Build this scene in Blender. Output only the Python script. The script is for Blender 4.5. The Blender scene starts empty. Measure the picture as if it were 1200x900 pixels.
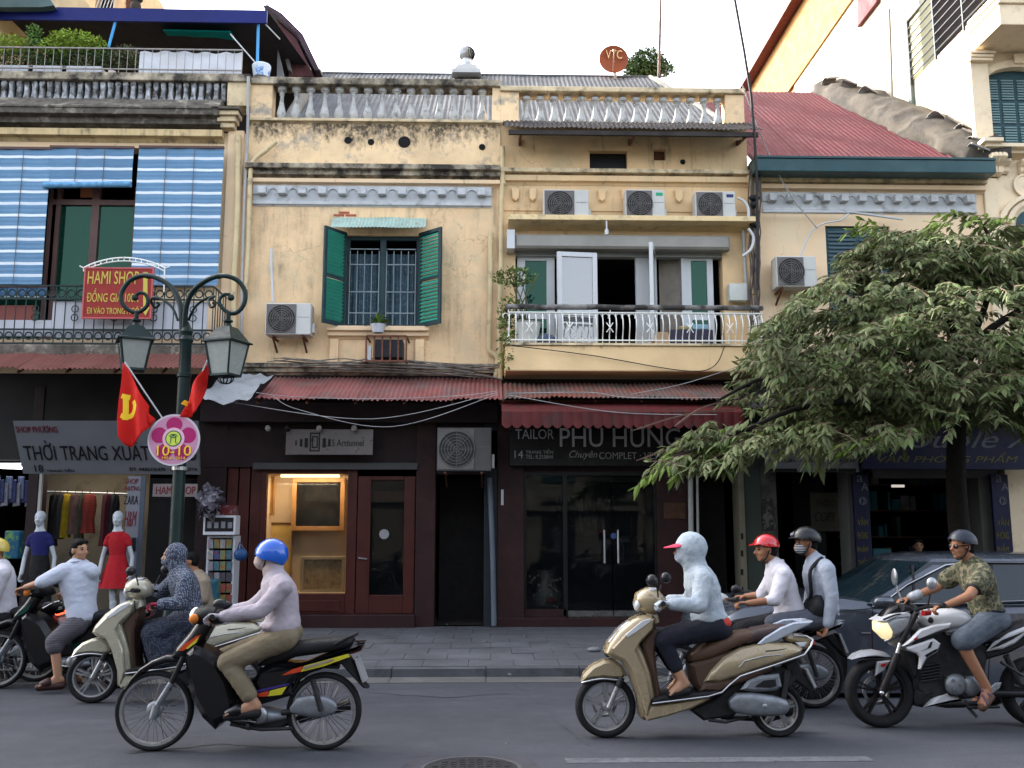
import bpy,bmesh,math,random,mathutils,mathutils.geometry
from mathutils import Vector,Matrix,noise
from math import radians as RAD,sin,cos,pi,tan,atan,sqrt
random.seed(7)
SC = bpy.context.scene
COL = SC.collection
# ---------------------------------------------------------------- camera, sky, sun, exposure
F_PX,HCAM,PITCH,YAW = 1100.0,1.6,RAD(8.53),RAD(1.5)
cam_d = bpy.data.cameras.new('camera'); cam = bpy.data.objects.new('camera',cam_d); COL.objects.link(cam)
cam_d.sensor_width = 36; cam_d.lens = 36*F_PX/1200; cam_d.clip_end = 4000; cam_d.clip_start = .05
cam.location = (0,0,HCAM); cam.rotation_euler = (RAD(90)+PITCH,0,-YAW)
SC.camera = cam
SUN_EL,SUN_AZ = RAD(33),RAD(-52)          # azimuth from +Y (behind the houses), negative = to the left
wd = bpy.data.worlds.new('World'); SC.world = wd; wd.use_nodes = True
wn = wd.node_tree; bgn = wn.nodes['Background']
sky = wn.nodes.new('ShaderNodeTexSky'); sky.sky_type = 'NISHITA'; sky.sun_disc = False
sky.sun_elevation = SUN_EL; sky.sun_rotation = SUN_AZ
sky.air_density = 1.0; sky.dust_density = 5.5; sky.ozone_density = 1.3; sky.altitude = 10
hs_ = wn.nodes.new('ShaderNodeHueSaturation'); hs_.inputs['Saturation'].default_value = .45     # milky, humid sky
wn.links.new(sky.outputs[0],hs_.inputs['Color']); wn.links.new(hs_.outputs[0],bgn.inputs[0]); bgn.inputs[1].default_value = 0.15
sun_d = bpy.data.lights.new('sun','SUN'); sun_d.energy = 2.0; sun_d.angle = RAD(0.6); sun_d.color = (1,.93,.82)
sun = bpy.data.objects.new('sun',sun_d); COL.objects.link(sun)
sdir = Vector((sin(SUN_AZ)*cos(SUN_EL),cos(SUN_AZ)*cos(SUN_EL),sin(SUN_EL)))
sun.rotation_euler = sdir.to_track_quat('Z','Y').to_euler(); sun.location = (-20,20,30)
SC.view_settings.view_transform = 'Standard'; SC.view_settings.look = 'None'
SC.view_settings.exposure = 2.7; SC.view_settings.gamma = 1
SC.cycles.max_bounces = 6; SC.cycles.diffuse_bounces = 3; SC.cycles.glossy_bounces = 3; SC.cycles.transparent_max_bounces = 12
SC.cycles.caustics_reflective = False; SC.cycles.caustics_refractive = False

# ---------------------------------------------------------------- pixel of the photo (1200x900) -> point of the place at depth Y
_F = Vector((sin(YAW)*cos(PITCH),cos(YAW)*cos(PITCH),sin(PITCH)))
_R = Vector((cos(YAW),-sin(YAW),0)); _U = _R.cross(_F)
CAM = Vector((0,0,HCAM))
def ray(px,py):
    return _F + _R*((px-600)/F_PX) - _U*((py-450)/F_PX)
def at(px,py,Y):
    d = ray(px,py); return CAM + d*(Y/d.y)
def atX(px,py,X):
    d = ray(px,py); return CAM + d*(X/d.x)
def atZ(px,py,Z):
    d = ray(px,py); return CAM + d*((Z-HCAM)/d.z)
def rect(x0,y0,x1,y1,Y):
    """pixel rectangle -> X0, X1, Z0 (low), Z1 (high)"""
    my,mx = (y0+y1)/2,(x0+x1)/2
    return at(x0,my,Y).x,at(x1,my,Y).x,at(mx,y1,Y).z,at(mx,y0,Y).z
def pts(Y,lst):
    return [((p := at(a,b,Y)).x,p.z) for a,b in lst]

# ---------------------------------------------------------------- materials
MATS = {}; TONE = 1.      # TONE: scales base colours down at street level, putting its shade into them
def S(c):
    """sRGB 0..255 -> linear"""
    return tuple(((v/255)/12.92 if v/255 <= .04045 else ((v/255+.055)/1.055)**2.4) for v in c)
def mat(name,col,rough=.6,metal=0.,var=.15,vs=2.5,bump=0.,bs=60.,col2=None,c2s=3.,c2t=.55,c2w=.08,
        streak=None,st=.5,bands=None,coat=0.,glow=None,gs=1.,glass=0.,spec=.22,grain=0.,aniso=None,fstripe=None,c2m=None,crack=0.,rvar=.12):
    if name in MATS: return MATS[name]
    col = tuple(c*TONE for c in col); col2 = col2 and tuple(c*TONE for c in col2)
    m = bpy.data.materials.new(name); m.use_nodes = True; MATS[name] = m
    nt = m.node_tree; N = nt.nodes.new; L = nt.links.new
    b = nt.nodes['Principled BSDF']
    b.inputs['Roughness'].default_value = rough; b.inputs['Metallic'].default_value = metal
    b.inputs['Specular IOR Level'].default_value = spec
    if coat: b.inputs['Coat Weight'].default_value = coat; b.inputs['Coat Roughness'].default_value = .06
    if glass: b.inputs['Transmission Weight'].default_value = glass
    geo = N('ShaderNodeNewGeometry')
    pos = geo.outputs['Position']
    def ns(scale,detail=5,rgh=.6,sc=None,dist=0):
        n = N('ShaderNodeTexNoise'); n.inputs['Scale'].default_value = scale; n.inputs['Detail'].default_value = detail
        n.inputs['Roughness'].default_value = rgh; n.inputs['Distortion'].default_value = dist
        if sc:
            mp = N('ShaderNodeMapping'); mp.inputs['Scale'].default_value = sc; L(pos,mp.inputs[0]); L(mp.outputs[0],n.inputs['Vector'])
        else: L(pos,n.inputs['Vector'])
        return n.outputs['Fac']
    def mr(x,a,c,lo=0.,hi=1.):
        n = N('ShaderNodeMapRange'); n.inputs[1].default_value = a; n.inputs[2].default_value = c
        n.inputs[3].default_value = lo; n.inputs[4].default_value = hi; L(x,n.inputs[0]); return n.outputs[0]
    def mx(f,a,c,mode='MIX'):
        n = N('ShaderNodeMix'); n.data_type = 'RGBA'; n.blend_type = mode
        if isinstance(f,float): n.inputs[0].default_value = f
        else: L(f,n.inputs[0])
        for i,q in ((6,a),(7,c)):
            if isinstance(q,tuple): n.inputs[i].default_value = (*q[:3],1)
            else: L(q,n.inputs[i])
        return n.outputs[2]
    def mt(op,a,c):
        n = N('ShaderNodeMath'); n.operation = op
        for i,q in ((0,a),(1,c)):
            if isinstance(q,(int,float)): n.inputs[i].default_value = q
            else: L(q,n.inputs[i])
        return n.outputs[0]
    lo = tuple(max(0,c*(1-var)) for c in col); hi = tuple(min(1,c*(1+var*.8)) for c in col)
    c = mx(mr(ns(vs),.3,.7),lo,hi) if var else tuple(col)
    if fstripe:      # (axis, period, fraction, colour): flat printed bands
        ax,per,fr,fc,off = fstripe
        sp = N('ShaderNodeSeparateXYZ'); L(pos,sp.inputs[0])
        k = mt('FRACT',mt('DIVIDE',mt('ADD',sp.outputs['XYZ'.index(ax)],off),per),0.0)
        c = mx(mt('LESS_THAN',k,fr),c,fc)
    if col2: c = mx(mr(ns(c2s,7,.65,sc=c2m),c2t-c2w,c2t+c2w),c,tuple(col2))
    if streak:
        sk = mr(ns(1.,7,.7,sc=(5.5,5.5,.55)),st-.02,st+.16)
        blot = mr(ns(4.5,8,.7),.38,.6)
        k = mt('MULTIPLY',sk,blot)
        if bands:    # (z of the ledge above, reach of the dirt below it, strength)
            sp = N('ShaderNodeSeparateXYZ'); L(pos,sp.inputs[0]); tot = None
            for z1,reach,stg in bands:
                up = mr(sp.outputs[2],z1-reach,z1,0,1); cut = mr(sp.outputs[2],z1+.02,z1+.04,1,0)
                q = mt('MULTIPLY',mt('MULTIPLY',up,cut),stg)
                tot = q if tot is None else mt('MAXIMUM',tot,q)
            rag = mr(ns(2.2,8,.75,sc=(3,3,1.1)),.25,.75)
            k2 = mr(mt('ADD',tot,mt('MULTIPLY',rag,.75)),.8,1.15)
            k = mt('MAXIMUM',mt('MULTIPLY',k,.55),mt('MULTIPLY',k2,mr(ns(14,6,.7),.3,.55)))
        c = mx(mt('MINIMUM',k,.93),c,tuple(streak))
    if crack:        # hairline cracks, broken up so that only some of them show
        wv = N('ShaderNodeTexVoronoi'); wv.feature = 'DISTANCE_TO_EDGE'; wv.inputs['Scale'].default_value = crack; nv = N('ShaderNodeTexNoise'); nv.inputs['Scale'].default_value = 3.; nv.inputs['Detail'].default_value = 6; L(pos,nv.inputs['Vector'])
        va = N('ShaderNodeVectorMath'); va.operation = 'MULTIPLY_ADD'; va.inputs[1].default_value = (.5,.5,.5); L(nv.outputs['Color'],va.inputs[0]); L(pos,va.inputs[2]); L(va.outputs[0],wv.inputs['Vector'])
        c = mx(mt('MULTIPLY',mr(wv.outputs['Distance'],.001,.006,.42,0),mr(ns(.9,3),.52,.6)),c,(.12,.09,.06))
    if grain: c = mx(grain,c,mx(mr(ns(75,8,.85),.36,.64),(.3,.3,.3),(1.,1.,1.)),'MULTIPLY')
    if isinstance(c,tuple): b.inputs['Base Color'].default_value = (*c,1)
    else: L(c,b.inputs['Base Color'])
    if rvar and not glass:
        L(mr(ns(vs*3+2,5),.3,.7,max(0,rough-rvar),min(1,rough+rvar)),b.inputs['Roughness'])
    if bump:
        bn = N('ShaderNodeBump'); bn.inputs['Strength'].default_value = min(1,bump); bn.inputs['Distance'].default_value = .01*max(1,bump)
        L(ns(bs,6,.65,sc=aniso),bn.inputs['Height']); L(bn.outputs[0],b.inputs['Normal'])
    if glow:
        b.inputs['Emission Color'].default_value = (*glow,1); b.inputs['Emission Strength'].default_value = gs
    return m

def pane_mat(name,tint=(.02,.03,.03),alpha=.5,rough=.02,refl=(.9,.9,.9),base=.0):
    """window glass: mirror reflection by Fresnel over a clear or tinted pane"""
    if name in MATS: return MATS[name]
    m = bpy.data.materials.new(name); m.use_nodes = True; MATS[name] = m
    nt = m.node_tree; N = nt.nodes.new; L = nt.links.new
    for n in list(nt.nodes): nt.nodes.remove(n)
    out = N('ShaderNodeOutputMaterial'); g = N('ShaderNodeBsdfGlossy'); g.inputs['Roughness'].default_value = rough; g.inputs[0].default_value = (*refl,1)
    t = N('ShaderNodeBsdfTransparent'); t.inputs[0].default_value = (.88,.9,.88,1)
    d = N('ShaderNodeBsdfDiffuse'); d.inputs[0].default_value = (*tint,1)
    m1 = N('ShaderNodeMixShader'); m1.inputs[0].default_value = alpha; L(t.outputs[0],m1.inputs[1]); L(d.outputs[0],m1.inputs[2])
    lw = N('ShaderNodeLayerWeight'); lw.inputs[0].default_value = .18
    ad = N('ShaderNodeMath'); ad.operation = 'ADD'; ad.inputs[1].default_value = base; L(lw.outputs['Fresnel'],ad.inputs[0])
    bp = N('ShaderNodeBump'); bp.inputs['Strength'].default_value = .05; nz = N('ShaderNodeTexNoise'); nz.inputs['Scale'].default_value = 1.6
    ge = N('ShaderNodeNewGeometry'); L(ge.outputs['Position'],nz.inputs['Vector']); L(nz.outputs['Fac'],bp.inputs['Height']); L(bp.outputs[0],g.inputs['Normal'])
    m2 = N('ShaderNodeMixShader'); L(ad.outputs[0],m2.inputs[0]); L(m1.outputs[0],m2.inputs[1]); L(g.outputs[0],m2.inputs[2])
    L(m2.outputs[0],out.inputs[0]); return m

# ---------------------------------------------------------------- objects
BASE = {}
def thing(name,label,cat,loc=(0,0,0),group=None):
    o = bpy.data.objects.new(name,None); COL.objects.link(o); o.location = loc; o.empty_display_size = .2
    o['label'] = label; o['category'] = cat
    if group: o['group'] = group
    BASE[o.name] = Vector(loc); return o
def tag(o,label,cat,group=None):
    o['label'] = label; o['category'] = cat
    if group: o['group'] = group
    return o
def copy_tree(o,parent=None):
    c = o.copy(); COL.objects.link(c); c.parent = parent
    BASE[c.name] = BASE.get(o.name,Vector())
    for ch in list(o.children): copy_tree(ch,c)
    return c
def dup(root,loc,label=None,rotz=None):
    r = copy_tree(root); r.location = loc; BASE[r.name] = Vector(loc)
    if label: r['label'] = label
    if rotz is not None: r.rotation_euler[2] = rotz
    return r

class MB:
    def __init__(s): s.v = []; s.f = []
    def add(s,vs,fs):
        k = len(s.v); s.v += [tuple(p) for p in vs]; s.f += [tuple(i+k for i in q) for q in fs]; return s
    def box(s,x0,x1,y0,y1,z0,z1):
        return s.add([(x,y,z) for x in (x0,x1) for y in (y0,y1) for z in (z0,z1)],
                     [(0,1,3,2),(4,6,7,5),(0,4,5,1),(2,3,7,6),(0,2,6,4),(1,5,7,3)])
    def bar(s,p,q,w,t=None,up=(0,0,1)):
        """rectangular bar between two points"""
        p,q = Vector(p),Vector(q); d = (q-p).normalized(); t = t or w; up = Vector(up)
        a = d.cross(up)
        if a.length < 1e-4: a = d.cross(Vector((0,1,0)))
        a.normalize(); c = a.cross(d)
        vs = [e + a*(i*w/2) + c*(j*t/2) for e in (p,q) for i,j in ((-1,-1),(1,-1),(1,1),(-1,1))]
        return s.add(vs,[(0,1,2,3),(7,6,5,4),(0,4,5,1),(1,5,6,2),(2,6,7,3),(3,7,4,0)])
    def prism(s,poly,y0,y1,b=0):
        """outline in x,z pushed from y0 to y1, edges rounded by b"""
        n = len(poly)
        ar = sum(poly[i][0]*poly[(i+1) % n][1]-poly[(i+1) % n][0]*poly[i][1] for i in range(n))
        if ar < 0: poly = poly[::-1]
        P = [Vector(p) for p in poly]
        def inset(d):
            o = []
            for i in range(n):
                e1 = (P[i]-P[i-1]); e2 = (P[(i+1) % n]-P[i])
                n1 = Vector((-e1.y,e1.x)); n2 = Vector((-e2.y,e2.x))
                if n1.length > 1e-9: n1.normalize()
                if n2.length > 1e-9: n2.normalize()
                m = n1+n2
                m = n1 if m.length < 1e-4 else m.normalized()/max(.45,m.normalized().dot(n1))
                o.append(P[i]+m*d)
            return o
        rings = [(inset(b),y0),(P,y0+b),(P,y1-b),(inset(b),y1)] if b else [(P,y0),(P,y1)]
        vs = [(q.x,y,q.y) for r,y in rings for q in r]; m = len(rings); fs = [tuple(range(n)),tuple(range((m-1)*n,m*n))[::-1]]
        for k in range(m-1):
            for i in range(n): j = (i+1) % n; fs.append((k*n+j,k*n+i,(k+1)*n+i,(k+1)*n+j))
        return s.add(vs,fs)
    def rings(s,rs,cap=True,closed=False):
        n = len(rs[0]); m = len(rs); vs = [p for r in rs for p in r]; fs = []
        for k in range(m if closed else m-1):
            k2 = (k+1) % m
            for i in range(n): j = (i+1) % n; fs.append((k*n+i,k*n+j,k2*n+j,k2*n+i))
        if cap and not closed: fs += [tuple(range(n))[::-1],tuple(range((m-1)*n,m*n))]
        return s.add(vs,fs)
    def tube(s,P,r,n=8,closed=False):
        P = [Vector(p) for p in P]; m = len(P); rr = r if isinstance(r,(list,tuple)) else [r]*m; rs = []; a = None
        for i in range(m):
            d = (P[(i+1) % m]-P[i-1]) if closed else (P[min(i+1,m-1)]-P[max(i-1,0)])
            d.normalize()
            if a is None:
                a = d.orthogonal().normalized()
            a = (a-d*a.dot(d)); a = a.normalized() if a.length > 1e-5 else d.orthogonal().normalized()
            c = d.cross(a)
            rs.append([P[i]+(a*cos(2*pi*k/n)+c*sin(2*pi*k/n))*rr[i] for k in range(n)])
        return s.rings(rs,closed=closed)
    def lathe(s,prof,c=(0,0,0),n=16,axis='z'):
        c = Vector(c); rs = []
        for r,h in prof:
            ring = []
            for k in range(n):
                a = 2*pi*k/n; u,w = max(r,1e-4)*cos(a),max(r,1e-4)*sin(a)
                ring.append(c+Vector({'z': (u,w,h),'y': (u,h,w),'x': (h,u,w)}[axis]))
            rs.append(ring)
        return s.rings(rs)
    def ell(s,c,r,rot=None,n=14):
        c = Vector(c); m = n//2+1; rs = []
        for i in range(m+1):
            t = pi*i/m; t = min(max(t,.06),pi-.06)
            ring = []
            for k in range(n):
                a = 2*pi*k/n; p = Vector((r[0]*sin(t)*cos(a),r[1]*sin(t)*sin(a),r[2]*cos(t)))
                if rot is not None: p = rot @ p
                ring.append(c+p)
            rs.append(ring)
        return s.rings(rs)
    def cap(s,a,b,ra,rb=None,n=12):
        """tapered capsule"""
        a,b = Vector(a),Vector(b); rb = ra if rb is None else rb; d = (b-a)
        if d.length < 1e-5: return s.ell(a,(ra,)*3)
        d.normalize(); P = []; R = []
        for t in (85,60,30,0): P.append(a-d*ra*sin(RAD(t))); R.append(ra*cos(RAD(t)))
        for t in (0,30,60,85): P.append(b+d*rb*sin(RAD(t))); R.append(rb*cos(RAD(t)))
        return s.tube(P,R,n)
    def loft(s,st,y=0.,n=20,ex=2.4):
        """solid along a side-view path; station = (x, z, half height across the path, half width in y[, y offset])"""
        m = len(st); rs = []
        for i in range(m):
            x,z,a,w = st[i][:4]; yo = st[i][4] if len(st[i]) > 4 else 0
            p0,p1 = st[max(i-1,0)],st[min(i+1,m-1)]
            d = Vector((p1[0]-p0[0],p1[1]-p0[1])); d.normalize(); nn = Vector((-d.y,d.x)); ring = []
            for k in range(n):
                t = 2*pi*k/n; cc,ss = cos(t),sin(t)
                u = math.copysign(abs(cc)**(2/ex),cc)*a; v = math.copysign(abs(ss)**(2/ex),ss)*w
                ring.append((x+nn.x*u,y+yo+v,z+nn.y*u))
            rs.append(ring)
        return s.rings(rs)
    def mesh(s,name,smooth=0):
        me = bpy.data.meshes.new(name); me.from_pydata(s.v,[],s.f); me.update()
        bm = bmesh.new(); bm.from_mesh(me); bmesh.ops.recalc_face_normals(bm,faces=bm.faces); bm.to_mesh(me); bm.free()
        if smooth:
            me.polygons.foreach_set('use_smooth',[True]*len(me.polygons)); me.set_sharp_from_angle(angle=RAD(smooth))
        return me
    def build(s,name,m,parent=None,smooth=0,label=None,bevel=0,sub=0,local=False,kind=None,cat=None,group=None):
        me = s.mesh(name,smooth)
        return put(name,me,m,parent,label,bevel,sub,local,kind,cat,group)
def put(name,me,m,parent=None,label=None,bevel=0,sub=0,local=False,kind=None,cat=None,group=None,loc=None):
    o = bpy.data.objects.new(name,me); COL.objects.link(o)
    if m is not None and not me.materials: me.materials.append(m)
    if parent:
        o.parent = parent; BASE[o.name] = BASE[parent.name]
        if not local and BASE[parent.name].length > 0: me.transform(Matrix.Translation(-BASE[parent.name]))
    else: BASE[o.name] = Vector()
    if loc is not None: o.location = Vector(loc)-(BASE[parent.name] if parent else Vector())
    if bevel:
        md = o.modifiers.new('bevel','BEVEL'); md.width = bevel; md.segments = 2; md.limit_method = 'ANGLE'; md.angle_limit = RAD(40)
    if sub:
        md = o.modifiers.new('sub','SUBSURF'); md.levels = sub; md.render_levels = sub
    if label: o['label'] = label
    if kind: o['kind'] = kind
    if cat: o['category'] = cat
    if group: o['group'] = group
    return o
def rep(name,me,m,parent,locs,scale=None):
    """many alike pieces sharing one mesh; locs are world positions"""
    if not me.materials: me.materials.append(m)
    out = []
    for i,l in enumerate(locs):
        o = bpy.data.objects.new(name,me); COL.objects.link(o)
        if parent: o.parent = parent
        o.location = Vector(l)-(BASE[parent.name] if parent else Vector())
        if scale: o.scale = scale if isinstance(scale,tuple) else scale[i]
        BASE[o.name] = BASE[parent.name] if parent else Vector(); out.append(o)
    return out
def B1(x0,x1,y0,y1,z0,z1): return MB().box(x0,x1,y0,y1,z0,z1)

def inside_(x,y,P):
    r = False; j = len(P)-1
    for i in range(len(P)):
        if (P[i][1] > y) != (P[j][1] > y) and x < (P[j][0]-P[i][0])*(y-P[i][1])/(P[j][1]-P[i][1])+P[i][0]: r = not r
        j = i
    return r
def text(name,s,box,Y,m,parent=None,depth=.006,shear=0,bold=0.,rot=0.,label=None,spacing=1.0,fit=True):
    """raised lettering facing the street, fitted in a pixel box (x0,y0,x1,y1) on the plane Y"""
    cu = bpy.data.curves.new(name,'FONT'); cu.body = s; cu.shear = shear; cu.offset = bold; cu.space_character = spacing
    cu.align_x = 'LEFT'; cu.resolution_u = 3; cu.fill_mode = 'NONE'
    o = bpy.data.objects.new(name,cu); COL.objects.link(o)
    dg = bpy.context.evaluated_depsgraph_get(); me = bpy.data.meshes.new_from_object(o.evaluated_get(dg))
    bpy.data.objects.remove(o); bpy.data.curves.remove(cu)
    # trace the closed outlines, pair each hole with its letter, and raise every piece by itself
    adj = {}
    for e in me.edges: a,b = e.vertices; adj.setdefault(a,[]).append(b); adj.setdefault(b,[]).append(a)
    seen = set(); loops = []
    for e in me.edges:
        a,b = e.vertices
        if a in seen: continue
        lp = [a]; seen.add(a); p,c = a,b
        while c != a and c not in seen: lp.append(c); seen.add(c); n_ = [q for q in adj[c] if q != p]; p,c = c,(n_[0] if n_ else a)
        loops.append([me.vertices[q].co.copy() for q in lp])
    area = lambda P: sum(P[k-1].x*P[k].y-P[k].x*P[k-1].y for k in range(len(P)))/2
    loops = [l for l in loops if len(l) > 2 and abs(area(l)) > 1e-5]
    if not loops: return None
    A_ = [area(l) for l in loops]; host = {}
    for i,l in enumerate(loops):      # a hole runs the other way round from the outline that wholly contains it
        c_ = [k for k in range(len(loops)) if k != i and A_[k]*A_[i] < 0 and abs(A_[k]) > abs(A_[i]) and all(inside_(q.x,q.y,loops[k]) for q in l[::3])]
        if c_: host[i] = min(c_,key=lambda k: abs(A_[k]))
    ids = [k for k in range(len(loops)) if k not in host]; outer = [loops[k] for k in ids]; own = {n: [loops[i] for i in host if host[i] == k] for n,k in enumerate(ids)}
    vs = []; fs = []; zs = []
    for k,o_ in enumerate(outer):
        P = [o_]+own[k]; flat = [q for l in P for q in l]; b0 = len(vs); n = len(flat); up = depth+.0006*(k % 5)
        vs += [(q.x,q.y,0) for q in flat]+[(q.x,q.y,1) for q in flat]; zs += [0]*n+[up]*n
        fs += [(b0+n+a,b0+n+b,b0+n+c) for a,b,c in mathutils.geometry.tessellate_polygon(P)]; st = 0
        for l in P: m_ = len(l); fs += [(b0+st+q,b0+st+(q+1) % m_,b0+n+st+(q+1) % m_,b0+n+st+q) for q in range(m_)]; st += m_
    me = bpy.data.meshes.new(name); me.from_pydata(vs,[],fs); me.update()
    for v in me.vertices: v.co.z = 0
    X0,X1,Z0,Z1 = rect(*box,Y)
    if len(me.vertices) == 0: return None
    xs = [v.co.x for v in me.vertices]; ys = [v.co.y for v in me.vertices]
    sx = (X1-X0)/(max(xs)-min(xs)); sy = (Z1-Z0)/(max(ys)-min(ys))
    mx_,my_ = (max(xs)+min(xs))/2,(max(ys)+min(ys))/2; cx,cz = (X0+X1)/2,(Z0+Z1)/2
    M = Matrix.Translation((cx,Y,cz)) @ Matrix.Rotation(rot,4,'Y') @ Matrix(((sx,0,0,-mx_*sx),(0,0,-1,0),(0,sy,0,-my_*sy),(0,0,0,1)))
    me.transform(M)
    for v,d in zip(me.vertices,zs): v.co.y -= d
    bm = bmesh.new(); bm.from_mesh(me); bmesh.ops.recalc_face_normals(bm,faces=bm.faces); bm.to_mesh(me); bm.free()
    return put(name,me,m,parent,label)

def corrugated(x0,x1,ya,za,yb,zb,pitch=.076,amp=.012,seg=6,sag=0.,jag=0.,rnd=None):
    """corrugated sheet, ridges running from edge a (top, far) to edge b (front, low)"""
    mb = MB(); n = max(2,int((x1-x0)/pitch*4)); rows = []
    L = Vector((0,yb-ya,zb-za)); nn = Vector((0,L.z,-L.y)).normalized()
    if nn.z < 0: nn = -nn
    rnd = rnd or random
    ed = [rnd.uniform(-jag,jag) for _ in range(n+1)]
    for j in range(seg+1):
        t = j/seg; r = []
        for i in range(n+1):
            x = x0+(x1-x0)*i/n; h = amp*cos(2*pi*x/pitch); te = t*(1+ed[i] if j == seg else 1)
            p = Vector((x,ya,za))+L*te+nn*h
            p.z -= sag*sin(pi*(x-x0)/(x1-x0))*t+.006*noise.noise(Vector((x*2,t*3,za)))*4
            r.append(p)
        rows.append(r)
    top = [p for r in rows for p in r]; k = len(top)
    vs = top+[p-nn*.004 for p in top]; w = n+1; fs = []
    for j in range(seg):
        for i in range(n):
            a = j*w+i; fs.append((a,a+1,a+w+1,a+w)); fs.append((k+a,k+a+w,k+a+w+1,k+a+1))
    for i in range(n): fs.append((seg*w+i,seg*w+i+1,k+seg*w+i+1,k+seg*w+i)); fs.append((i+1,i,k+i,k+i+1))
    mb.add(vs,fs); return mb

def spl(P,n=5):
    P = [Vector(p) for p in P]; out = []
    for i in range(len(P)-1):
        p0,p1,p2,p3 = P[max(i-1,0)],P[i],P[i+1],P[min(i+2,len(P)-1)]
        for k in range(n): t = k/n; out.append(.5*((2*p1)+(p2-p0)*t+(2*p0-5*p1+4*p2-p3)*t*t+(3*p1-p0-3*p2+p3)*t**3))
    out.append(P[-1]); return out
def cable(name,plist,r,m,label,sag=0.,parent=None,cat='cable',group=None):
    mb = MB(); P = spl(plist,10)
    if len(plist) == 2:
        for k,q in enumerate(P): t = k/10; q.z -= sag*4*t*(1-t)
    mb.tube(P,r,6)
    o = mb.build(name,m,parent,smooth=60)
    if parent is None: tag(o,label,cat,group)
    return o
# ================================================================= colours of the place
W = 14.5                      # front plane of the houses
def ZP(py,px=600,Y=W): return at(px,py,Y).z
def XP(px,py,Y=W): return at(px,py,Y).x
Y1 = (.64,.45,.215)
z_cB,z_base = ZP(196),.1
M_yel = mat('yellow_plaster',(.78,.55,.325),.85,var=.16,vs=1.3,bump=.5,bs=22,col2=(.6,.47,.3),c2s=2.1,c2t=.58,c2w=.12,
            streak=(.09,.075,.055),st=.5,bands=[(ZP(147),.75,.8),(ZP(198),.4,.75),(ZP(430),.6,.75),(ZP(240),.3,.45)],spec=.2,crack=1.1)
M_yel_top = mat('yellow_plaster_mouldy',(.78,.57,.34),.88,var=.2,vs=1.7,bump=.5,bs=26,col2=(.33,.29,.24),c2s=3.,c2t=.6,c2w=.07,
            streak=(.045,.038,.03),st=.6,bands=[(ZP(145),.85,.85),(ZP(203),.45,.75)],spec=.2,crack=1.1)
M_yel_r = mat('yellow_plaster_dull',(.72,.5,.28),.85,var=.12,vs=1.1,bump=.3,bs=24,col2=(.5,.4,.25),c2s=1.2,c2t=.6,c2w=.15,streak=(.09,.08,.06),st=.58,spec=.2,crack=1.1)
M_yel_d = mat('pale_yellow_plaster',(.77,.56,.36),.85,var=.1,vs=1.2,bump=.3,bs=24,col2=(.7,.56,.38),c2s=1.6,c2t=.56,c2w=.15,streak=(.13,.11,.08),st=.6,spec=.2,crack=1.1)
M_mould = mat('blackened_cornice',(.5,.43,.32),.92,var=.3,vs=5,bump=.9,bs=30,col2=(.05,.044,.038),c2s=3.1,c2t=.47,c2w=.12,spec=.15)
M_mould2 = mat('stained_cream_moulding',(.62,.5,.32),.9,var=.25,vs=4,bump=.6,bs=30,col2=(.1,.085,.07),c2s=4.1,c2t=.6,c2w=.1,spec=.15)
M_blackm = mat('black_mould_stone',(.112,.1,.084),.95,var=.5,vs=6,bump=1.,bs=30,col2=(.336,.304,.248),c2s=4.5,c2t=.62,c2w=.08,spec=.1)
M_white = mat('worn_white_paint',(.45,.45,.435),.8,var=.15,vs=8,bump=.3,bs=40,col2=(.15,.15,.1425),c2s=9,c2t=.6,c2w=.08,spec=.2)
M_frieze = mat('whitewashed_frieze',(.4836,.4992,.5148),.85,var=.12,vs=6,bump=.3,bs=30,col2=(.234,.234,.234),c2s=4,c2t=.62,c2w=.08,spec=.2)
M_balw = mat('weathered_slab_baluster',(.425,.442,.4675),.9,var=.4,vs=7,bump=.5,bs=30,col2=(.0595,.05525,.051),c2s=6.5,c2t=.5,c2w=.1,spec=.2)
M_cream = mat('cream_painted_wall',(.66,.59,.44),.8,var=.05,vs=1,bump=.15,bs=22,streak=(.5,.45,.3),st=.76,spec=.2)
M_creamf = mat('cream_stucco',(.78,.64,.45),.8,var=.08,vs=2,bump=.25,bs=25,col2=(.6,.47,.33),c2s=5,c2t=.62,c2w=.1,spec=.2)
M_orange = mat('orange_painted_wall',(.25,.125,.036),.8,var=.06,vs=.8,bump=.1,bs=20,spec=.2)
M_maroon = mat('maroon_painted_brickwork',(.031,.01,.01),.6,var=.3,vs=2.2,bump=.35,bs=18,col2=(.0175,.008,.009),c2s=3,c2t=.55,c2w=.15)
M_dwood = mat('dark_red_wood',(.051,.0108,.0084),.45,var=.3,vs=3,bump=.3,bs=30,aniso=(6,6,.6))
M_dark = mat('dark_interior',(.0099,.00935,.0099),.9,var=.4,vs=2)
M_dfloor = mat('dark_tile_floor',(.03,.027,.0252),.5,var=.3,vs=2)
M_black = mat('black_paint',(.0084,.0084,.0091),.4,var=.2,vs=6)
M_iron = mat('dark_green_iron',(.0099,.022,.0231),.45,var=.3,vs=9,bump=.2,bs=70)
M_iron_w = mat('white_painted_iron',(.72,.72,.68),.5,var=.12,vs=20,col2=(.3,.16,.1),c2s=16,c2t=.66,c2w=.05)
M_rust = mat('rusty_iron',(.13,.055,.035),.8,var=.4,vs=14,bump=.4,bs=60)
M_pvc = mat('cream_plastic_pipe',(.57,.456,.266),.5,var=.12,vs=4,col2=(.19,.1615,.114),c2s=5,c2t=.66)
M_gpipe = mat('grey_plastic_pipe',(.35,.35,.34),.5,var=.15,vs=5)
M_wire = mat('pale_grey_cable',(.294,.294,.294),.5,var=.1)
M_wired = mat('black_cable',(.012,.012,.014),.5,var=.1)
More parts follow.
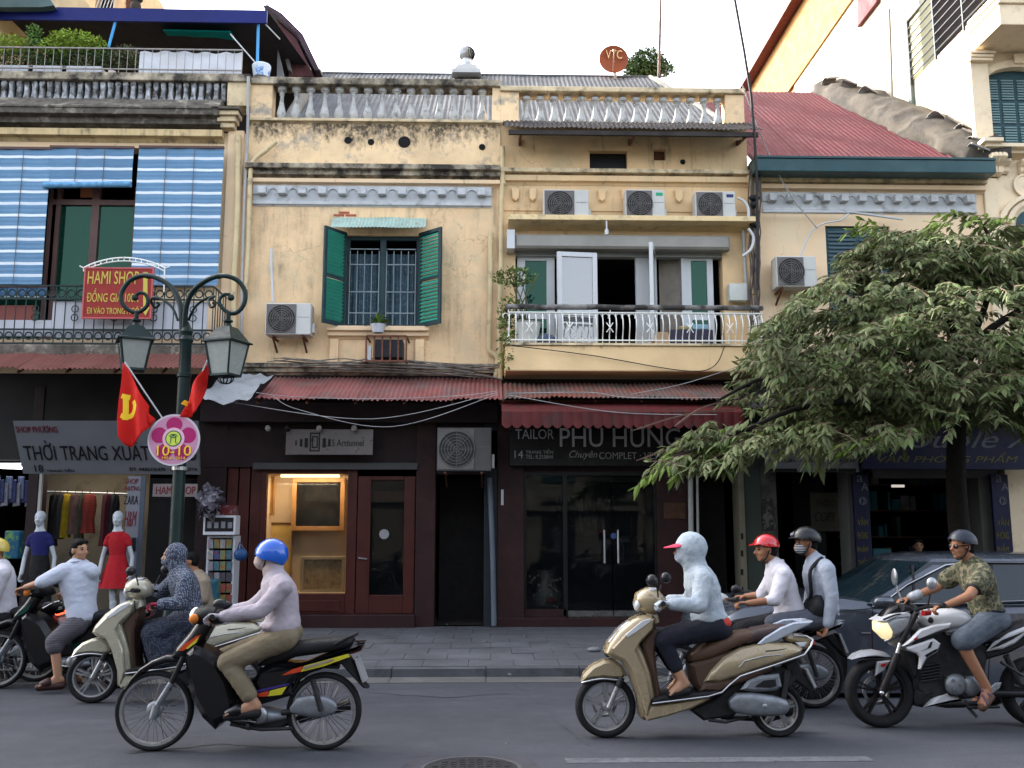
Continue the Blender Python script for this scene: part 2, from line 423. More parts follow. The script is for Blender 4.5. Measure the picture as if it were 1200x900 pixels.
M_teal = mat('teal_gutter_paint',(.021,.06375,.0735),.4,var=.2,vs=2,col2=(.0375,.0825,.09),c2s=1,c2t=.55)
M_redroof = mat('red_coated_steel_sheet',(.11,.02475,.03025),.8,var=.1,vs=1.4,bump=.1,bs=12,col2=(.0935,.0275,.033),c2s=1.1,c2t=.56,c2w=.2)
M_greyroof = mat('grey_fibre_cement_sheet',(.11,.1125,.12),.9,var=.2,vs=3,bump=.3,bs=30,col2=(.075,.075,.075),c2s=2.5,c2t=.58,c2w=.15)
M_awn = mat('faded_red_sheet',(.24,.085,.075),.75,var=.25,vs=2.2,bump=.3,bs=30,col2=(.17,.12,.11),c2s=2.4,c2t=.58,c2w=.15)
M_awn2 = mat('maroon_sheet',(.09,.015,.015),.6,var=.2,vs=2.5,bump=.2,bs=30,col2=(.06,.02,.02),c2s=3,c2t=.56)
M_awnr = mat('grimy_rusted_sheet',(.12,.096,.084),.9,var=.3,vs=5,bump=.4,bs=40,col2=(.18,.06,.042),c2s=2.5,c2t=.5,c2w=.12)
M_sheetd = mat('dark_weathered_sheet',(.039,.0338,.0325),.8,var=.35,vs=4,bump=.4,bs=30)
M_tarp = mat('grey_tarpaulin',(.252,.266,.28),.7,var=.15,vs=3,bump=.4,bs=9,col2=(.175,.182,.189),c2s=3,c2t=.58)
M_alu = mat('white_upvc',(.51,.525,.54),.35,var=.05,vs=4)
M_shut = mat('green_louvre_paint',(.035,.26,.19),.55,var=.15,vs=6,bump=.15,bs=50)
M_shutd = mat('dark_teal_shutter_frame',(.0132,.036,.042),.5,var=.2,vs=5)
M_shutb = mat('blue_grey_shutter_paint',(.021,.0595,.0735),.5,var=.15,vs=5)
M_slatb = mat('pale_teal_louvre',(.15,.2475,.255),.5,var=.12,vs=5)
G_green = pane_mat('green_tinted_glass',(.006,.03,.02),.85,refl=(.12,.24,.18),base=.12)
G_shop = pane_mat('clear_shop_glass',(.01,.012,.014),.25)
G_grey = pane_mat('grey_dusty_glass',(.2,.2,.2),.6,base=.12)

def grid_wall(x0,x1,z0,z1,y0,y1,holes):
    xs = sorted({x0,x1,*[h[0] for h in holes],*[h[1] for h in holes]}); zs = sorted({z0,z1,*[h[2] for h in holes],*[h[3] for h in holes]})
    xs = [x for x in xs if x0 <= x <= x1]; zs = [z for z in zs if z0 <= z <= z1]
    def hole(i,j):
        if not (0 <= i < len(xs)-1 and 0 <= j < len(zs)-1): return True
        cx,cz = (xs[i]+xs[i+1])/2,(zs[j]+zs[j+1])/2
        return any(h[0] < cx < h[1] and h[2] < cz < h[3] for h in holes)
    mb = MB(); q = lambda *p: mb.add(p,[(0,1,2,3)])
    for i in range(len(xs)-1):
        for j in range(len(zs)-1):
            if hole(i,j): continue
            a,b,c,d = xs[i],xs[i+1],zs[j],zs[j+1]
            q((a,y0,c),(b,y0,c),(b,y0,d),(a,y0,d)); q((a,y1,c),(a,y1,d),(b,y1,d),(b,y1,c))
            if hole(i-1,j): q((a,y0,c),(a,y0,d),(a,y1,d),(a,y1,c))
            if hole(i+1,j): q((b,y0,c),(b,y1,c),(b,y1,d),(b,y0,d))
            if hole(i,j-1): q((a,y0,c),(a,y1,c),(b,y1,c),(b,y0,c))
            if hole(i,j+1): q((a,y0,d),(b,y0,d),(b,y1,d),(a,y1,d))
    return mb
def profx(prof,x0,x1):
    """moulding: (y,z) profile swept along x"""
    mb = MB(); n = len(prof)
    return mb.rings([[(x,y,z) for y,z in prof] for x in (x0,x1)])
def ledge(name,x0,x1,zt,zb,proj,m,parent,y=W,steps=1,sag=0):
    h = zt-zb; P = [(y+.05,zt),(y-proj,zt)]
    for k in range(steps):
        t0 = (k+1)/(steps+.4); P += [(y-proj*(1-k/(steps+.6)),zt-h*t0*.9),(y-proj*(1-(k+1)/(steps+.6)),zt-h*t0)]
    P += [(y-.01,zb),(y+.05,zb)]
    return profx(P,x0,x1).build(name,m,parent,bevel=.006)

# ================================================================= ground
PAVE = .085; KERB = 10.32
M_asph = mat('asphalt',(.07879,.08327,.0967),.85,var=.22,vs=.7,bump=.5,bs=95,col2=(.05909,.06268,.07343),c2s=1.6,c2t=.52,c2w=.18,c2m=(.3,2.4,1),grain=.75,spec=.15)
M_pave = mat('grey_paving_stone',(.102,.1054,.1156),.8,var=.25,vs=1.4,bump=.3,bs=35,col2=(.068,.068,.0748),c2s=1.7,c2t=.58,c2w=.15,grain=.15)
M_joint = mat('paving_joint_dirt',(.045,.045,.046),.95,var=.3,vs=5)
M_kerb = mat('kerb_stone',(.07735,.08032,.08925),.8,var=.2,vs=3,bump=.3,bs=40,col2=(.0476,.0476,.05057),c2s=4,c2t=.6)
M_gut = mat('gutter_stone',(.1011,.1011,.09817),.85,var=.2,vs=3,bump=.3,bs=50,grain=.2)
M_line = mat('worn_white_road_paint',(.09424,.0992,.1091),.8,var=.2,vs=6,col2=(.04464,.04712,.0496),c2s=14,c2t=.6,c2w=.1,bump=.4,bs=90)
mb = MB(); mb.add([(-400,-300,0),(400,-300,0),(400,KERB+.1,0),(-400,KERB+.1,0)],[(0,1,2,3)])
mb.build('road',M_asph,kind='structure')
mb = MB(); mb.add([(-400,KERB+.1,-.02),(400,KERB+.1,-.02),(400,300,-.02),(-400,300,-.02)],[(0,1,2,3)])
mb.build('ground',M_joint,kind='structure')
gut = MB()
rep('gutter_stone',B1(0,.985,KERB-.36,KERB-.002,-.02,.006).mesh('gutter_stone'),M_gut,
    B1(-15,15,KERB-.37,KERB,-.05,.002).build('gutter',M_joint,kind='structure'),[(-10+i,0,random.uniform(-.002,.002)) for i in range(20)])
kb = B1(-60,60,KERB+.005,KERB+.14,-.02,PAVE-.012).build('kerb',M_joint,kind='structure')
for i in range(22):
    L_ = MB().box(0,.985,0,.15,0,PAVE+.003)
    if i == 0: kme = L_.mesh('kerb_stone')
    o = rep('kerb_stone',kme,M_kerb,kb,[(-11+i,KERB+random.uniform(-.004,.004),random.uniform(-.003,.003))])[0]
pv = B1(-60,60,KERB+.15,40,-.02,PAVE-.02).build('pavement',M_joint,kind='structure')
sw,sd = .5,.5; slabs = [B1(0,sw-.006,0,sd-.007,0,.03).mesh('paving_stone') for _ in range(1)]
rr = random.Random(3)
locs = []
for j in range(8):
    for i in range(37):
        locs.append((-9.2+i*sw+(j % 2)*sw*.5,KERB+.165+j*sd*1.02,PAVE-.025+rr.uniform(-.004,.003)))
rep('paving_stone',slabs[0],M_pave,pv,locs)
X0,X1 = atZ(663,893,0.004).x,atZ(1022,890,.004).x; yl = atZ(800,891,0).y
B1(X0,X1,yl-.065,yl+.065,-.01,.004).build('road_marking',M_line,kind='structure')
for i,P in enumerate((((150,884),(260,872),(330,878),(420,868)),((600,800),(640,830),(655,850),(700,880)),((430,812),(520,818),(610,812)))):
    A = [atZ(a,b,0) for a,b in P]; mb = MB(); B_ = []
    for a,b in zip(A,A[1:]):
        for k in range(8): q = a.lerp(b,k/8); B_.append(q+Vector((random.uniform(-.02,.02),random.uniform(-.02,.02),0)))
    w_ = [random.uniform(.004,.011) for _ in B_]; mb.add([(q.x,q.y+s_*w,.0035) for q,w in zip(B_,w_) for s_ in (-1,1)],[(2*k,2*k+1,2*k+3,2*k+2) for k in range(len(B_)-1)]); mb.build('road_crack',mat('crack_dirt',(.02,.02,.022),.95),kind='structure')
# patch and manhole
mc = atZ(552,902,0); M_cast = mat('cast_iron_cover',(.035,.035,.0385),.55,.6,var=.3,vs=12,bump=.8,bs=90)
M_conc = mat('manhole_concrete',(.0675,.0675,.075),.9,var=.2,vs=5,bump=.4,bs=60)
t = thing('manhole_cover','round cast iron manhole cover with a pale rim set in the road','manhole cover',(mc.x,mc.y-.02,0))
q = [(-.46,-.45),(.46,-.45),(.47,.02),(.38,.36),(-.05,.4),(-.4,.35),(-.47,.05)]
n = len(q); MB().rings([[(mc.x+a,mc.y+b,z) for a,b in q] for z in (-.01,.004)]).build('surround',mat('patched_asphalt',(.045,.045,.052),.9,var=.3,vs=6,bump=.5,bs=80),t)
MB().lathe([(.34,-.01),(.34,.009),(.312,.009),(.312,-.01)],(mc.x,mc.y,0),48).build('rim',M_conc,t)
MB().lathe([(.0,.007),(.309,.007),(.309,-.02)],(mc.x,mc.y,0),48).build('cover',M_cast,t)
mb = MB()
for i in range(-6,7):
    for j in range(-6,7):
        if i*i+j*j < 20: mb.box(mc.x+i*.06-.018,mc.x+i*.06+.018,mc.y+j*.06-.018,mc.y+j*.06+.018,.006,.011)
mb.build('stud',M_cast,t,kind='stuff')

# ================================================================= houses: shared pieces
X_AB = XP(288,250); X_BC = XP(586,300); X_CD = XP(880,300); X_DE = XP(1151,215); X_L = XP(-60,300); X_R = X_DE+7
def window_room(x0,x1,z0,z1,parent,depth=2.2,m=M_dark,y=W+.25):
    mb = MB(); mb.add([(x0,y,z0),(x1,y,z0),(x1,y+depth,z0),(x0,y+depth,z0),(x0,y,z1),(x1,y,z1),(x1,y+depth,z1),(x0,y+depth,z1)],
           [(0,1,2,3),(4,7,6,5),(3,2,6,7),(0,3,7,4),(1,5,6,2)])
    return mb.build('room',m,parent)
def dentils(x0,x1,pt,pb,n,parent,y=W):
    zt,zb = pt,pb; h = zt-zb
    B1(x0,x1,y-.02,y+.02,zb,zt).build('frieze_panel',M_frieze,parent)
    ledge('frieze_base',x0,x1,zb+.001,zb-.07,.05,M_frieze,parent,y)
    p = (x1-x0)/n; xs = [x0+p*(i+.5) for i in range(n)]
    poly = [(x0,zt),(x0,zt-h*.55)]
    for i in range(n):
        a = x0+p*(i+.5)
        if i == 0: poly += [(a-p*.22,zt-h*.55)]
        poly += [(a+p*.22,zt-h*.55)]
        if i < n-1:
            for k in range(1,6): t_ = pi*k/6; poly.append((a+p*.5-cos(t_)*p*.26,zt-h*.55+sin(t_)*h*.36))
            poly += [(a+p*.78,zt-h*.55)]
    poly += [(x1,zt-h*.55),(x1,zt)]
    MB().prism(poly,y-.045,y-.01).build('scalloped_band',M_frieze,parent)
    me = MB().prism([(-p*.2,0),(p*.2,0),(p*.2,-h*.42),(-p*.2,-h*.42)],-.12,.0,.008).mesh('dentil')
    rep('dentil',me,M_frieze,parent,[(a,y-.02,zt-h*.2) for a in xs])

# ----------------------------------------------------------------- middle-left house (number 16)
HB = thing('terrace_house','mouldy yellow two storey terrace house with one green shuttered window and baluster parapet','house',(X_AB,W,PAVE),'terrace houses along the street')
zt_top,zt_rail = ZP(95),ZP(103); zc = ZP(198)
win = rect(405,276,491,383,W)
zg = ZP(470)   # ceiling line of the shops
grid_wall(X_AB,X_BC,ZP(440),ZP(208),W,W+.3,[(win[0],win[1],win[2],win[3])]).build('wall',M_yel,HB)
holes = []
B1(X_AB,X_BC,W-.02,W+.3,ZP(205),ZP(147)).build('parapet_wall',M_yel_top,HB)
M_hole = mat('dark_hole',(.01,.01,.01),.9,var=0)
for (hx,hy,hr) in ((408,165,.045),(435,167,.04),(474,167,.075),(565,173,.04)):
    p = at(hx,hy,W); f = MB().lathe([(hr*1.25,-.035),(hr*1.35,-.02),(hr,-.035),(hr,-.022),(0.001,-.022)],(p.x,W,p.z),14,'y').build('drain_hole',M_hole,HB)
ledge('cornice',X_AB,X_BC,ZP(197,440),ZP(212,440),.2,M_mould,HB,steps=2)
ledge('moulding',X_AB+.02,X_BC,ZP(212,440),ZP(219,440),.1,M_yel_d,HB,steps=1)
dentils(XP(297,230),XP(576,230),ZP(219,440),ZP(238,440),12,HB)
ledge('cap_moulding',X_AB,X_BC,ZP(143),ZP(148),.08,M_mould2,HB)
ledge('string_course',X_AB,X_BC,ZP(428),ZP(441),.14,M_mould,HB,steps=2)
# balustrade
def baluster_mesh(h,r=.07):
    P = [(1.0,0),(1.0,.08),(.62,.1),(.62,.13),(1.05,.2),(1.12,.27),(.95,.36),(.62,.5),(.45,.66),(.42,.76),(.62,.8),(.5,.83),(.62,.86),(.95,.9),(1.05,.905),(1.05,1)]
    return MB().lathe([(r*a,h*b) for a,b in P],(0,0,0),12)
def balustrade(x0,x1,n,zb,zt,parent,x_first,x_last,m=M_white,rail=M_mould2,y=W+.1):
    me = baluster_mesh(zt-zb).mesh('baluster',40); locs = [(x_first+(x_last-x_first)*i/(n-1),y,zb) for i in range(n)]
    rep('baluster',me,m,parent,locs)
zb0,zb1 = ZP(145),ZP(103)
balustrade(0,0,15,zb0,zb1,HB,XP(330,125,W+.1),XP(565,125,W+.1))
for a,b in ((X_AB,XP(319,120)),(XP(577,120),X_BC)): B1(a,b,W-.01,W+.25,ZP(148),ZP(102)).build('pier',M_yel_top,HB,bevel=.008)
B1(X_AB,X_BC,W-.06,W+.3,ZP(103),ZP(95)).build('coping',M_mould,HB,bevel=.015)
# window of no 16
t = HB
wx0,wx1,wz0,wz1 = win
fr = MB(); 
for a,b in ((wx0,wx0+.05),(wx1-.05,wx1)): fr.box(a,b,W+.06,W+.14,wz0,wz1)
fr.box(wx0+.05,wx1-.05,W+.06,W+.14,wz1-.06,wz1); fr.box(wx0+.05,wx1-.05,W+.06,W+.14,wz0,wz0+.05)
wf = fr.build('window',M_shutd,HB)
cx = (wx0+wx1)/2; M_curt = mat('blue_grey_curtain',(.05,.09,.12),.9,var=.2,vs=5,col2=(.11,.16,.2),c2s=22,c2t=.58,c2w=.04)
mb = MB(); n_ = 60; vs = []
for i in range(n_+1):
    x = wx0+.05+(wx1-wx0-.1)*i/n_
    for z in (wz0+.05,wz1-.25): vs.append((x,W+.2+.02*sin(i*1.3),z))
mb.add(vs,[(2*i,2*i+2,2*i+3,2*i+1) for i in range(n_)]); mb.build('curtain',M_curt,wf)
B1(cx-.045,cx+.045,W+.04,W+.12,wz0+.05,wz1-.06).build('mullion',M_shutd,wf)
mb = MB()
for (a,b) in ((wx0+.06,cx-.06),(cx+.06,wx1-.06)):
    for i in range(5): x = a+(b-a)*i/4; mb.tube([(x,W+.02,wz0+.04),(x,W+.02,wz1-.25)],.008,6)
    for z in (.15,.38,.68,.85): zz = wz0+(wz1-wz0)*z; mb.box(a,b,W+.005,W+.017,zz-.008,zz+.008)
mb.build('window_grille',mat('pale_grille_paint',(.2,.24,.26),.6,var=.2),wf)
window_room(wx0,wx1,wz0,wz1,HB)
def shutter(h0,hz0,h1,hz1,parent,hx,ox,oy,n=24,m1=M_shutd,m2=M_shut,zz=None,mid=True):
    """louvred leaf hinged at hx (x), outer edge at ox, oy"""
    a = Vector((hx,W-.03,0)); b = Vector((ox,oy,0)); d = b-a; L_ = d.length; z0,z1 = zz; H = z1-z0
    mb = MB(); s = .055; T = .035
    mb.box(0,s,-T/2,T/2,0,H).box(L_-s,L_,-T/2,T/2,0,H).box(s,L_-s,-T/2,T/2,0,s*1.2).box(s,L_-s,-T/2,T/2,H-s,H)
    if mid: mb.box(s,L_-s,-T/2,T/2,H*.48,H*.48+s)
    me = mb.mesh('shutter'); o = put('shutter',me,m1,parent,local=True,loc=(hx,W-.03,z0)); o.rotation_euler[2] = math.atan2(d.y,d.x)
    sl = MB(); p = (H-.12)/n; sl.bar((s,0,0),(L_-s,0,0),.008,p*1.25); sm = sl.mesh('slat'); sm.materials.append(m2)
    # tilt the slat
    sm.transform(Matrix.Rotation(RAD(-38 if oy < W else 38),4,'X'))
    for i in range(n):
        z = s*1.2+p*(i+.5)
        if mid and H*.48-.01 < z < H*.48+s+.01: continue
        q = bpy.data.objects.new('slat',sm); COL.objects.link(q); q.parent = o; q.location = (0,0,z); BASE[q.name] = Vector()
    return o
shutter(0,0,0,0,HB,wx0,at(379,320,14.1).x,14.1,zz=(wz0-.02,wz1+.03))
shutter(0,0,0,0,HB,wx1,at(517,320,14.12).x,14.12,zz=(wz0-.02,wz1+.03))
# sill with two small pilasters
s0,s1 = XP(385,392),XP(503,392)
ledge('window_sill',s0,s1,ZP(385),ZP(399),.16,M_yel_d,HB,steps=2)
for a in (392,492): x = XP(a,410); B1(x-.07,x+.07,W-.07,W,ZP(426),ZP(399)).build('sill_bracket',M_yel,HB,bevel=.01)
# exposed brick patch over the window
bx = rect(391,248,415,254,W); M_brick = mat('exposed_red_brick',(.35,.1,.06),.9,var=.25,vs=15,bump=.4,bs=60)
rep('brick',B1(0,.17,0,.04,0,.035).mesh('brick'),M_brick,HB,[(bx[0],W-.006,bx[2]+.005),(bx[0]+.19,W-.006,bx[2]+.005),(bx[0]+.08,W-.008,bx[2]+.05)])
# tin hood
h0,h1 = XP(391,260),XP(500,260)
th = corrugated(h0,h1,W,ZP(256),W-.28,ZP(266,445,W-.28),pitch=.055,amp=.008,seg=3)
tag(th.build('window_awning',mat('pale_green_tin',(.33,.45,.4),.6,var=.2,vs=5,col2=(.3,.22,.15),c2s=8,c2t=.64),smooth=50),'small pale green corrugated tin hood above the green shuttered window','awning')

# ----------------------------------------------------------------- middle-right house (number 14)
HC = thing('terrace_house','yellow terrace house with white framed balcony doors and three air conditioners on its ledge','house',(X_BC,W,PAVE),'terrace houses along the street')
zdoor0,zdoor1 = ZP(407),ZP(293)
dx0,dx1 = XP(604,350),XP(848,350)
w1 = rect(691,177,735,201,W); w2 = rect(766,175,780,188,W)
grid_wall(X_BC,X_CD,ZP(440),ZP(147),W,W+.3,[(dx0,dx1,zdoor0,zdoor1),w1,w2]).build('wall',M_yel_r,HC)
B1(*w1[:2],W+.12,W+.14,*w1[2:]).build('window',M_black,HC); B1(*w2[:2],W+.1,W+.12,*w2[2:]).build('vent',M_rust,HC)
p = at(800,190,W); MB().lathe([(.045,-.01),(.03,-.012),(.001,-.012)],(p.x,W,p.z),12,'y').build('drain_hole',M_hole,HC)
f = MB(); f.box(w1[0]-.04,w1[1]+.04,W-.03,W+.0,w1[3]-.005,w1[3]+.04).build('lintel',M_yel_r,HC)
ledge('cornice',X_BC,XP(877,208),ZP(200),ZP(207),.14,M_mould2,HC,steps=1)
ledge('moulding',X_BC,XP(877,208),ZP(207),ZP(217),.09,M_yel_r,HC,steps=1)
for a in (604,624,705,732,795): 
    x = XP(a,230); MB().prism([(x-.07,ZP(222)),(x+.07,ZP(222)),(x+.05,ZP(234)),(x,ZP(237)),(x-.05,ZP(234))],W-.07,W-.001,.01).build('corbel',M_yel_r,HC)
B1(X_BC,XP(877,250),W-.02,W,ZP(247),ZP(244)).build('string_course',M_yel_r,HC)
ledge('balcony_hood',XP(595,265),XP(877,265),ZP(261),ZP(270),.42,mat('yellow_painted_slab',(.7,.54,.3),.8,var=.15,vs=3,col2=(.3,.25,.17),c2s=4,c2t=.64),HC,steps=1)
for a,b in ((XP(850,128),X_CD-.02),(X_BC,XP(608,128))): B1(a,b,W-.012,W+.25,ZP(147),ZP(108)).build('pier',M_yel_top,HC,bevel=.008)
balustrade(0,0,15,ZP(147),ZP(111),HC,XP(617,128,W+.1),XP(841,128,W+.1))
B1(X_BC,X_CD,W-.06,W+.3,ZP(108),ZP(102)).build('coping',M_mould2,HC,bevel=.015)
# thin sheet awning under the parapet
YW = W-.62; ma = thing('parapet_awning','thin dark corrugated awning under the parapet above the three air conditioners','awning',(X_BC+2,W,ZP(150)))
corrugated(XP(590,145),XP(894,148,YW),W,ZP(143,740),YW,ZP(150,740,YW),.076,.012,3).build('sheet',M_sheetd,ma,smooth=60)
a_,b_ = XP(596,148,YW+.05),XP(888,148,YW+.05); zq = ZP(151,740,YW)
B1(a_,b_,YW+.03,YW+.08,zq-.09,zq-.02).build('edge_beam',M_sheetd,ma)
for px in (609,737,863):
    x = XP(px,155); zz = ZP(171,px)
    MB().bar((x,W-.02,zz),(x,W-.02,zq+.08),.04).bar((x,W-.02,zz+.02),(x,YW+.1,zq-.06),.04).build('bracket',M_rust,ma)
# roll-up shutter box
rb = rect(603,276,855,292,W-.2); 
MB().prism([(rb[0],rb[2]),(rb[1],rb[2]),(rb[1],rb[3]),(rb[0],rb[3])],W-.25,W-.02,.035).build('roller_shutter_box',mat('grey_roller_box',(.27,.26,.235),.6,var=.15,vs=2.5),HC,smooth=40)
B1(XP(594,270,W-.2),XP(603,270,W-.2),W-.3,W,ZP(292,600,W-.25),ZP(270,600,W-.25)).build('box_end',M_alu,HC)
# balcony doors
YD = W+.12
B1(dx0-.02,dx1+.02,W+.02,YD+.06,zdoor1-.09,zdoor1).build('door_head',mat('dull_grey_frame',(.3,.32,.32),.5,var=.1),HC)
def leaf(px0,px1,pyt,pyb,y0,y1,glass,sill=.32,fw=.1,flat=False,y=None):
    X0 = at(px0,350,y0).x; X1 = at(px1,350,y1).x; z0 = zdoor0+.02; z1 = ZP(pyt,(px0+px1)/2,(y0+y1)/2)
    d = Vector((X1-X0,y1-y0,0)); L_ = d.length; H = z1-z0
    mb = MB(); mb.box(0,fw,-.03,.03,0,H).box(L_-fw,L_,-.03,.03,0,H).box(fw,L_-fw,-.03,.03,H-fw,H).box(fw,L_-fw,-.03,.03,0,fw)
    if sill: mb.box(fw,L_-fw,-.03,.03,H*sill-.04,H*sill+.05)
    o = put('balcony_door',mb.mesh('balcony_door'),M_alu,HC,local=True,loc=(X0,y0,z0),bevel=.006); o.rotation_euler[2] = math.atan2(d.y,d.x)
    g = put('pane',B1(fw,L_-fw,-.004,.004,fw,H-fw).mesh('pane'),glass,o,local=True); return o
leaf(606,650,297,405,YD,YD,G_green,fw=.13); leaf(653,700,296,402,W-.35,W-.28,G_grey,fw=.075)
leaf(803,836,299,405,YD,YD,G_green,fw=.1)
leaf(764,768,290,405,W-.5,W+.1,G_grey,fw=.07)
x = rect(745,293,762,405,YD); B1(x[0],x[1],YD-.05,YD+.05,zdoor0,zdoor1-.09).build('door_post',M_alu,HC)
x = rect(769,293,800,405,YD); 
B1(x[1]-.02,x[1]+.05,YD-.05,YD+.05,zdoor0,zdoor1-.09).build('door_post',M_alu,HC)
MB().add([(x[0]+.1,YD+.25,zdoor0),(x[1],YD+.05,zdoor0),(x[1],YD+.05,zdoor1),(x[0]+.1,YD+.25,zdoor1)],[(0,1,2,3)]).build('curtain',mat('beige_curtain',(.3,.26,.22),.9,var=.25,vs=4),HC)
window_room(dx0,dx1,zdoor0,zdoor1,HC,3.)
# balcony
bx0,bx1 = XP(592,420,13.7),XP(900,420,13.7); zt_,zb_ = ZP(405,700,13.7),ZP(435,700,13.7); YB = 13.7
M_balc = mat('yellow_balcony_paint',(.74,.53,.29),.8,var=.12,vs=2,bump=.3,bs=25,streak=(.08,.06,.04),st=.62,bands=[(zt_-.02,.12,.4)])
B1(bx0,bx1,YB,W,zb_,zt_).build('balcony_slab',M_balc,HC,bevel=.02)
B1(bx0-.03,bx1+.03,YB-.03,W-.01,zt_+.001,zt_+.035).build('balcony_edge',M_mould2,HC)
mb = MB(); nb = 38; rz0,rz1 = zt_+.035,ZP(366,700,YB)
def belly(t): return -.0-.09*sin(pi*min(1,(1-t)*1.25))**1.3 if t < 1 else 0
for i in range(nb+1):
    x = bx0+.06+(bx1-bx0-.12)*i/nb
    P = [(x,YB+.07+belly(k/8),rz0+(rz1-rz0)*k/8) for k in range(9)]; mb.tube(P,.0085,6)
    if i % 2 == 0 and i < nb:
        for s_ in (-1,1): mb.tube([(x+s_*.05+.045*cos(a_)*s_,YB+.07,rz1-.05+.045*sin(a_)) for a_ in [k*pi/5-.6 for k in range(7)]],.007,5)
    if i % 6 == 3:
        for s_ in (-1,1): mb.tube([(x+s_*.05,YB-.02,rz0+(rz1-rz0)*.35),(x,YB-.03,rz0+(rz1-rz0)*.5),(x+s_*.05,YB-.01,rz0+(rz1-rz0)*.66)],.008,5)
rl = mb.build('balcony_railing',M_iron_w,HC,smooth=50)
mb = MB()
for z in (rz0+.05,rz1): mb.box(bx0+.04,bx1-.04,YB+.05,YB+.075,z,z+.018)
for x in (bx0+.05,bx1-.05):
    for z in (rz0+.05,rz1): mb.box(x-.01,x+.01,YB+.08,W,z,z+.018)
    for k in range(7): mb.tube([(x,YB+.15+k*.1,rz0),(x,YB+.15+k*.1,rz1)],.008,6)
mb.build('rail',M_iron_w,rl)
mb = MB(); ht = ZP(359,700,YB); P = [(bx0+.03+(bx1-bx0-.06)*i/20,YB+.06+random.uniform(-.004,.004),ht+.014*noise.noise(Vector((i*.5,0,0)))) for i in range(21)]
mb.tube(P,.042,8).tube([P[0],(P[0][0],W,ht)],.035,8).build('handrail',mat('peeling_grey_wood',(.2,.19,.18),.85,var=.3,vs=5,col2=(.04,.037,.035),c2s=3,c2t=.5,c2w=.06),rl,smooth=60)
for i in range(6): x = bx0+.05+(bx1-bx0-.1)*i/5; MB().tube([(x,YB+.06,rz1),(x,YB+.06,ht)],.009,6).build('post',M_iron_w,rl)

# ----------------------------------------------------------------- right house (number 12)
HD = thing('terrace_house','pale yellow terrace house under a red corrugated roof with a teal gutter','house',(X_CD,W,PAVE),'terrace houses along the street')
wd_ = rect(970,265,1046,385,W)
grid_wall(X_CD,X_DE,ZP(440),ZP(206,1000),W,W+.3,[wd_]).build('wall',M_yel_d,HD)
ledge('cornice',X_CD+.05,X_DE+.02,ZP(209,1000),ZP(219,1000),.22,M_mould2,HD,steps=2)
ledge('moulding',X_CD+.05,X_DE,ZP(219,1000),ZP(227,1000),.12,M_yel_d,HD,steps=1)
dentils(XP(893,240),XP(1143,240),ZP(227,1000),ZP(246,1000),12,HD)
B1(*wd_[:2],W+.05,W+.1,*wd_[2:]).build('window',M_shutb,HD)
sm = B1(wd_[0]+.05,(wd_[0]+wd_[1])/2-.03,0,.03,0,.028).mesh('slat'); n_ = 24
dz = (wd_[3]-wd_[2]-.1)/n_
rep('slat',sm,mat('blue_grey_louvre',(.06,.1,.13),.5,var=.2),HD,[(dx_,W+.025,wd_[2]+.06+dz*i) for i in range(n_) for dx_ in (0,(wd_[1]-wd_[0])/2-.02)])
window_room(*wd_,HD)

# ----------------------------------------------------------------- left house (number 18)
HA = thing('terrace_house','terrace house hung with blue striped blinds under a blackened slab baluster parapet','house',(X_L,W,PAVE),'terrace houses along the street')
wa = (XP(-20,250),XP(262,250),ZP(400),ZP(174))
wo = (X_L,XP(160,250),ZP(400),ZP(178))
grid_wall(X_L,X_AB,ZP(440),ZP(160),W,W+.3,[wo]).build('wall',M_yel_d,HA)
ledge('entablature',X_L,XP(263,165),ZP(160),ZP(172),.15,mat('stained_yellow_band',(.6,.46,.25),.85,var=.2,vs=3,bump=.4,streak=(.09,.075,.055),st=.5),HA,steps=1)
ledge('cornice',X_L,XP(262,150),ZP(140),ZP(160),.3,M_blackm,HA,steps=2)
mb = profx([(W+.1,ZP(123)),(W-.06,ZP(123)),(W-.32,ZP(139)),(W-.32,ZP(141)),(W+.1,ZP(141))],X_L,XP(262,135)).build('cornice_slope',M_blackm,HA)
B1(X_L,X_AB,W-.09,W+.3,ZP(102),ZP(93)).build('coping',M_mould,HA,bevel=.015)
me = MB().prism([(-.035,0),(.035,0),(.045,.03),(.03,.1),(.03,.18),(.045,.25),(.035,.28),(-.035,.28),(-.045,.25),(-.03,.18),(-.03,.1),(-.045,.03)],-.04,.04,.005).mesh('baluster')
zz0,zz1 = ZP(124),ZP(102); me.transform(Matrix.Scale((zz1-zz0)/.28,4,(0,0,1)))
rep('baluster',me,M_balw,HA,[(XP(262,112)-i*.1215,W+.02,zz0) for i in range(31)])
B1(X_L,XP(265,112),W+.1,W+.14,zz0,zz1).build('parapet_back',M_blackm,HA)
B1(XP(267,115),X_AB,W-.05,W+.3,ZP(129),ZP(101)).build('pier',M_mould2,HA,bevel=.01)
# capital at the corner
cxx = XP(270,140)
for k,(wdt,a,b) in enumerate(((.27,138,141),(.24,141,146),(.2,146,152),(.16,152,158))):
    B1(cxx-wdt+.05,cxx+wdt-.05,W-.32+k*.05,W,ZP(b),ZP(a)-.002*k).build('capital',M_mould2 if k else M_blackm,HA,bevel=.008)
B1(XP(264,250),XP(283,250),W-.06,W,ZP(410),ZP(158)).build('pilaster',M_yel_d,HA,bevel=.01)
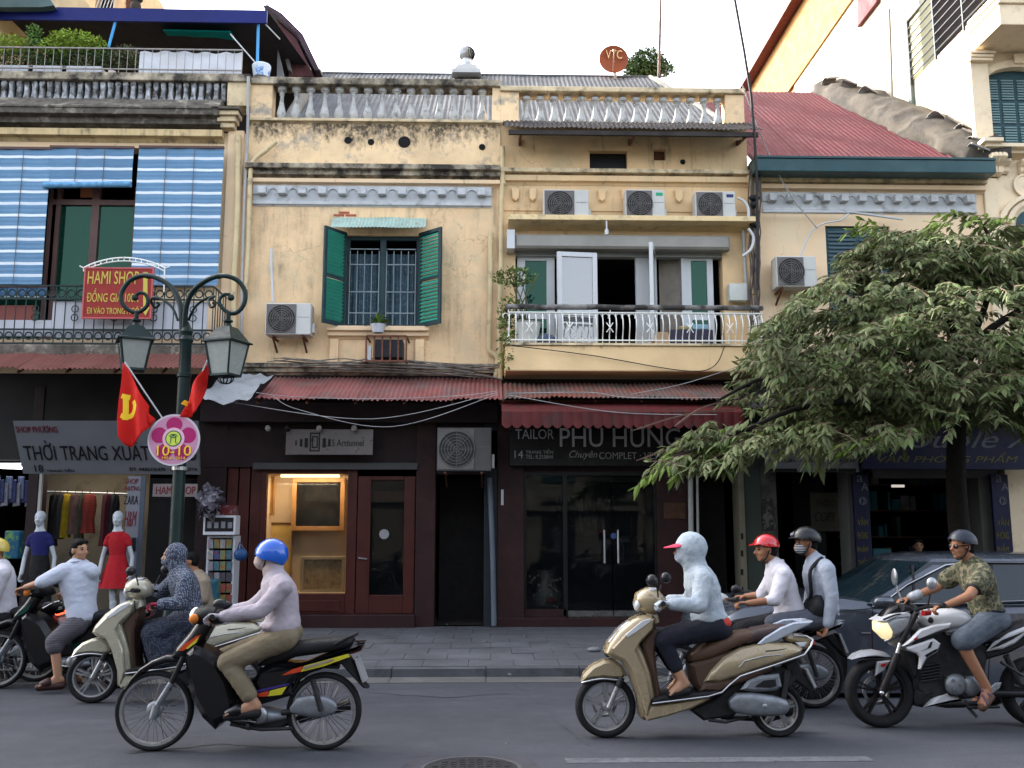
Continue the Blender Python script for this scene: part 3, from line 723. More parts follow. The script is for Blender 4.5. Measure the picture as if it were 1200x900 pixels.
# doors behind blinds
M_bwood = mat('brown_window_frame',(.09,.05,.045),.5,var=.2)
yy = W+.1
for px in (57,62,108,158):
    x = XP(px,270); B1(x-.06,x+.06,yy-.04,yy+.04,ZP(400),ZP(222)).build('window_frame',M_bwood,HA)
B1(XP(57,230),XP(158,230),yy-.045,yy+.045,ZP(243),ZP(237)).build('transom',M_bwood,HA)
B1(XP(-60,230),XP(158,230),yy,yy+.02,ZP(400),ZP(243)).build('pane',G_green,HA)
B1(XP(92,225),XP(107,225),yy-.03,yy-.01,ZP(234),ZP(222)).build('transom_panel',mat('orange_brown_panel',(.25,.08,.03),.6),HA)
window_room(wo[0],wo[1],wo[2],wo[3],HA)
# balcony of no 18
YA = 13.75; ax1 = XP(248,380,YA)
zf = ZP(404,150,YA); B1(X_L,XP(262,405,YA),YA-.02,W,ZP(417,150,YA),zf).build('balcony_slab',M_blackm,HA,bevel=.02)
rl = MB(); zr0,zr1 = zf+.02,ZP(335,150,YA); H = zr1-zr0; x = ax1
bars = []
while x > X_L: bars.append(x); x -= .145
for i,x in enumerate(bars):
    rl.tube([(x,YA+.03,zr0),(x,YA+.03,zr1)],.009,6)
    if i % 4 == 2:
        for zc_ in (.45,.6): rl.tube([(x+.05*cos(a_*pi/5),YA+.03,zr0+H*zc_+.05*sin(a_*pi/5)) for a_ in range(10)],.008,5,closed=True)
for x in bars:
    for zc_,r_ in ((.13,.055),(.87,.055)):
        rl.tube([(x-.07+r_*cos(a_*pi/5),YA+.03,zr0+H*zc_+r_*sin(a_*pi/5)) for a_ in range(10)],.011,5,closed=True)
for z in (zr0,zr0+H*.24,zr0+H*.77,zr1): rl.box(X_L,ax1,YA+.015,YA+.045,z-.012,z+.012); rl.box(ax1-.01,ax1+.01,YA+.046,W,z-.01,z+.01)
for k in range(5): rl.tube([(ax1,YA+.15+k*.13,zr0),(ax1,YA+.15+k*.13,zr1)],.009,6)
rl.build('balcony_railing',M_iron,HA,smooth=50)
M_whb = mat('white_board',(.476,.49,.532),.6,var=.06,vs=3,bump=.2,bs=9)
B1(XP(85,370),XP(243,370,YA+.1),YA+.08,YA+.1,zr0+.1,ZP(352,150,YA)).build('white_screen',M_whb,HA)
B1(X_L,XP(84,370),YA+.1,YA+.12,zr0+.12,ZP(374,150,YA)).build('white_screen',M_whb,HA)
B1(X_L,XP(60,370),YA+.2,YA+.25,ZP(374,150,YA),ZP(355,150,YA)).build('planter_box',mat('dull_red_board',(.22,.07,.06),.7),HA)

# ----------------------------------------------------------------- far right house, cream
XE = X_DE
HE = thing('corner_house','tall cream stucco house with a long sunlit side wall and dark railed side balcony','house',(XE,W,PAVE))
ztop = 22.
# side wall with the balcony opening
XB = XE-.12
zA = at(1068,100,14).z
yb0 = 0
def yX(px,X=None):
    """depth where the side wall plane meets pixel column px (upper part of the photo)"""
    X = XE if X is None else X; d = ray(px,80); return X*d.y/d.x
ya_,yb_ = yX(1143),yX(1070)
zlow = atX(1110,60,XE).z
mb = MB()
def quadx(X,y0,y1,z0,z1): mb.add([(X,y0,z0),(X,y1,z0),(X,y1,z1),(X,y0,z1)],[(0,1,2,3)])
zb1 = atX(1070,95,XE).z
quadx(XE,W,23.2,0,zb1); quadx(XE,yb_,23.2,zb1,ztop)
mb.build('side_wall',M_cream,HE)
zcr = 12.2
# opening interior
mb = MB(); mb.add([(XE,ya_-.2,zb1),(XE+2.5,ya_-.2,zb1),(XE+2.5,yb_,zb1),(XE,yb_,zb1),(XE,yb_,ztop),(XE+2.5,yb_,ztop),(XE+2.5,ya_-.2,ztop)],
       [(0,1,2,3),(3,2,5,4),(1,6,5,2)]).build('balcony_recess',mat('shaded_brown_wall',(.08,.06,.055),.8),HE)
B1(XE-.02,XE+.25,yX(1083),yb_+.02,zb1,ztop).build('pillar',mat('pale_yellow_pillar',(.72,.66,.42),.8,var=.06),HE)
rl = MB(); RH = 1.15
for k in range(8):
    z = zb1+.05+k*RH/7; rl.tube([(XE-.05,W-.9,z),(XE-.05,yb_+.05,z)],.018 if k < 7 else .028,6)
for k in range(4): y = W-.9+(yb_-W+.9)*k/3; rl.box(XE-.07,XE-.03,y-.015,y+.015,zb1-.1,zb1+.06+RH)
for k in range(8): z = zb1+.05+k*RH/7; rl.tube([(XE-.05,W-.9,z),(XE+5,W-.9,z)],.018,6)
rl.build('balcony_railing',mat('charcoal_steel',(.03,.036,.04),.45,var=.2),HE)
B1(XE-.07,XE+.02,yb_,yb_+.12,zb1-.5,zb1+RH+.1).build('railing_post',mat('grey_green_steel',(.1,.13,.13),.5),HE)
# front balcony slab with mouldings
for k,(pr,a,b) in enumerate(((1.0,0,.1),(.94,.1,.2),(.9,.2,.55))):
    B1(XE-.0-(.05-.02*k),XE+6,W-pr,W+.02*k,zb1-b,zb1-a-.002).build('balcony_slab',M_creamf,HE,bevel=.012)
B1(XE+.2,XE+5,W-.95,W-.8,zb1+.0,zb1+.1).build('rolled_sheet',M_alu,HE,bevel=.04)
zpl = zb1-.55
fw_ = rect(1158,80,1212,175,W)
grid_wall(XE+.004,XE+8,0,zpl,W,W+.3,[(fw_[0]+.02,fw_[1]+.3,fw_[2],fw_[3])]).build('front_wall',M_creamf,HE)
px_ = XP(1146,130)
B1(XE-.1,XE+.2,W-.1,W,ZP(172,1150),zpl).build('pilaster',M_creamf,HE,bevel=.012)
for a,b,wv in ((66,69,.3),(70,73,.26),(74,77,.24)): B1(XE-.14,XE+wv,W-.2+.02*(.3-wv)*10,W-.101,ZP(b,1150),ZP(a,1150)).build('capital',M_creamf,HE,bevel=.006)
# arched shuttered window
xa,xb = fw_[0],fw_[1]+.3; zs = ZP(95,1180); za = fw_[3]
cxw = (xa+xb)/2; rw = (xb-xa)/2
arch = [(xa,zs)]+[(cxw-rw*cos(pi*k/12),zs+(za-zs)*sin(pi*k/12)) for k in range(1,12)]+[(xb,zs)]
MB().prism(arch+[(xb+.02,za+.05),(xa-.02,za+.05)],W+.001,W+.28).build('arch_infill',M_creamf,HE)
rngs = []
for s_ in (0,1):
    pass
arc_o = [(cxw-(rw+.12)*cos(pi*k/14),zs+(za-zs+.12)*sin(pi*k/14)) for k in range(15)]; arc_i = [(cxw-(rw+.0)*cos(pi*k/14),zs+(za-zs)*sin(pi*k/14)) for k in range(15)]
MB().prism([(xa-.12,fw_[2])]+arc_o+[(xb+.12,fw_[2]),(xb,fw_[2])]+arc_i[::-1]+[(xa,fw_[2])],W-.06,W-.003).build('window_surround',M_creamf,HE)
B1(cxw-.08,cxw+.08,W-.12,W-.06,za+.04,za+.2).build('keystone',M_creamf,HE,bevel=.01)
zs0 = fw_[2]
sh = MB().prism([(xa,zs0),(xb,zs0),(xb,zs)]+arch[::-1][1:],W+.1,W+.14).build('shutter',M_shutb,HE)
slx = (xb-xa)/4; n_ = 26; sm = B1(.03,slx-.035,0,.02,0,.026).mesh('slat')
rep('slat',sm,M_slatb,HE,[(xa+slx*j,W+.078,zs0+.08+i*(zs-zs0-.0)/n_) for j in range(4) for i in range(n_) if i not in (8,17)])
ledge('cornice',XE-.05,XE+6,ZP(176,1180),ZP(187,1180),.3,M_creamf,HE,steps=2)
ledge('console_cap',XE-.12,XE+.2,ZP(172,1180),ZP(183,1180),.38,M_creamf,HE,steps=2)
def scroll(px0,px1,pt,pb,pr=.2):
    x0,x1 = XP(px0,(pt+pb)/2),XP(px1,(pt+pb)/2); z1,z0 = ZP(pt,1180),ZP(pb,1180); h = z1-z0
    prof = [(W,z1),(W-pr,z1),(W-pr*1.05,z1-h*.2),(W-pr*.8,z1-h*.4),(W-pr*.5,z1-h*.55),(W-pr*.45,z1-h*.85),(W-pr*.2,z0),(W,z0)]
    o = profx(prof,x0,x1).build('console',M_creamf,HE,bevel=.01)
    for k in (.25,.5,.75): xx = x0+(x1-x0)*k; profx([(y-.015,z) for y,z in prof[1:-1]]+[(W-.01,z0)],xx-.02,xx+.02).build('console_fillet',M_creamf,HE)
scroll(1152,1170,187,209,.3)
for a in (1176,1197): scroll(a-5,a+4,190,205,.15)
MB().lathe([(.16,-.02),(.2,-.05),(.17,-.05),(.15,-.03),(.001,-.04)],(XP(1200,218),W,ZP(218,1180)),20,'y').build('rosette',M_creamf,HE,smooth=40)
B1(XE,XE+.22,W-.05,W,ZP(440),ZP(210,1180)).build('pilaster',M_creamf,HE,bevel=.01)
cx2,cz2 = XE+1.0,ZP(262,1180)
for r0_,r1_,pr in ((.62,.7,.1),(.5,.58,.07)):
    o_ = [(cx2-r1_*1.15*cos(pi*k/16),cz2+r1_*.75*sin(pi*k/16)) for k in range(17)]; i_ = [(cx2-r0_*1.15*cos(pi*k/16),cz2+r0_*.75*sin(pi*k/16)) for k in range(17)]
    MB().prism(o_+i_[::-1],W-pr,W-.003).build('window_hood',M_creamf,HE)
MB().prism([(cx2-.5,ZP(400)),(cx2+.5,ZP(400)),(cx2+.5,cz2)]+[(cx2+.5*cos(pi*k/10),cz2+.3*sin(pi*k/10)) for k in range(1,10)]+[(cx2-.5,cz2)],W-.02,W-.005).build('lower_window',M_shutb,HE)
MB().box(XE+.1,XE+8,W+.3,24,0,.01).build('floor',M_dark,HE)
# concrete patches, red siding on the side wall
M_concp = mat('bare_concrete_render',(.16,.152,.14),.9,var=.2,vs=2,bump=.4,bs=20,col2=(.256,.24,.208),c2s=1.5,c2t=.55,c2w=.15)
def sidepatch(name,poly,m,off,parent=HE):
    P = [atX(a,b,XE) for a,b in poly]; n = len(P)
    MB().rings([[(XE-o_,p.y,p.z) for p in P] for o_ in (off,0.001)]).build(name,m,parent)
sidepatch('render_patch',[(1000,62),(1043,10),(1045,60),(1047,135),(1010,110),(1000,90)],M_concp,.03)
sidepatch('metal_siding',[(1009,32),(1009,-12),(1032,-12),(1032,2)],M_redroof,.09)
# orange upper storey set on the side wall
HO = thing('orange_house','orange side wall with thin red roof edge rising at the top right','house',(XE,26,PAVE))
Yo1 = 23.2; 
pB = atX(925,108,XE); zO0 = atX(925,108,XE).z; zO1 = atX(885,100,XE).z
B1(XE-.05,XE+5,16.2,27.2,zO0,zO1+.1).build('wall',M_orange,HO)
B1(XE-.35,XE+5,16,27.4,zO1+.1,zO1+.28).build('roof_edge',mat('dark_red_trim',(.125,.02,.025),.5),HO)
B1(XE+.02,XE+5,23.2,27.2,0,zO0).build('lower_wall',M_orange,HO)

# unseen house added at left to block the sun, then the houses opposite
def plain_house(x0,x1,y0,y1,h,colour,label,front,nwin=4,floors=3):
    t = thing('street_house',label,'house',((x0+x1)/2,front,0)); m = mat(label.split()[0]+'_render_'+str(round(abs(x0))),colour,.85,var=.2,vs=1.2,bump=.2,bs=20)
    B1(x0,x1,min(y0,y1),max(y0,y1),0,h).build('wall',m,t); s_ = 1 if front > min(y0,y1)+.1 else -1
    fh = h/floors; w = (x1-x0)/nwin
    for f in range(floors):
        for i in range(nwin):
            a = x0+w*(i+.25); z = fh*f+(.9 if f else .1); B1(a,a+w*.5,front,front+s_*.06,z,z+(1.7 if f else 2.4)).build('window' if f else 'shop_opening',M_shutb if f else M_dark,t)
        B1(x0,x1,front,front+s_*.25,fh*(f+1)-.2,fh*(f+1)).build('ledge',m,t)
plain_house(X_L-14,X_L-.02,W,26,12.5,(.5,.4,.25),'yellowish unseen house added beyond the left edge to keep sun off the street',W)
plain_house(-30,-12.1,-17,-8,7.5,(.14,.12,.09),'ochre house on the near side of the street to the left behind the camera',-8)
plain_house(-12,-1.1,-17,-8,8,(.13,.12,.1),'grey house on the near side of the street directly behind the camera',-8)
plain_house(-1,9,-17,-8,7,(.14,.14,.13),'white house on the near side of the street right behind the camera',-8)
plain_house(9.1,30,-17,-8,7.8,(.13,.11,.08),'tan house on the near side of the street far to the right behind the camera',-8)

def far_tree(x,y,label,sd):
    r_ = random.Random(sd); t = thing('street_tree',label,'tree',(x,y,0)); MB().tube([(x,y,0),(x+.1,y,2.5),(x,y,5)],[.2,.15,.08],8).build('trunk',M_blackm,t)
    for k in range(4): MB().tube([(x,y,3+k*.4),(x+1.5*cos(k*1.6+sd),y+1.5*sin(k*1.6+sd),5+k*.3)],[.07,.03],6).build('limb',M_blackm,t)
    mb = MB()
    for i in range(2600):
        d = Vector((r_.gauss(0,1),r_.gauss(0,1),r_.gauss(0,1))).normalized()*r_.random()**.4; p = Vector((x+d.x*2.5,y+d.y*2.2,6+d.z*1.9)); a,b = Vector((r_.gauss(0,1),r_.gauss(0,1),r_.gauss(0,1)))*.13,Vector((r_.gauss(0,1),r_.gauss(0,1),r_.gauss(0,1)))*.07
        mb.add([p-a,p+b,p+a,p-b],[(0,1,2,3)])
    mb.build('crown',mat('far_leaf',(.05,.08,.02),.7,var=.4,vs=3),t,kind='stuff')
far_tree(-14.5,-4.6,'leafy tree on the near side of the street left behind the camera',1)
far_tree(5.5,-4.8,'leafy tree on the near side of the street right behind the camera',2)
# ================================================================= roofs and things on them
def sheet_roof(name,x0,x1,ya,za,yb,zb,m,parent,clipl=None,clipr=None,wid=.9,pitch=.09,amp=.009,seg=10):
    """roof of overlapping corrugated sheets; a = ridge edge, b = eave edge; clip = (x at ridge, x at eave)"""
    n = max(1,round((x1-x0)/wid)); w = (x1-x0)/n
    for i in range(n):
        a,b = x0+i*w,x0+(i+1)*w+.03
        lz = .004*(i % 2)
        mb = corrugated(a,b,ya,za+lz,yb,zb+lz,pitch,amp,seg)
        V = []; ok = True
        for v in mb.v:
            t = (v[1]-ya)/(yb-ya); x = v[0]
            if clipl: x = max(x,clipl[0]+(clipl[1]-clipl[0])*t)
            if clipr: x = min(x,clipr[0]+(clipr[1]-clipr[0])*t)
            V.append((x,v[1],v[2]))
        if max(v[0] for v in V)-min(v[0] for v in V) < .05: continue
        mb.v = V; mb.build(name,m,parent,smooth=60)
YR = 18.6; zr,ze = at(600,89,YR).z,ZP(152,600,15.1)
xl,xr_ = at(372,85,YR).x,at(762,90,YR).x
sheet_roof('roof_sheet',xl-.6,at(805,100,YR).x+1.2,YR,zr,15.1,ze,M_greyroof,HB,clipl=(xl,XP(335,140,15.1)),clipr=(xr_,XP(866,130,15.1)))
MB().tube([(xl-.1,YR+.02,zr+.02),(xr_+.05,YR+.02,zr+.02)],.035,8).build('ridge_cap',M_greyroof,HB)
MB().tube([(xl,YR,zr),(XP(335,140,15.1),15.1,ze)],.12,8).build('hip_mortar',M_concp,HB,smooth=60)
MB().tube([(xr_,YR,zr),(XP(868,130,15.1),15.1,ze)],.06,8).build('hip_mortar',M_concp,HB,smooth=60)
MB().add([(xl,YR,zr-.02),(xr_,YR,zr-.02),(XP(866,130,15.1),15.1,ze-.1),(XP(335,140,15.1),15.1,ze-.1)],[(0,1,2,3)]).build('roof_deck',M_sheetd,HB)
# ventilator
M_galv = mat('galvanised_steel',(.45,.46,.47),.4,.7,var=.2,vs=8)
p = at(547,84,YR-.15); t = thing('roof_ventilator','round galvanised turbine ventilator on a stepped base on the grey roof ridge','roof vent',tuple(p)); s = 1/64.
R_ = 10.2/1100*YR*1.02
mb = MB(); 
for k,(a,b,w) in enumerate(((-.16,-.08,.30),(-.08,0,.24),(0,.07,.2))): mb.box(p.x-w,p.x+w,p.y-w,p.y+w,p.z+a,p.z+b)
mb.build('base',mat('pale_grey_flashing',(.5,.5,.5),.6,var=.1),t)
MB().lathe([(.15,.06),(.14,.12),(.115,.16),(.115,.24),(.13,.25)],tuple(p),24).build('neck',M_galv,t,smooth=30)
mb = MB(); zc_ = .25+R_*.8
for k in range(24):
    a = 2*pi*k/24; P = [Vector((p.x+R_*sin(q)*cos(a),p.y+R_*sin(q)*sin(a),p.z+zc_+R_*.92*cos(q))) for q in [.15+k2*(2.5-.15)/8 for k2 in range(9)]]
    Q = [Vector((p.x+(R_-.03)*sin(q)*cos(a+.24),p.y+(R_-.03)*sin(q)*sin(a+.24),p.z+zc_+R_*.9*cos(q))) for q in [.15+k2*(2.5-.15)/8 for k2 in range(9)]]
    mb.add(P+Q,[(i,i+1,10+i,9+i) for i in range(8)])
mb.build('vane',M_galv,t,kind='stuff'); MB().ell((p.x,p.y,p.z+zc_),(R_*.85,R_*.85,R_*.8)).build('core',mat('dark_vent_core',(.1,.1,.1),.8),t)
MB().lathe([(.001,R_*1.0),(R_*.35,R_*.9),(R_*.4,R_*.86)],(p.x,p.y,p.z+zc_),16).build('cap',M_galv,t)
# satellite dish
p = at(719,70,YR-.3); r = 18/1100*YR; M_dish = mat('orange_red_dish_paint',(.273,.065,.02275),.6,var=.15,vs=4,col2=(.195,.065,.0325),c2s=5,c2t=.6)
t = thing('satellite_dish','round orange red satellite dish with pale letters on the grey roof ridge','satellite dish',(p.x,p.y,p.z-r))
prof = [(.001,.06),(r*.5,.04),(r*.85,.015),(r,-.02),(r,-.03),(r*.85,.005),(r*.5,.03),(.001,.05)]
MB().lathe(prof,tuple(p),32,'y').build('dish',M_dish,t,smooth=50)
MB().tube([(p.x-r*.1,p.y-.35,p.z+.02),(p.x-.02,p.y+.03,p.z-r*.8)],.012,6).tube([(p.x-r*.1,p.y-.35,p.z+.02),(p.x-r*.12,p.y-.28,p.z+.05)],.03,8).build('feed_arm',mat('pale_beige_arm',(.5,.35,.25),.6),t)
MB().tube([(p.x,p.y+.06,p.z),(p.x+.1,p.y+.3,p.z-r-.2)],.03,8).build('mast',M_galv,t)
text('lettering','VTC',(710,59,729,69),p.y-.0,mat('pale_orange_print',(.75,.5,.25),.7),t,depth=.01,bold=.03)
# antenna
a,b = at(775,-30,YR),at(772,90,YR)
tag(MB().tube([b,b.lerp(a,.5),a],[.03,.028,.018],8).build('antenna_mast',mat('rusty_mast',(.14,.09,.08),.7,var=.4,vs=3)),'thin rusty mast rising beside the roof bush out of the photo','mast')

# red roof of number 12
YD2 = 18.6; z1 = at(920,108,YD2).z; z0 = ZP(190,1000,14.35)
sheet_roof('roof_sheet',X_CD+.02,XP(1128,187),YD2,z1,14.35,z0,M_redroof,HD,clipr=(at(965,110,YD2).x,XP(1128,187,14.35)),pitch=.09,amp=.011)
B1(X_CD-.02,X_DE-.02,14.02,14.32,ZP(202,1000,14.05),ZP(187,1000,14.05)).build('gutter',M_teal,HD,bevel=.012)
B1(X_CD-.02,X_DE-.02,14.0,14.36,ZP(187,1000,14.05)+.002,ZP(186,1000,14.05)+.02).build('gutter_lip',M_teal,HD)
B1(X_CD,X_DE,W-.08,W+.3,ZP(207,1000),ZP(196,1000)).build('eave_board',M_black,HD)
A_ = Vector((at(965,112,YD2).x,YD2,z1)); B_ = Vector((X_DE-.1,14.3,z0+.1)); rs = []; rr = random.Random(5)
n = 40
for i in range(n+1):
    t_ = i/n; c = A_.lerp(B_,t_); R1 = .3+.12*t_*(1-t_)*4*.6+.04*noise.noise(Vector((i*.4,0,0))); ring = []
    for k in range(18):
        a = 2*pi*k/18; q = Vector((cos(a)*R1*1.25,-.1*cos(a),max(-.35,sin(a))*R1*.95))
        q *= 1+.28*noise.noise(Vector((c.x*2+cos(a)*2,sin(a)*2,c.z*3)))+.12*noise.noise(Vector((c.x*8+cos(a)*6,sin(a)*6,c.z*8)))
        ring.append(c+q+Vector((.12,0,.03)))
    rs.append(ring)
MB().rings(rs).build('hip_mortar',mat('crumbling_grey_mortar',(.051,.045,.039),.95,var=.4,vs=6,bump=1,bs=18,col2=(.09,.078,.063),c2s=2.5,c2t=.52,c2w=.1),HD,smooth=70)
M_tilem = mat('broken_grey_tile',(.204,.1938,.1887),.9,var=.3,vs=6,bump=.6,bs=30)
for i,(t_,dx_,dz_,ang,yaw) in enumerate(((.05,0,.3,-8,5),(.2,0,.36,25,-10),(.3,.1,.3,28,8),(.74,.1,.3,30,12),(.8,.15,.3,42,-15),(.85,.2,.22,20,10),(.89,.15,.2,30,-20),(.93,.1,.12,12,8),(.97,.0,.05,24,-4))):
    c = A_.lerp(B_,t_)+Vector((dx_,-.12,dz_)); L_ = .3; mb = MB(); vs = []
    for k in range(7):
        q = pi*k/6
        for u in (-L_/2,L_/2):
            for r_ in (.12,.14): vs.append(Vector((u,-cos(q)*r_,sin(q)*r_*.55-.05)))
    fs = []
    for k in range(6):
        i0 = k*4; i1 = i0+4; fs += [(i0,i0+2,i1+2,i1),(i0+1,i1+1,i1+3,i0+3),(i0+1,i0,i1,i1+1),(i0+2,i0+3,i1+3,i1+2)]
    M4 = Matrix.Translation(c) @ Matrix.Rotation(RAD(yaw),4,'Z') @ Matrix.Rotation(RAD(ang),4,'Y')
    mb.add([M4 @ v for v in vs],fs); mb.build('ridge_tile',M_tilem,HD)
p = at(1137,207,W-.1); MB().lathe([(.05,-.1),(.06,-.1),(.06,.1),(.05,.1)],tuple(p),14,'y').build('drain_pipe_end',mat('terracotta_pipe',(.4,.22,.15),.8),HD)

# ----------------------------------------------------------------- rooftop over number 18
RT = thing('rooftop_shelter','dark rooftop shelter with a deep blue canopy edge above the slab balusters','rooftop shelter',(XP(150,60),18,ZP(95)))
M_blue = mat('deep_blue_canopy',(.006,.0125,.125),.45,var=.15,vs=2)
M_lblue = mat('light_blue_pole',(.06,.3,.6),.5,var=.1)
yc = 15.3; zt1,zb1_ = at(200,11,yc).z,at(200,26,yc).z; xr1 = at(313,20,yc).x
xLL = XP(-80,20)
B1(xLL,xr1,yc-.02,yc+.03,zb1_,zt1).build('canopy_fascia',M_blue,RT)
mb = MB(); xr2 = at(372,90,19).x
mb.add([(xLL,yc,zt1),(xr1,yc,zt1),(xr1+.5,19,zt1+.15),(xLL,19,zt1+.15)],[(0,1,2,3)]).build('canopy_roof',mat('dark_canopy_underside',(.035,.035,.042),.8),RT)
B1(xLL,xr1+.3,18.6,18.8,ZP(130),zt1+.12).build('back_wall',mat('dark_grey_render',(.06,.06,.07),.9,var=.3),RT)
P = [at(*q,17.5) for q in ((340,92),(333,45),(325,27),(348,48),(369,92))]
MB().prism([(q.x,q.z) for q in P],17.4,18.5).build('gable_wall',mat('dull_pink_render',(.2,.09,.1),.8,var=.2),RT)
P = [(q.x,q.z) for q in [at(*e,17.3) for e in ((311,13),(328,24),(350,45),(371,88),(377,88),(357,46),(333,22),(316,12))]]
MB().prism(P,17.1,18.6).build('roof_edge',mat('dark_purple_tiles',(.07,.045,.06),.8,var=.3,bump=.8,bs=20),RT)
P = [(q.x,q.z) for q in [at(*e,17.2) for e in ((327,38),(334,44),(342,85),(338,83))]]; MB().prism(P,17.15,17.3).build('tarp_strip',M_tarp,RT)
P = [(q.x,q.z) for q in [at(*e,16.8) for e in ((326,58),(334,92),(325,92))]]; MB().prism(P,16.75,16.8).build('tarp_strip',M_tarp,RT)
for a,b in (((303,18),(301,92)),((139,12),(127,56))): MB().tube([at(*a,yc+.1),at(*b,yc-.1)],.025,8).build('pole',M_lblue,RT)
MB().tube([at(305,22,yc),at(328,46,15.6)],.012,6).tube([at(270,40,15.0),at(298,72,15.0)],.012,6).build('stay_rod',M_alu,RT)
# teal awning, pane behind
def translucent(m,f=.6):
    nt = m.node_tree; b = nt.nodes['Principled BSDF']; t = nt.nodes.new('ShaderNodeBsdfTranslucent'); x = nt.nodes.new('ShaderNodeMixShader'); x.inputs[0].default_value = f
    nt.links.new(b.inputs['Base Color'].links[0].from_socket,t.inputs[0]); nt.links.new(b.outputs[0],x.inputs[1]); nt.links.new(t.outputs[0],x.inputs[2]); nt.links.new(x.outputs[0],nt.nodes['Material Output'].inputs[0]); return m
aw = thing('window_awning','bright teal flat awning under the blue rooftop canopy','awning',tuple(at(238,60,16)))
q = [at(191,36,15.6),at(270,38,15.6),at(284,60,17.6),at(206,52,17.6)]
MB().rings([[v+Vector((0,0,d)) for v in q] for d in (0,.03)]).build('canopy',translucent(mat('bright_teal_sheet',(.02,.6,.62),.5,var=.1)),aw)
B1(at(205,55,17.7).x,at(282,55,17.7).x,17.7,17.75,at(240,75,17.7).z,at(240,51,17.7).z).build('window',mat('pale_green_pane',(.3,.42,.4),.3),aw)
# thin railing with tarp
RL = thing('rooftop_railing','thin pale metal railing along the rooftop over the slab balusters','railing',(XP(140,92,14.9),14.9,ZP(92,140,14.9)))
yr_ = 14.75; zt2,zb2,zm2 = at(140,57,yr_).z,at(140,92,yr_).z,at(140,81,yr_).z; xe = at(284,70,yr_).x; mb = MB()
x = xe
while x > xLL: 
    mb.tube([(x,yr_,zb2),(x,yr_,zt2)],.006,5); x -= .135
M_thinr = mat('dull_rail_paint',(.3,.28,.26),.7,var=.3,vs=12); mb.build('bar',M_thinr,RL,kind='stuff')
mb = MB()
for z in (zt2,zm2): mb.box(xLL,xe,yr_-.012,yr_+.012,z-.01,z+.01)
mb.build('rail',M_thinr,RL)
mb = MB(); x0,x1 = at(163,70,yr_+.06).x,xe-.02; vs = []; nx,nz = 40,8
for i in range(nx+1):
    for j in range(nz+1):
        x = x0+(x1-x0)*i/nx; z = zb2-.05+(zt2-zb2+.04)*j/nz; vs.append((x,yr_+.07+.03*noise.noise(Vector((x*3,z*4,0))),z+(.015*sin(i*.8) if j == nz else 0)))
mb.add(vs,[(i*(nz+1)+j,(i+1)*(nz+1)+j,(i+1)*(nz+1)+j+1,i*(nz+1)+j+1) for i in range(nx) for j in range(nz)])
tag(mb.build('tarpaulin',mat('white_tarp',(.6,.616,.656),.6,var=.08,vs=5,bump=.5,bs=7),smooth=80),'white tarpaulin tied behind the thin rooftop railing','tarpaulin')
me = B1(-.33,.33,-.12,.12,0,.16).mesh('planter')
for i in range(3):
    o = put('planter',me,M_whb,bevel=.02); p = at(20+39*i,91,14.95); o.location = (p.x,14.95,at(60,91,14.95).z)
    tag(o,('white trough planter at the left end of the rooftop railing','middle white trough planter behind the rooftop railing','white trough planter nearest the white tarpaulin')[i],'planter','planters behind the rooftop railing')
p = at(306,91,15.1); tag(MB().lathe([(.001,0),(.13,0),(.16,.2),(.15,.22),(.001,.2)],tuple(p),18).build('tub',mat('white_and_blue_tub',(.6,.68,.78),.5,col2=(.1,.25,.6),c2s=6,c2t=.55,c2w=.04)),'small white and blue tub at the foot of the light blue pole','tub')
p = at(131,92,14.62); tag(MB().lathe([(.001,0),(.05,0),(.062,.12),(.05,.12),(.001,.02)],tuple(p),14).build('flower_pot',mat('pale_pink_pot',(.5,.42,.4),.7)),'tiny pale pot standing on the slab baluster coping','flower pot')
# buildings beyond, top left
t = thing('distant_house','peach walled building with dark ironwork just visible at the top left','house',tuple(at(90,10,21)))
B1(at(-120,0,21).x,at(112,0,21).x,21,25,3,at(80,-60,21).z).build('wall',mat('peach_wall',(.7,.48,.28),.85,var=.15,vs=3,col2=(.35,.2,.12),c2s=6,c2t=.66),t)
B1(at(112,0,21).x,at(133,0,21).x,21.3,25,3,at(80,-60,21).z).build('dark_bay',M_dark,t)
B1(at(133,0,21).x,at(146,0,21).x,21,25,3,at(80,-60,21).z).build('wall',MATS['peach_wall'],t)
for i in range(6): a = at(112+i*4,12,20.95); b = at(118+i*4,-6,20.95); MB().tube([a,b],.012,5).build('iron_bar',M_alu,t)
MB().prism([(q.x,q.z) for q in [at(*e,21) for e in ((146,12),(146,-30),(152,-8),(160,12))]],21.1,21.6).build('roof_slope',M_rust,t)
p = at(159,8,20); tag(MB().ell(tuple(p),(.12,.12,.16)).ell((p.x,p.y,p.z+.18),(.15,.15,.05)).build('water_tank',M_sheetd,smooth=60),'small dark tank beside the peach walled building','tank')
tag(MB().prism([(q.x,q.z) for q in [at(*e,15.2) for e in ((-60,2),(62,3),(66,10),(50,12),(-60,12))]],15.1,15.25).build('canvas_cover',mat('grey_green_canvas',(.1,.15,.15),.7,var=.2)),'dull green canvas folded over the left end of the blue canopy','canvas')

# ----------------------------------------------------------------- cables on the sky side
tag(MB().tube([at(q[0],q[1],13.9) for q in ((855,-30),(862,5),(872,60),(880,110),(884,155),(887,210),(888,270),(888,340))],.022,8).build('power_cable',M_wired,smooth=60),'thick black cable dropping from the sky to the wall beside the teal gutter','cable')
tag(MB().tube([at(q[0],q[1],14.2) for q in ((870,100),(884,140),(905,190),(918,215),(934,240),(958,268))],.009,6).build('thin_cable',M_wire,smooth=60),'thin pale cable slanting down across the teal gutter','cable')
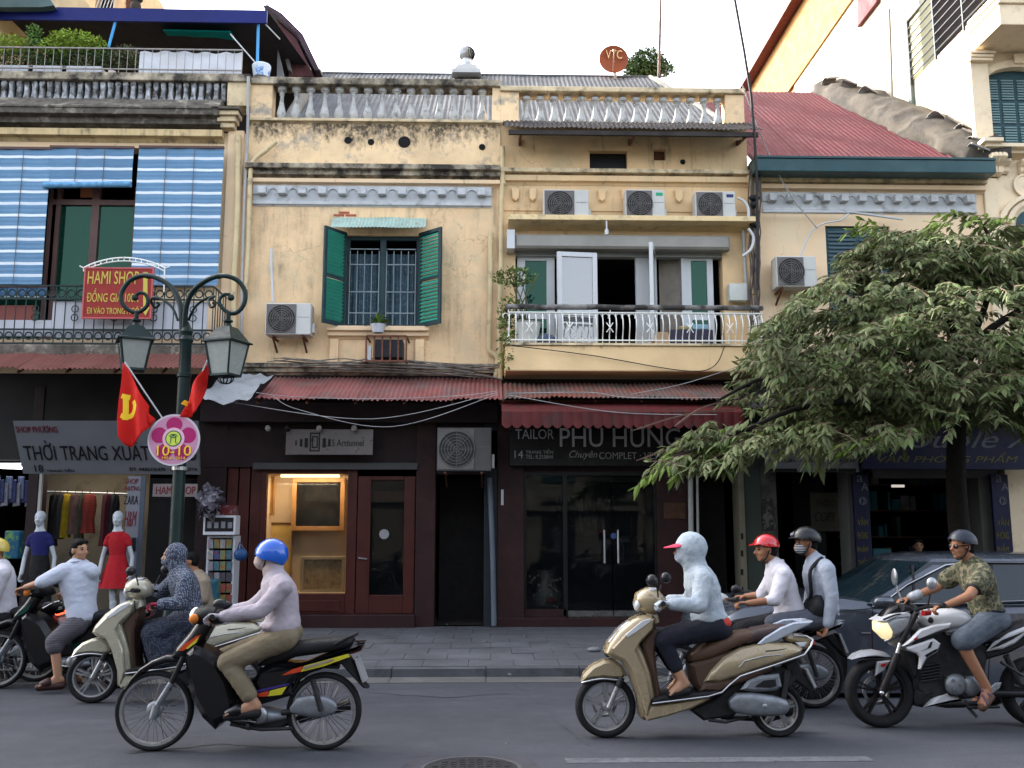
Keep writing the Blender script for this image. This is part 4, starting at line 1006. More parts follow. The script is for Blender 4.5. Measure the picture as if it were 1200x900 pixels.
# ================================================================= things fixed on the facades
M_acw = mat('air_conditioner_casing',(.4836,.4836,.4602),.45,var=.06,vs=3,col2=(.312,.2964,.2652),c2s=6,c2t=.68)
M_acd = mat('air_conditioner_grille',(.13,.1202,.117),.6,var=.2,vs=9)
M_acf = mat('air_conditioner_fan',(.03,.03,.03),.7)
def ac(box,Y,label,tag_='',brackets=True,m=None,fan_left=True,sticker=None):
    X0,X1,Z0,Z1 = rect(*box,Y); w,h = X1-X0,Z1-Z0; d = .28
    t = thing('air_conditioner',label,'air conditioner',((X0+X1)/2,Y,Z0),'air conditioners on the facades')
    cs = B1(X0,X1,Y,Y+d,Z0,Z1).build('casing',m or M_acw,t,bevel=.014)
    k = w*.36 if fan_left else w*.64; cx = X0+k; cz = (Z0+Z1)/2; R = min(h*.43,w*.33)
    B1(X0+.015,X0+w*.68,Y-.012,Y-.002,Z0+.02,Z1-.02).build('grille_panel',M_acd,t,bevel=.004)
    MB().tube([(cx+R*cos(pi*i/14),Y-.014,cz+R*sin(pi*i/14)) for i in range(28)],.008,6,closed=True).build('fan_ring',M_acd,t)
    MB().lathe([(.001,-.0135),(R-.001,-.0135),(R-.001,-.006),(.001,-.006)],(cx,Y,cz),28,'y').build('fan_opening',M_acf,t)
    mb = MB()
    for i in range(5): a = 2*pi*i/5; mb.prism([(cx+r_*cos(a+o_),cz+r_*sin(a+o_)) for r_,o_ in ((.02,0),(R*.85,-.28),(R*.9,.22),(.03,.5))],Y-.018,Y-.0155)
    mb.build('fan_blade',mat('fan_blade_grey',(.05,.05,.05),.6),t)
    mb = MB()
    for r_ in [R*q/6 for q in range(1,7)]: mb.tube([(cx+r_*cos(2*pi*i/20),Y-.022,cz+r_*sin(2*pi*i/20)) for i in range(20)],.0055,4,closed=True)
    for i in range(8): a = pi*i/4; mb.tube([(cx,Y-.022,cz),(cx+R*cos(a),Y-.022,cz+R*sin(a))],.004,4)
    mb.build('guard',M_acd,t)
    B1(X1+.001,X1+.045,Y+.1,Y+.24,Z0+.05,Z0+h*.4).build('valve_cover',M_acw,t,bevel=.01)
    if sticker: 
        sx0 = X0+w*.78; B1(sx0,X1-.03,Y-.004,Y+.0,Z1-.1,Z1-.05).build('badge',mat(*sticker),t)
    B1(X0+w*.72,X1-.02,Y-.003,Y+.001,Z0+h*.55,Z0+h*.56).build('seam',M_acd,t)
    if brackets:
        for x in (X0+w*.15,X0+w*.82): MB().prism([(0,0),(0,0)],0,0) if 0 else MB().bar((x,Y+.02,Z0-.02),(x,W,Z0-.02),.03).bar((x,Y+.1,Z0-.03),(x,W,Z0-.2),.025).build('bracket',M_rust,t)
    return t
ac((311,355,364,392),14.08,'air conditioner low on the yellow wall left of the green shuttered window')
ac((637,222,690,256),14.12,'air conditioner above the white balcony doors, leftmost of the three in a row',brackets=False)
ac((733,222,779,256),14.12,'air conditioner with a green badge, middle of the three above the balcony doors',brackets=False,sticker=('green_badge',(.02,.3,.15),.5))
ac((815,224,862,256),14.12,'air conditioner with a dark blue badge, nearest the cable bundle above the balcony',brackets=False,sticker=('navy_badge',(.02,.03,.12),.5))
ac((910,300,957,336),14.1,'air conditioner half hidden by the tree beside the blue grey shutters')
ac((512,501,576,552),13.75,'grimy air conditioner over the dark passage beside the gallery door',m=mat('grimy_casing',(.088,.084,.084),.6,var=.15))
def duct(pl,r,m,label,Y=None,cat='pipe',smooth=60):
    o = MB().tube(spl([at(q[0],q[1],Y if Y else q[2]) for q in pl],3),r,8).build('drain_pipe',m,smooth=60); return tag(o,label,cat)
duct([(279,158),(278,250),(274,330),(274,405)],.048,M_pvc,'cream drain pipe down the corner pilaster beside the blue blinds',14.38)
duct([(291,90),(290,160),(287,225),(284,330),(283,430)],.025,M_gpipe,'thin grey pipe down the joint between the blind hung house and the mouldy one',14.38)
duct([(324,166),(310,178),(296,190),(293,215),(291,290),(288,340)],.035,M_pvc,'slanting cream pipe bending down under the drain hole at the left of the parapet',14.36)
duct([(589,172),(589,210),(591,216),(588,222),(587,300),(585,380),(586,444)],.038,M_pvc,'cream pipe down the joint left of the balcony',14.4)
duct([(575,273),(574,340),(573,403),(575,413),(583,420),(581,442)],.042,M_pvc,'shorter cream pipe right of the green shuttered window',14.42)
duct([(574,560),(577,640),(579,733)],.04,mat('blue_grey_pipe',(.1,.12,.15),.5,var=.2),'blue grey standpipe on the wall between gallery passage and tailor shop',14.3)
duct([(880,206),(883,245),(882,300),(885,345)],.06,M_pvc,'short cream pipe in the cable bundle by the teal gutter',14.35)
duct([(871,270),(874,330),(876,352)],.03,M_gpipe,'grey pipe beside the electric box at the balcony end',14.38)
# cable bundle
mb = MB(); rr = random.Random(9)
for k in range(9):
    x = 879+k*1.5; mb.tube([at(x+rr.uniform(-2,2),y,14.25+rr.uniform(-.05,.05)) for y in range(200,400,18)],.012,5)
tag(mb.build('cable_bundle',mat('dusty_brown_cables',(.1,.08,.07),.8,var=.4,vs=6),smooth=60),'bundle of dusty cables tied up the wall between balcony and right house','cables')
mb = MB()
for y,r_ in ((232,.09),(263,.08),(240,.07)): p = at(884,y,14.2); mb.ell(tuple(p),(r_,.05,.05))
tag(mb.build('cable_tie',M_wired,smooth=60),'black tape knots round the cable bundle below the teal gutter','tape')
for pl,lab in (([(864,232),(872,236),(877,245),(877,258)],'curved white hose from the air conditioner nearest the cable bundle'),([(877,268),(883,278),(880,292),(870,300)],'pale hose looping below the balcony hood end')):
    tag(MB().tube(spl([at(*q,14.1) for q in pl]),.022,8).build('hose',M_alu,smooth=60),lab,'hose')
tag(MB().tube([at(*q,14.2) for q in ((318,291),(318,310),(319,330),(320,354))],.02,8).build('hose',M_alu,smooth=60),'short white hose above the air conditioner by the green shutters','hose')
tag(MB().tube(spl([at(*q,14.3) for q in ((938,300),(950,272),(965,262),(985,258),(995,249),(990,246))]),.014,6).build('hose',M_alu,smooth=60),'pale hose curving up from the air conditioner in the tree','hose')
tag(MB().tube([at(*q,14.3) for q in ((893,248),(1000,249),(1058,257))],.02,6).build('conduit',M_alu,smooth=60),'white conduit under the grey frieze of the right house','conduit')
b = rect(855,332,876,352,14.3); tag(B1(b[0],b[1],14.3,14.45,b[2],b[3]).build('electric_box',mat('grey_box',(.5,.52,.48),.5),bevel=.01),'grey electric box on the wall at the right end of the balcony','electric box')
# wires hanging over shops
cable('wire',[at(300,460,13.2),at(583,458,13.2)],.005,M_wire,'upper of the pale wires sagging across the gallery front',sag=.1,group='wires over the gallery')
cable('wire',[at(262,470,13.2),at(435,491,13.2),at(583,460,13.2)],.0055,M_wire,'pale wire sagging lowest left of the gallery sign',sag=.06,group='wires over the gallery')
cable('wire',[at(318,462,13.1),at(350,480,13.1),at(460,500,13.1),at(583,462,13.1)],.005,M_wire,'pale wire crossing the others in front of the gallery sign',sag=.04,group='wires over the gallery')
cable('wire',[at(596,463,12.9),at(720,483,12.9),at(840,486,12.9)],.0055,M_wire,'pale wire looping over the maroon valance',sag=.04,group='wires over the tailor shop')
cable('wire',[at(596,461,13),at(690,460,13),at(740,466,13),at(860,466,13)],.0065,M_wire,'grey wire lying along the grimy awning edge',sag=.03,group='wires over the tailor shop')
cable('wire',[at(740,462,13.1),at(800,450,13.3),at(870,428,13.6)],.0055,M_wire,'wire rising from the grimy awning to the balcony slab',sag=.03,group='wires over the tailor shop')
cable('wire',[at(600,405,13.6),at(690,416,13.65),at(820,435,13.65),at(850,405,13.6)],.007,M_wired,'dark wire hanging on the yellow balcony slab face',sag=.01,group='wires over the tailor shop')
mb = MB(); rr = random.Random(4)
for k in range(12):
    y0 = 424+rr.uniform(-4,8); mb.tube(spl([at(x,y0+10*((x-300)/280)**2+rr.uniform(-3,3),14.2+rr.uniform(-.08,.1)) for x in range(300+rr.randint(0,120),590,36)],4),rr.uniform(.006,.014),5)
tag(mb.build('cable_tangle',mat('dusty_cables',(.16,.14,.12),.8,var=.5,vs=8),smooth=60),'tangle of dusty cables along the ledge above the faded red awning','cables')
# window cage and plant pot
t = thing('window_cage','rusty brown cage round a black box under the green shuttered window','cage',tuple(at(454,424,14.1)))
X0,X1,Z0,Z1 = rect(429,393,476,424,14.0); mb = MB()
for i in range(6): x = X0+(X1-X0)*i/5; mb.box(x-.012,x+.012,14.0,14.025,Z0,Z1)
for z in (Z0,Z1-.02): mb.box(X0,X1,13.985,14.0,z,z+.025); mb.box(X0-.012,X0+.012,14.03,14.5,z,z+.02); mb.box(X1-.012,X1+.012,14.03,14.5,z,z+.02)
mb.build('bars',M_rust,t); B1(X0+.1,X1-.06,14.06,14.4,Z0+.08,Z1-.05).build('box',mat('black_unit',(.025,.025,.03),.6),t,bevel=.01)
B1(X0+.02,X0+.07,14.04,14.1,Z0+.03,Z0+.25).build('white_tube',M_alu,t)
M_leafp = mat('potted_leaf',(.09,.16,.03),.6,var=.4,vs=9)
def spiky(name,c,n,L_,label,rr,m=M_leafp,up=.9,cat='plant',group=None,wd=.02):
    mb = MB(); c = Vector(c)
    for i in range(n):
        a = rr.uniform(0,2*pi); e = rr.uniform(.3,1.4); l = L_*rr.uniform(.6,1); d = Vector((cos(a)*cos(e),sin(a)*cos(e),sin(e)*up)); s_ = d.cross(Vector((0,0,1))).normalized()*wd; P = [c]
        mid = c+d*l*.55; end = c+d*l+Vector((0,0,-l*.2)); k = len(mb.v)
        mb.add([c-s_*.3,c+s_*.3,mid+s_,mid-s_,end],[(0,1,2,3),(3,2,4)])
    return mb
p = at(443,390,14.1); t = thing('potted_plant','spiky green plant in a white pot on the sill between the green shutters','potted plant',tuple(p))
MB().lathe([(.001,0),(.08,0),(.12,.13),(.105,.13),(.001,.1)],tuple(p),16).build('pot',M_whb,t); spiky('',(p.x,p.y,p.z+.1),60,.34,'',random.Random(2)).build('leaves',M_leafp,t)
# balcony plants and clutter
def bush(c,rad,n,sz,rr,up=.3):
    mb = MB(); c = Vector(c)
    for i in range(n):
        while 1:
            q = Vector((rr.uniform(-1,1),rr.uniform(-1,1),rr.uniform(-1,1)))
            if q.length < 1 and q.length > rr.random()*.9: break
        p = c+Vector((q.x*rad[0],q.y*rad[1],q.z*rad[2])); d = Vector((rr.gauss(0,1),rr.gauss(0,1),rr.gauss(0,.6)+up)).normalized(); l = sz*rr.uniform(.6,1.3); s_ = d.cross(Vector((rr.gauss(0,1),rr.gauss(0,1),rr.gauss(0,1)))).normalized()*l*.22
        mb.add([p,p+d*l*.5+s_,p+d*l,p+d*l*.5-s_],[(0,1,2,3)])
    return mb
rr = random.Random(8)
p = at(618,403,13.95); t = thing('potted_plant','tall straggly shrub in a big white pot at the left end of the balcony','potted plant',tuple(p))
MB().lathe([(.001,0),(.15,0),(.2,.3),(.215,.32),(.19,.32),(.001,.28)],tuple(p),20).build('pot',mat('dirty_white_pot',(.5,.5,.47),.7,var=.2),t)
mb = MB()
for k in range(7): mb.tube([p+Vector((0,0,.28)),p+Vector((rr.uniform(-.15,.1),0,.6)),p+Vector((rr.uniform(-.35,.2),rr.uniform(-.1,.1),rr.uniform(.9,1.15)))],.009,5)
mb.build('stem',mat('green_stem',(.1,.1,.05),.8),t)
q = at(602,325,13.95); mb = bush(tuple(q),(.32,.2,.16),420,.07,rr); q2 = at(597,375,13.95); mb2 = bush((q2.x,q2.y,q2.z),(.2,.15,.4),420,.07,rr); mb.add(mb2.v,mb2.f)
q3 = at(592,410,13.7); mb2 = bush(tuple(q3),(.12,.1,.3),150,.06,rr,-.5); mb.add(mb2.v,mb2.f); mb.build('leaves',mat('olive_leaf',(.1,.15,.035),.7,var=.5,vs=8),t)
def crate(px0,py0,px1,py1,Y,d,m,name,label,cat):
    X0,X1,Z0,Z1 = rect(px0,py0,px1,py1,Y); return tag(B1(X0,X1,Y,Y+d,Z0,Z1).build(name,m,bevel=.015),label,cat)
crate(768,389,784,404,13.95,.3,mat('cardboard',(.42,.28,.17),.85),'cardboard_box','small cardboard box on the balcony below the white door post','box')
crate(785,386,836,404,14.0,.35,mat('navy_bench',(.045,.04,.07),.7),'low_bench','dark low bench on the balcony in front of the green glass door','bench')
crate(812,380,830,386,14.05,.3,mat('pale_blue_cloth',(.3,.5,.62),.8),'folded_cloth','pale blue folded cloth on the balcony bench','cloth')
crate(796,382,811,386,14.05,.3,mat('ochre_cloth',(.4,.33,.15),.8),'folded_cloth','ochre folded cloth at the left of the balcony bench','cloth')
p = at(640,402,13.95); tag(MB().ell((p.x,p.y,p.z+.05),(.16,.1,.09)).build('bundle',mat('blue_grey_cloth_bundle',(.08,.1,.16),.9,bump=.6,bs=12),smooth=80),'dark cloth bundle beside the big white pot on the balcony','cloth bundle')
# bulb under the roller box
p = at(711,275,13.95); tag(MB().tube([p,p+Vector((0,0,.08))],.03,8).tube([p+Vector((0,0,.08)),p+Vector((0,0,.22))],.012,6).build('bulb_holder',M_alu),'small white bulb holder hanging before the grey roller box','lamp')
# blinds
zper = 14.65/76.; M_bl = mat('blue_striped_blind',(.12,.235,.37),.7,var=.1,vs=2,bump=.3,bs=40,aniso=(1,1,30),fstripe=('Z',.1925,.23,(.66,.72,.78),0),rvar=.05)
def blind(px0,px1,pt,pb,label,roll=None,y=14.3):
    t = thing('bamboo_blind',label,'blind',tuple(at((px0+px1)/2,pt,y)),'blue striped blinds')
    X0,X1,Z0,Z1 = rect(px0,pt,px1,pb,y); mid = 2; mb = MB()
    nx,nz = 16,60; vs = [(X0+(X1-X0)*i/nx,y+.012*sin(i*1.1)*.6+.004*(j % 2)-.02*sin(pi*j/nz),Z0+(Z1-Z0)*j/nz) for i in range(nx+1) for j in range(nz+1)]
    mb.add(vs,[(i*(nz+1)+j,(i+1)*(nz+1)+j,(i+1)*(nz+1)+j+1,i*(nz+1)+j+1) for i in range(nx) for j in range(nz)])
    mb.build('blind_sheet',M_bl,t)
    B1(X0,X1,y-.02,y+.02,Z1,Z1+.04).build('head_rail',M_bwood,t)
    if roll: MB().tube([(X0-.03,y-.05,Z0),(X1,y-.05,Z0+.03)],.05,10).build('roll',mat('rolled_blind',(.12,.3,.5),.7,var=.4,vs=14),t,smooth=60)
    for k in (.33,.66): x = X0+(X1-X0)*k; MB().tube([(x,y-.03,Z0),(x,y-.03,Z1)],.005,4).build('cord',mat('brown_cord',(.12,.1,.09),.8),t)
blind(-40,55,175,333,'blue and white striped blind at the left edge, lowered to the railing')
blind(57,156,174,219,'short blue striped blind rolled half way over the green glass door',roll=True)
blind(158,259,174,334,'long blue and white striped blind nearest the corner pilaster')
blind(-40,55,337,348,'folded end of a blue blind drooping behind the iron railing',y=14.15)
# HAMI SHOP board
t = thing('shop_board','red board with yellow letters and a white scrolled top on the iron railing','sign',tuple(at(139,373,13.6)))
M_redb = mat('red_sign_board',(.247,.02275,.0195),.55,var=.12,vs=3); M_yell = mat('yellow_sign_print',(.496,.4,.072),.6,var=.1)
Yb = 13.6; X0,X1,Z0,Z1 = rect(99,315,177,372,Yb); B1(X0,X1,Yb,Yb+.04,Z0,Z1).build('board',M_redb,t)
M_pinkf = mat('pink_frame',(.45,.1,.1),.5)
for b in ((X0-.02,X1+.02,Z0-.02,Z0),(X0-.02,X1+.02,Z1,Z1+.02),(X0-.02,X0,Z0,Z1),(X1,X1+.02,Z0,Z1)): B1(b[0],b[1],Yb-.01,Yb+.04,b[2],b[3]).build('frame',M_pinkf,t)
text('lettering','HAMI SHOP',(103,318,163,333),Yb,M_yell,t,bold=.025); text('lettering','ĐỒNG GIÁ 100K',(102,338,163,354),Yb,M_yell,t,bold=.025); text('lettering','ĐI VÀO TRONG NGÕ',(102,359,163,368),Yb,M_yell,t,bold=.025)
MB().prism(pts(Yb,[(168,319),(173,319),(173,360),(176,360),(170.5,370),(165,360),(168,360)]),Yb-.008,Yb-.001).build('arrow',M_yell,t)
mb = MB(); A0 = [at(98+95*k/14,314-12*sin(pi*k/14)**.8,Yb+.02) for k in range(15)]; A1 = [q+Vector((0,0,-.05)) for q in A0]; mb.tube(A0,.012,5); mb.tube(A1,.01,5)
for a_,b_ in zip(A0,A1): mb.tube([a_,b_],.008,4)
mb.tube([at(193,312,Yb+.02),at(192,342,Yb+.02)],.01,5).tube([A0[0],A0[0]+Vector((-.06,0,.03))],.01,5).tube([A0[-1],A0[-1]+Vector((.07,0,.02))],.01,5).build('scrolled_top',M_iron_w,t)
TONE = 1.
M_silv = mat('brushed_silver_letter',(.42,.42,.42),.5,var=.1); M_silv2 = mat('pale_print',(.33,.33,.34),.5)
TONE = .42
# ================================================================= ground floor
ZC = ZP(455); 
def pier(px0,px1,m,name,parent,y0=W-.02,y1=W+.3,ztop=None,zbot=.0,bev=.01):
    return B1(XP(px0,640),XP(px1,640),y0,y1,zbot,ztop or ZC).build(name,m,parent,bevel=bev)
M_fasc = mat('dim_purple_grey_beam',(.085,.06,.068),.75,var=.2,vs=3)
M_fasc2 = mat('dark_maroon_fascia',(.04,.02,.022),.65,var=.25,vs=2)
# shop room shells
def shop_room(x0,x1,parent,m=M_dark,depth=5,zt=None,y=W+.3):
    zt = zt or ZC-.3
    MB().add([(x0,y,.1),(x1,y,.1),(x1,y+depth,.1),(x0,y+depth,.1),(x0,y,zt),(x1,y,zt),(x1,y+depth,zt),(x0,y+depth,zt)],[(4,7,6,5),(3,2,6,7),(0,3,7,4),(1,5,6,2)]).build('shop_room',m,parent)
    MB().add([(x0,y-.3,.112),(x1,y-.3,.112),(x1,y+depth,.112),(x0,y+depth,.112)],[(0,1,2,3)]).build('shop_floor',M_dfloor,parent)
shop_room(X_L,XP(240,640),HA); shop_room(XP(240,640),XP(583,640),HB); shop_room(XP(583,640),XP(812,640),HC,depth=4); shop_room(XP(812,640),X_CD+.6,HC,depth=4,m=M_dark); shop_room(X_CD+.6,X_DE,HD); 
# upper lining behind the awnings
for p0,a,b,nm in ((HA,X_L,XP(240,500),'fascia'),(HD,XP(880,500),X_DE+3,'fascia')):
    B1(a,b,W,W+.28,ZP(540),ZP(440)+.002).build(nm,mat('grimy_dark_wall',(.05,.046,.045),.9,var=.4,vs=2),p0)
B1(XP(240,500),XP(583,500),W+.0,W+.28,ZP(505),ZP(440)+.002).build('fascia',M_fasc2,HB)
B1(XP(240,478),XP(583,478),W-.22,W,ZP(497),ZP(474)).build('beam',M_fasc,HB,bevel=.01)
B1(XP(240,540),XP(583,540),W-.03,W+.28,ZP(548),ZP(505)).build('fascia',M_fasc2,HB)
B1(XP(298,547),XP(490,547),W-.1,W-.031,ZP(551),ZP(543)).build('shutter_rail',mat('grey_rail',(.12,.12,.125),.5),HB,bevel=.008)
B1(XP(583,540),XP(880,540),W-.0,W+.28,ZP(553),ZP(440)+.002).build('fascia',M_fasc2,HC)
# --- gallery
pier(238,262,M_fasc2,'pier',HB); 
for a,b in ((262,276),(276,290),(290,305)): B1(XP(a,640)+.01,XP(b,640)-.01,W+.02,W+.06,.1,ZP(548)).build('door_leaf',M_dwood,HB,bevel=.012)
gx0,gx1,gz0,gz1 = rect(310,555,406,696,W)
YG = W+.0
for b in ((XP(304,640),gx0,.1,gz1+.06),(gx1,XP(417,640),.1,gz1+.06),(gx0,gx1,.28,gz0),(gx0,gx1,gz1,gz1+.06)): B1(b[0],b[1],YG,YG+.12,b[2],b[3]).build('window_frame',M_dwood,HB,bevel=.01)
B1(gx0+.08,gx1-.08,YG-.015,YG,ZP(716),ZP(703)).build('panel',M_dwood,HB,bevel=.01)
B1(gx0,gx1,YG+.06,YG+.066,gz0,gz1).build('pane',G_shop,HB)
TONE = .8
M_gal = mat('warm_gallery_wall',(.62,.47,.32),.8,var=.12,vs=2)
mb = MB(); d = .75; mb.add([(gx0-.05,YG+.13,gz0),(gx1+.05,YG+.13,gz0),(gx1+.05,YG+d,gz0),(gx0-.05,YG+d,gz0),(gx0-.05,YG+.13,gz1),(gx1+.05,YG+.13,gz1),(gx1+.05,YG+d,gz1),(gx0-.05,YG+d,gz1)],[(0,3,2,1),(4,5,6,7),(3,7,6,2),(0,4,7,3),(1,2,6,5)]).build('display_niche',M_gal,HB)
lt = bpy.data.lights.new('gallery_lamp','AREA'); lt.energy = 7; lt.size = .9; lt.size_y = .35; lt.shape = 'RECTANGLE'; lt.color = (1,.74,.48)
lo = bpy.data.objects.new('gallery_lamp',lt); COL.objects.link(lo); lo.location = ((gx0+gx1)/2,YG+.2,gz1-.08); lo.rotation_euler = (RAD(28),0,0)
tag(B1((gx0+gx1)/2-.45,(gx0+gx1)/2+.45,YG+.2,YG+.26,gz1-.045,gz1-.005).build('strip_lamp',mat('warm_tube',(.8,.6,.3),.5,glow=(1,.7,.4),gs=1.)),'warm strip lamp at the top of the gallery window','lamp')
M_ofr = mat('orange_wood_frame',(.34,.17,.06),.4,var=.2,vs=5)
def picture(px0,py0,px1,py1,Y,m,frame_m,label,fw=.05,lean=0):
    t = thing('framed_picture',label,'picture',tuple(at((px0+px1)/2,py1,Y)),'pictures in the gallery window')
    X0,X1,Z0,Z1 = rect(px0,py0,px1,py1,Y)
    B1(X0+fw,X1-fw,Y+.01,Y+.02,Z0+fw,Z1-fw).build('picture_sheet',m,t)
    for b in ((X0,X1,Z0,Z0+fw),(X0,X1,Z1-fw,Z1),(X0,X0+fw,Z0+fw,Z1-fw),(X1-fw,X1,Z0+fw,Z1-fw)): B1(b[0],b[1],Y-.02,Y+.03,b[2],b[3]).build('frame',frame_m,t,bevel=.006)
    return t
t = picture(342,560,404,622,YG+.55,mat('grey_abstract_print',(.0021,.0021,.0021),.8,var=.4,vs=5,col2=(.01225,.0105,.00945),c2s=4.5,c2t=.52,c2w=.14,spec=.1),M_ofr,'dark grey abstract picture in an orange wood frame, upper right in the gallery window',.07)
X0,X1,Z0,Z1 = rect(346,565,399,616,YG+.55)
picture(352,652,404,695,YG+.4,mat('beige_speckled_print',(.42,.3,.17),.7,var=.3,vs=16,col2=(.15,.07,.03),c2s=11,c2t=.62,c2w=.05),mat('pale_wood_frame',(.5,.4,.28),.5),'beige blotched picture in a pale frame at the foot of the gallery window',.05)
picture(311,558,322,604,YG+.5,mat('ochre_print',(.7,.42,.12),.7,var=.3,vs=8),M_ofr,'narrow ochre picture cut by the left edge of the gallery window',.03)
picture(311,612,342,690,YG+.66,mat('yellow_print',(.6,.4,.12),.7,var=.2,vs=6),M_ofr,'yellow picture low behind the blue helmet in the gallery window',.015)
# gallery door
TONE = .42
dx0_,dx1_,dz0,dz1 = rect(418,558,486,722,YG)
dr = B1(dx0_,dx0_+.2,YG-.0,YG+.07,.28,dz1).build('door',M_dwood,HB,bevel=.01)
for b in ((dx1_-.17,dx1_,.28,dz1),(dx0_+.2,dx1_-.17,.28,ZP(697)),(dx0_+.2,dx1_-.17,ZP(563),dz1)): B1(b[0],b[1],YG,YG+.07,b[2],b[3]).build('door_rail',M_dwood,dr,bevel=.01)
B1(dx0_+.2,dx1_-.17,YG+.03,YG+.036,ZP(697),ZP(563)).build('pane',G_shop,dr)
p = at(450,626,YG); MB().lathe([(.001,-.004),(.075,-.004),(.075,0),(.001,0)],(p.x,YG+.024,p.z),20,'y').build('oval_sticker',mat('white_sticker',(.6,.6,.62),.5),dr)
MB().tube([at(420,654,YG-.04),at(430,655,YG-.04)],.012,6).tube([at(421,654,YG-.04),at(421,654,YG+.01)],.012,6).build('handle',M_galv,dr)
B1(dx0_+.2,dx1_-.17,YG+.3,YG+.33,ZP(588),ZP(575)).build('wood_shelf',mat('red_brown_shelf',(.2,.06,.03),.5),dr)
pier(487,510,M_maroon,'pier',HB,W-.06); 
B1(XP(296,727),XP(487,727),W-.16,W+.1,.08,.28).build('plinth',M_maroon,HB,bevel=.015)
B1(XP(510,640),XP(583,640),W+1.2,W+1.25,.1,ZP(556)).build('passage_door',mat('black_door',(.02,.017,.017),.6,var=.3),HB)
B1(XP(510,590),XP(583,590),W+.0,W+.2,ZP(556),ZP(548)).build('lintel',M_fasc2,HB)
mb = MB()
pier(567,583,mat('blue_black_post',(.035,.045,.06),.6,var=.2),'post',HB,W-.03)
# gallery sign
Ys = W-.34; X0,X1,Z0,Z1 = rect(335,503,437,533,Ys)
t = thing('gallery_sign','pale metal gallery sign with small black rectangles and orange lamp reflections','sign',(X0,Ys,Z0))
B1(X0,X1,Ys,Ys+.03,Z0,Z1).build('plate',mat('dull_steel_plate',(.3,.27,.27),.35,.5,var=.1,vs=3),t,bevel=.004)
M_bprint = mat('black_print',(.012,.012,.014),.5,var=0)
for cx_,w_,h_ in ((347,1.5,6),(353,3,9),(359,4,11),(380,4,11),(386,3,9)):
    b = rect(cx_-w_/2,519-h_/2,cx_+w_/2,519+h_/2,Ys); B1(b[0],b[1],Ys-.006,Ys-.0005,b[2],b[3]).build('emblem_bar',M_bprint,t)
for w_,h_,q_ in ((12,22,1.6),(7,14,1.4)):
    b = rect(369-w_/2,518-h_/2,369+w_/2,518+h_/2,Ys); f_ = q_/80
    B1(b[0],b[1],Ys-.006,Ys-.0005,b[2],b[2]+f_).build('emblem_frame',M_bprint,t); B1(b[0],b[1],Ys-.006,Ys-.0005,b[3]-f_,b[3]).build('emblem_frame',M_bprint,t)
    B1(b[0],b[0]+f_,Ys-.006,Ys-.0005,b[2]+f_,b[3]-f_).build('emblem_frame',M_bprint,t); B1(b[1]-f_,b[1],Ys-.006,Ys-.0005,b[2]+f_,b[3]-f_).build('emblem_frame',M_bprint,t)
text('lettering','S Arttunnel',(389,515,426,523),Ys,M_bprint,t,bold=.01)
for i,px in enumerate((314,337,374,415)):
    p = at(px,502,Ys-.12); t = thing('spot_lamp',('small round lamp left of the gallery sign','dark small lamp over the left corner of the gallery sign','pale round lamp above the black rectangles of the gallery sign','small round lamp above the right half of the gallery sign')[i],'lamp',tuple(p),'lamps over the gallery sign')
    MB().ell(tuple(p),(.045,.045,.05)).build('bulb',M_black if i == 1 else mat('frosted_bulb',(.6,.58,.55),.2),t,smooth=60); MB().tube([p+Vector((0,0,.04)),(p.x,W-.2,p.z+.1)],.01,5).build('arm',M_black,t)
mb = MB()
# --- tailor shop
pier(583,614,M_maroon,'pier',HC,W-.08); pier(770,806,M_maroon,'pier',HC,W-.06)
B1(XP(583,727),XP(806,727),W-.1,W+.2,.08,.22).build('plinth',M_maroon,HC,bevel=.012)
B1(XP(587,597),XP(590,590),W-.1,W-.08,ZP(592),ZP(574)).build('wall_tag',M_alu,HC)
tw = (XP(614,640),XP(770,640))
for b in ((614,617,557,714),(660,665,557,722),(767,770,557,722)): B1(XP(b[0],640),XP(b[1],640),W,W+.1,ZP(b[3]),ZP(b[2])).build('window_frame',M_black,HC)
B1(*tw,W,W+.1,ZP(557),ZP(553)).build('window_head',M_black,HC); B1(XP(614,640),XP(663,640),W,W+.1,.1,ZP(714)).build('stall_riser',M_maroon,HC)
B1(XP(617,640),XP(660,640),W+.04,W+.046,ZP(714),ZP(557)).build('pane',G_shop,HC)
for a,b in ((665,717.5),(718.5,767)):
    g = B1(XP(a,640),XP(b,640),W+.04,W+.05,ZP(716),ZP(558)).build('glass_door',G_shop,HC); B1(XP(a,640),XP(b,640),W+.02,W+.07,ZP(723),ZP(716)).build('bottom_rail',mat('brushed_steel_rail',(.5,.5,.48),.3,.8),g)
    x = XP(708 if a < 700 else 724,640); MB().tube([(x,W-.03,ZP(660)),(x,W-.03,ZP(621))],.014,8).tube([(x,W-.03,ZP(658)),(x,W+.04,ZP(658))],.01,6).tube([(x,W-.03,ZP(624)),(x,W+.04,ZP(624))],.01,6).build('handle',M_galv,g,smooth=60)
p = at(719,628,W+.03); MB().lathe([(.001,-.003),(.045,-.003),(.045,0),(.001,0)],(p.x,W+.036,p.z),18,'y').build('round_sticker',mat('blue_round_sticker',(.12,.22,.6),.5),HC)
B1(XP(668,640),XP(765,640),W+.3,W+.5,ZP(563),ZP(558)).build('track',mat('pale_grey_track',(.22,.22,.22),.5),HC)
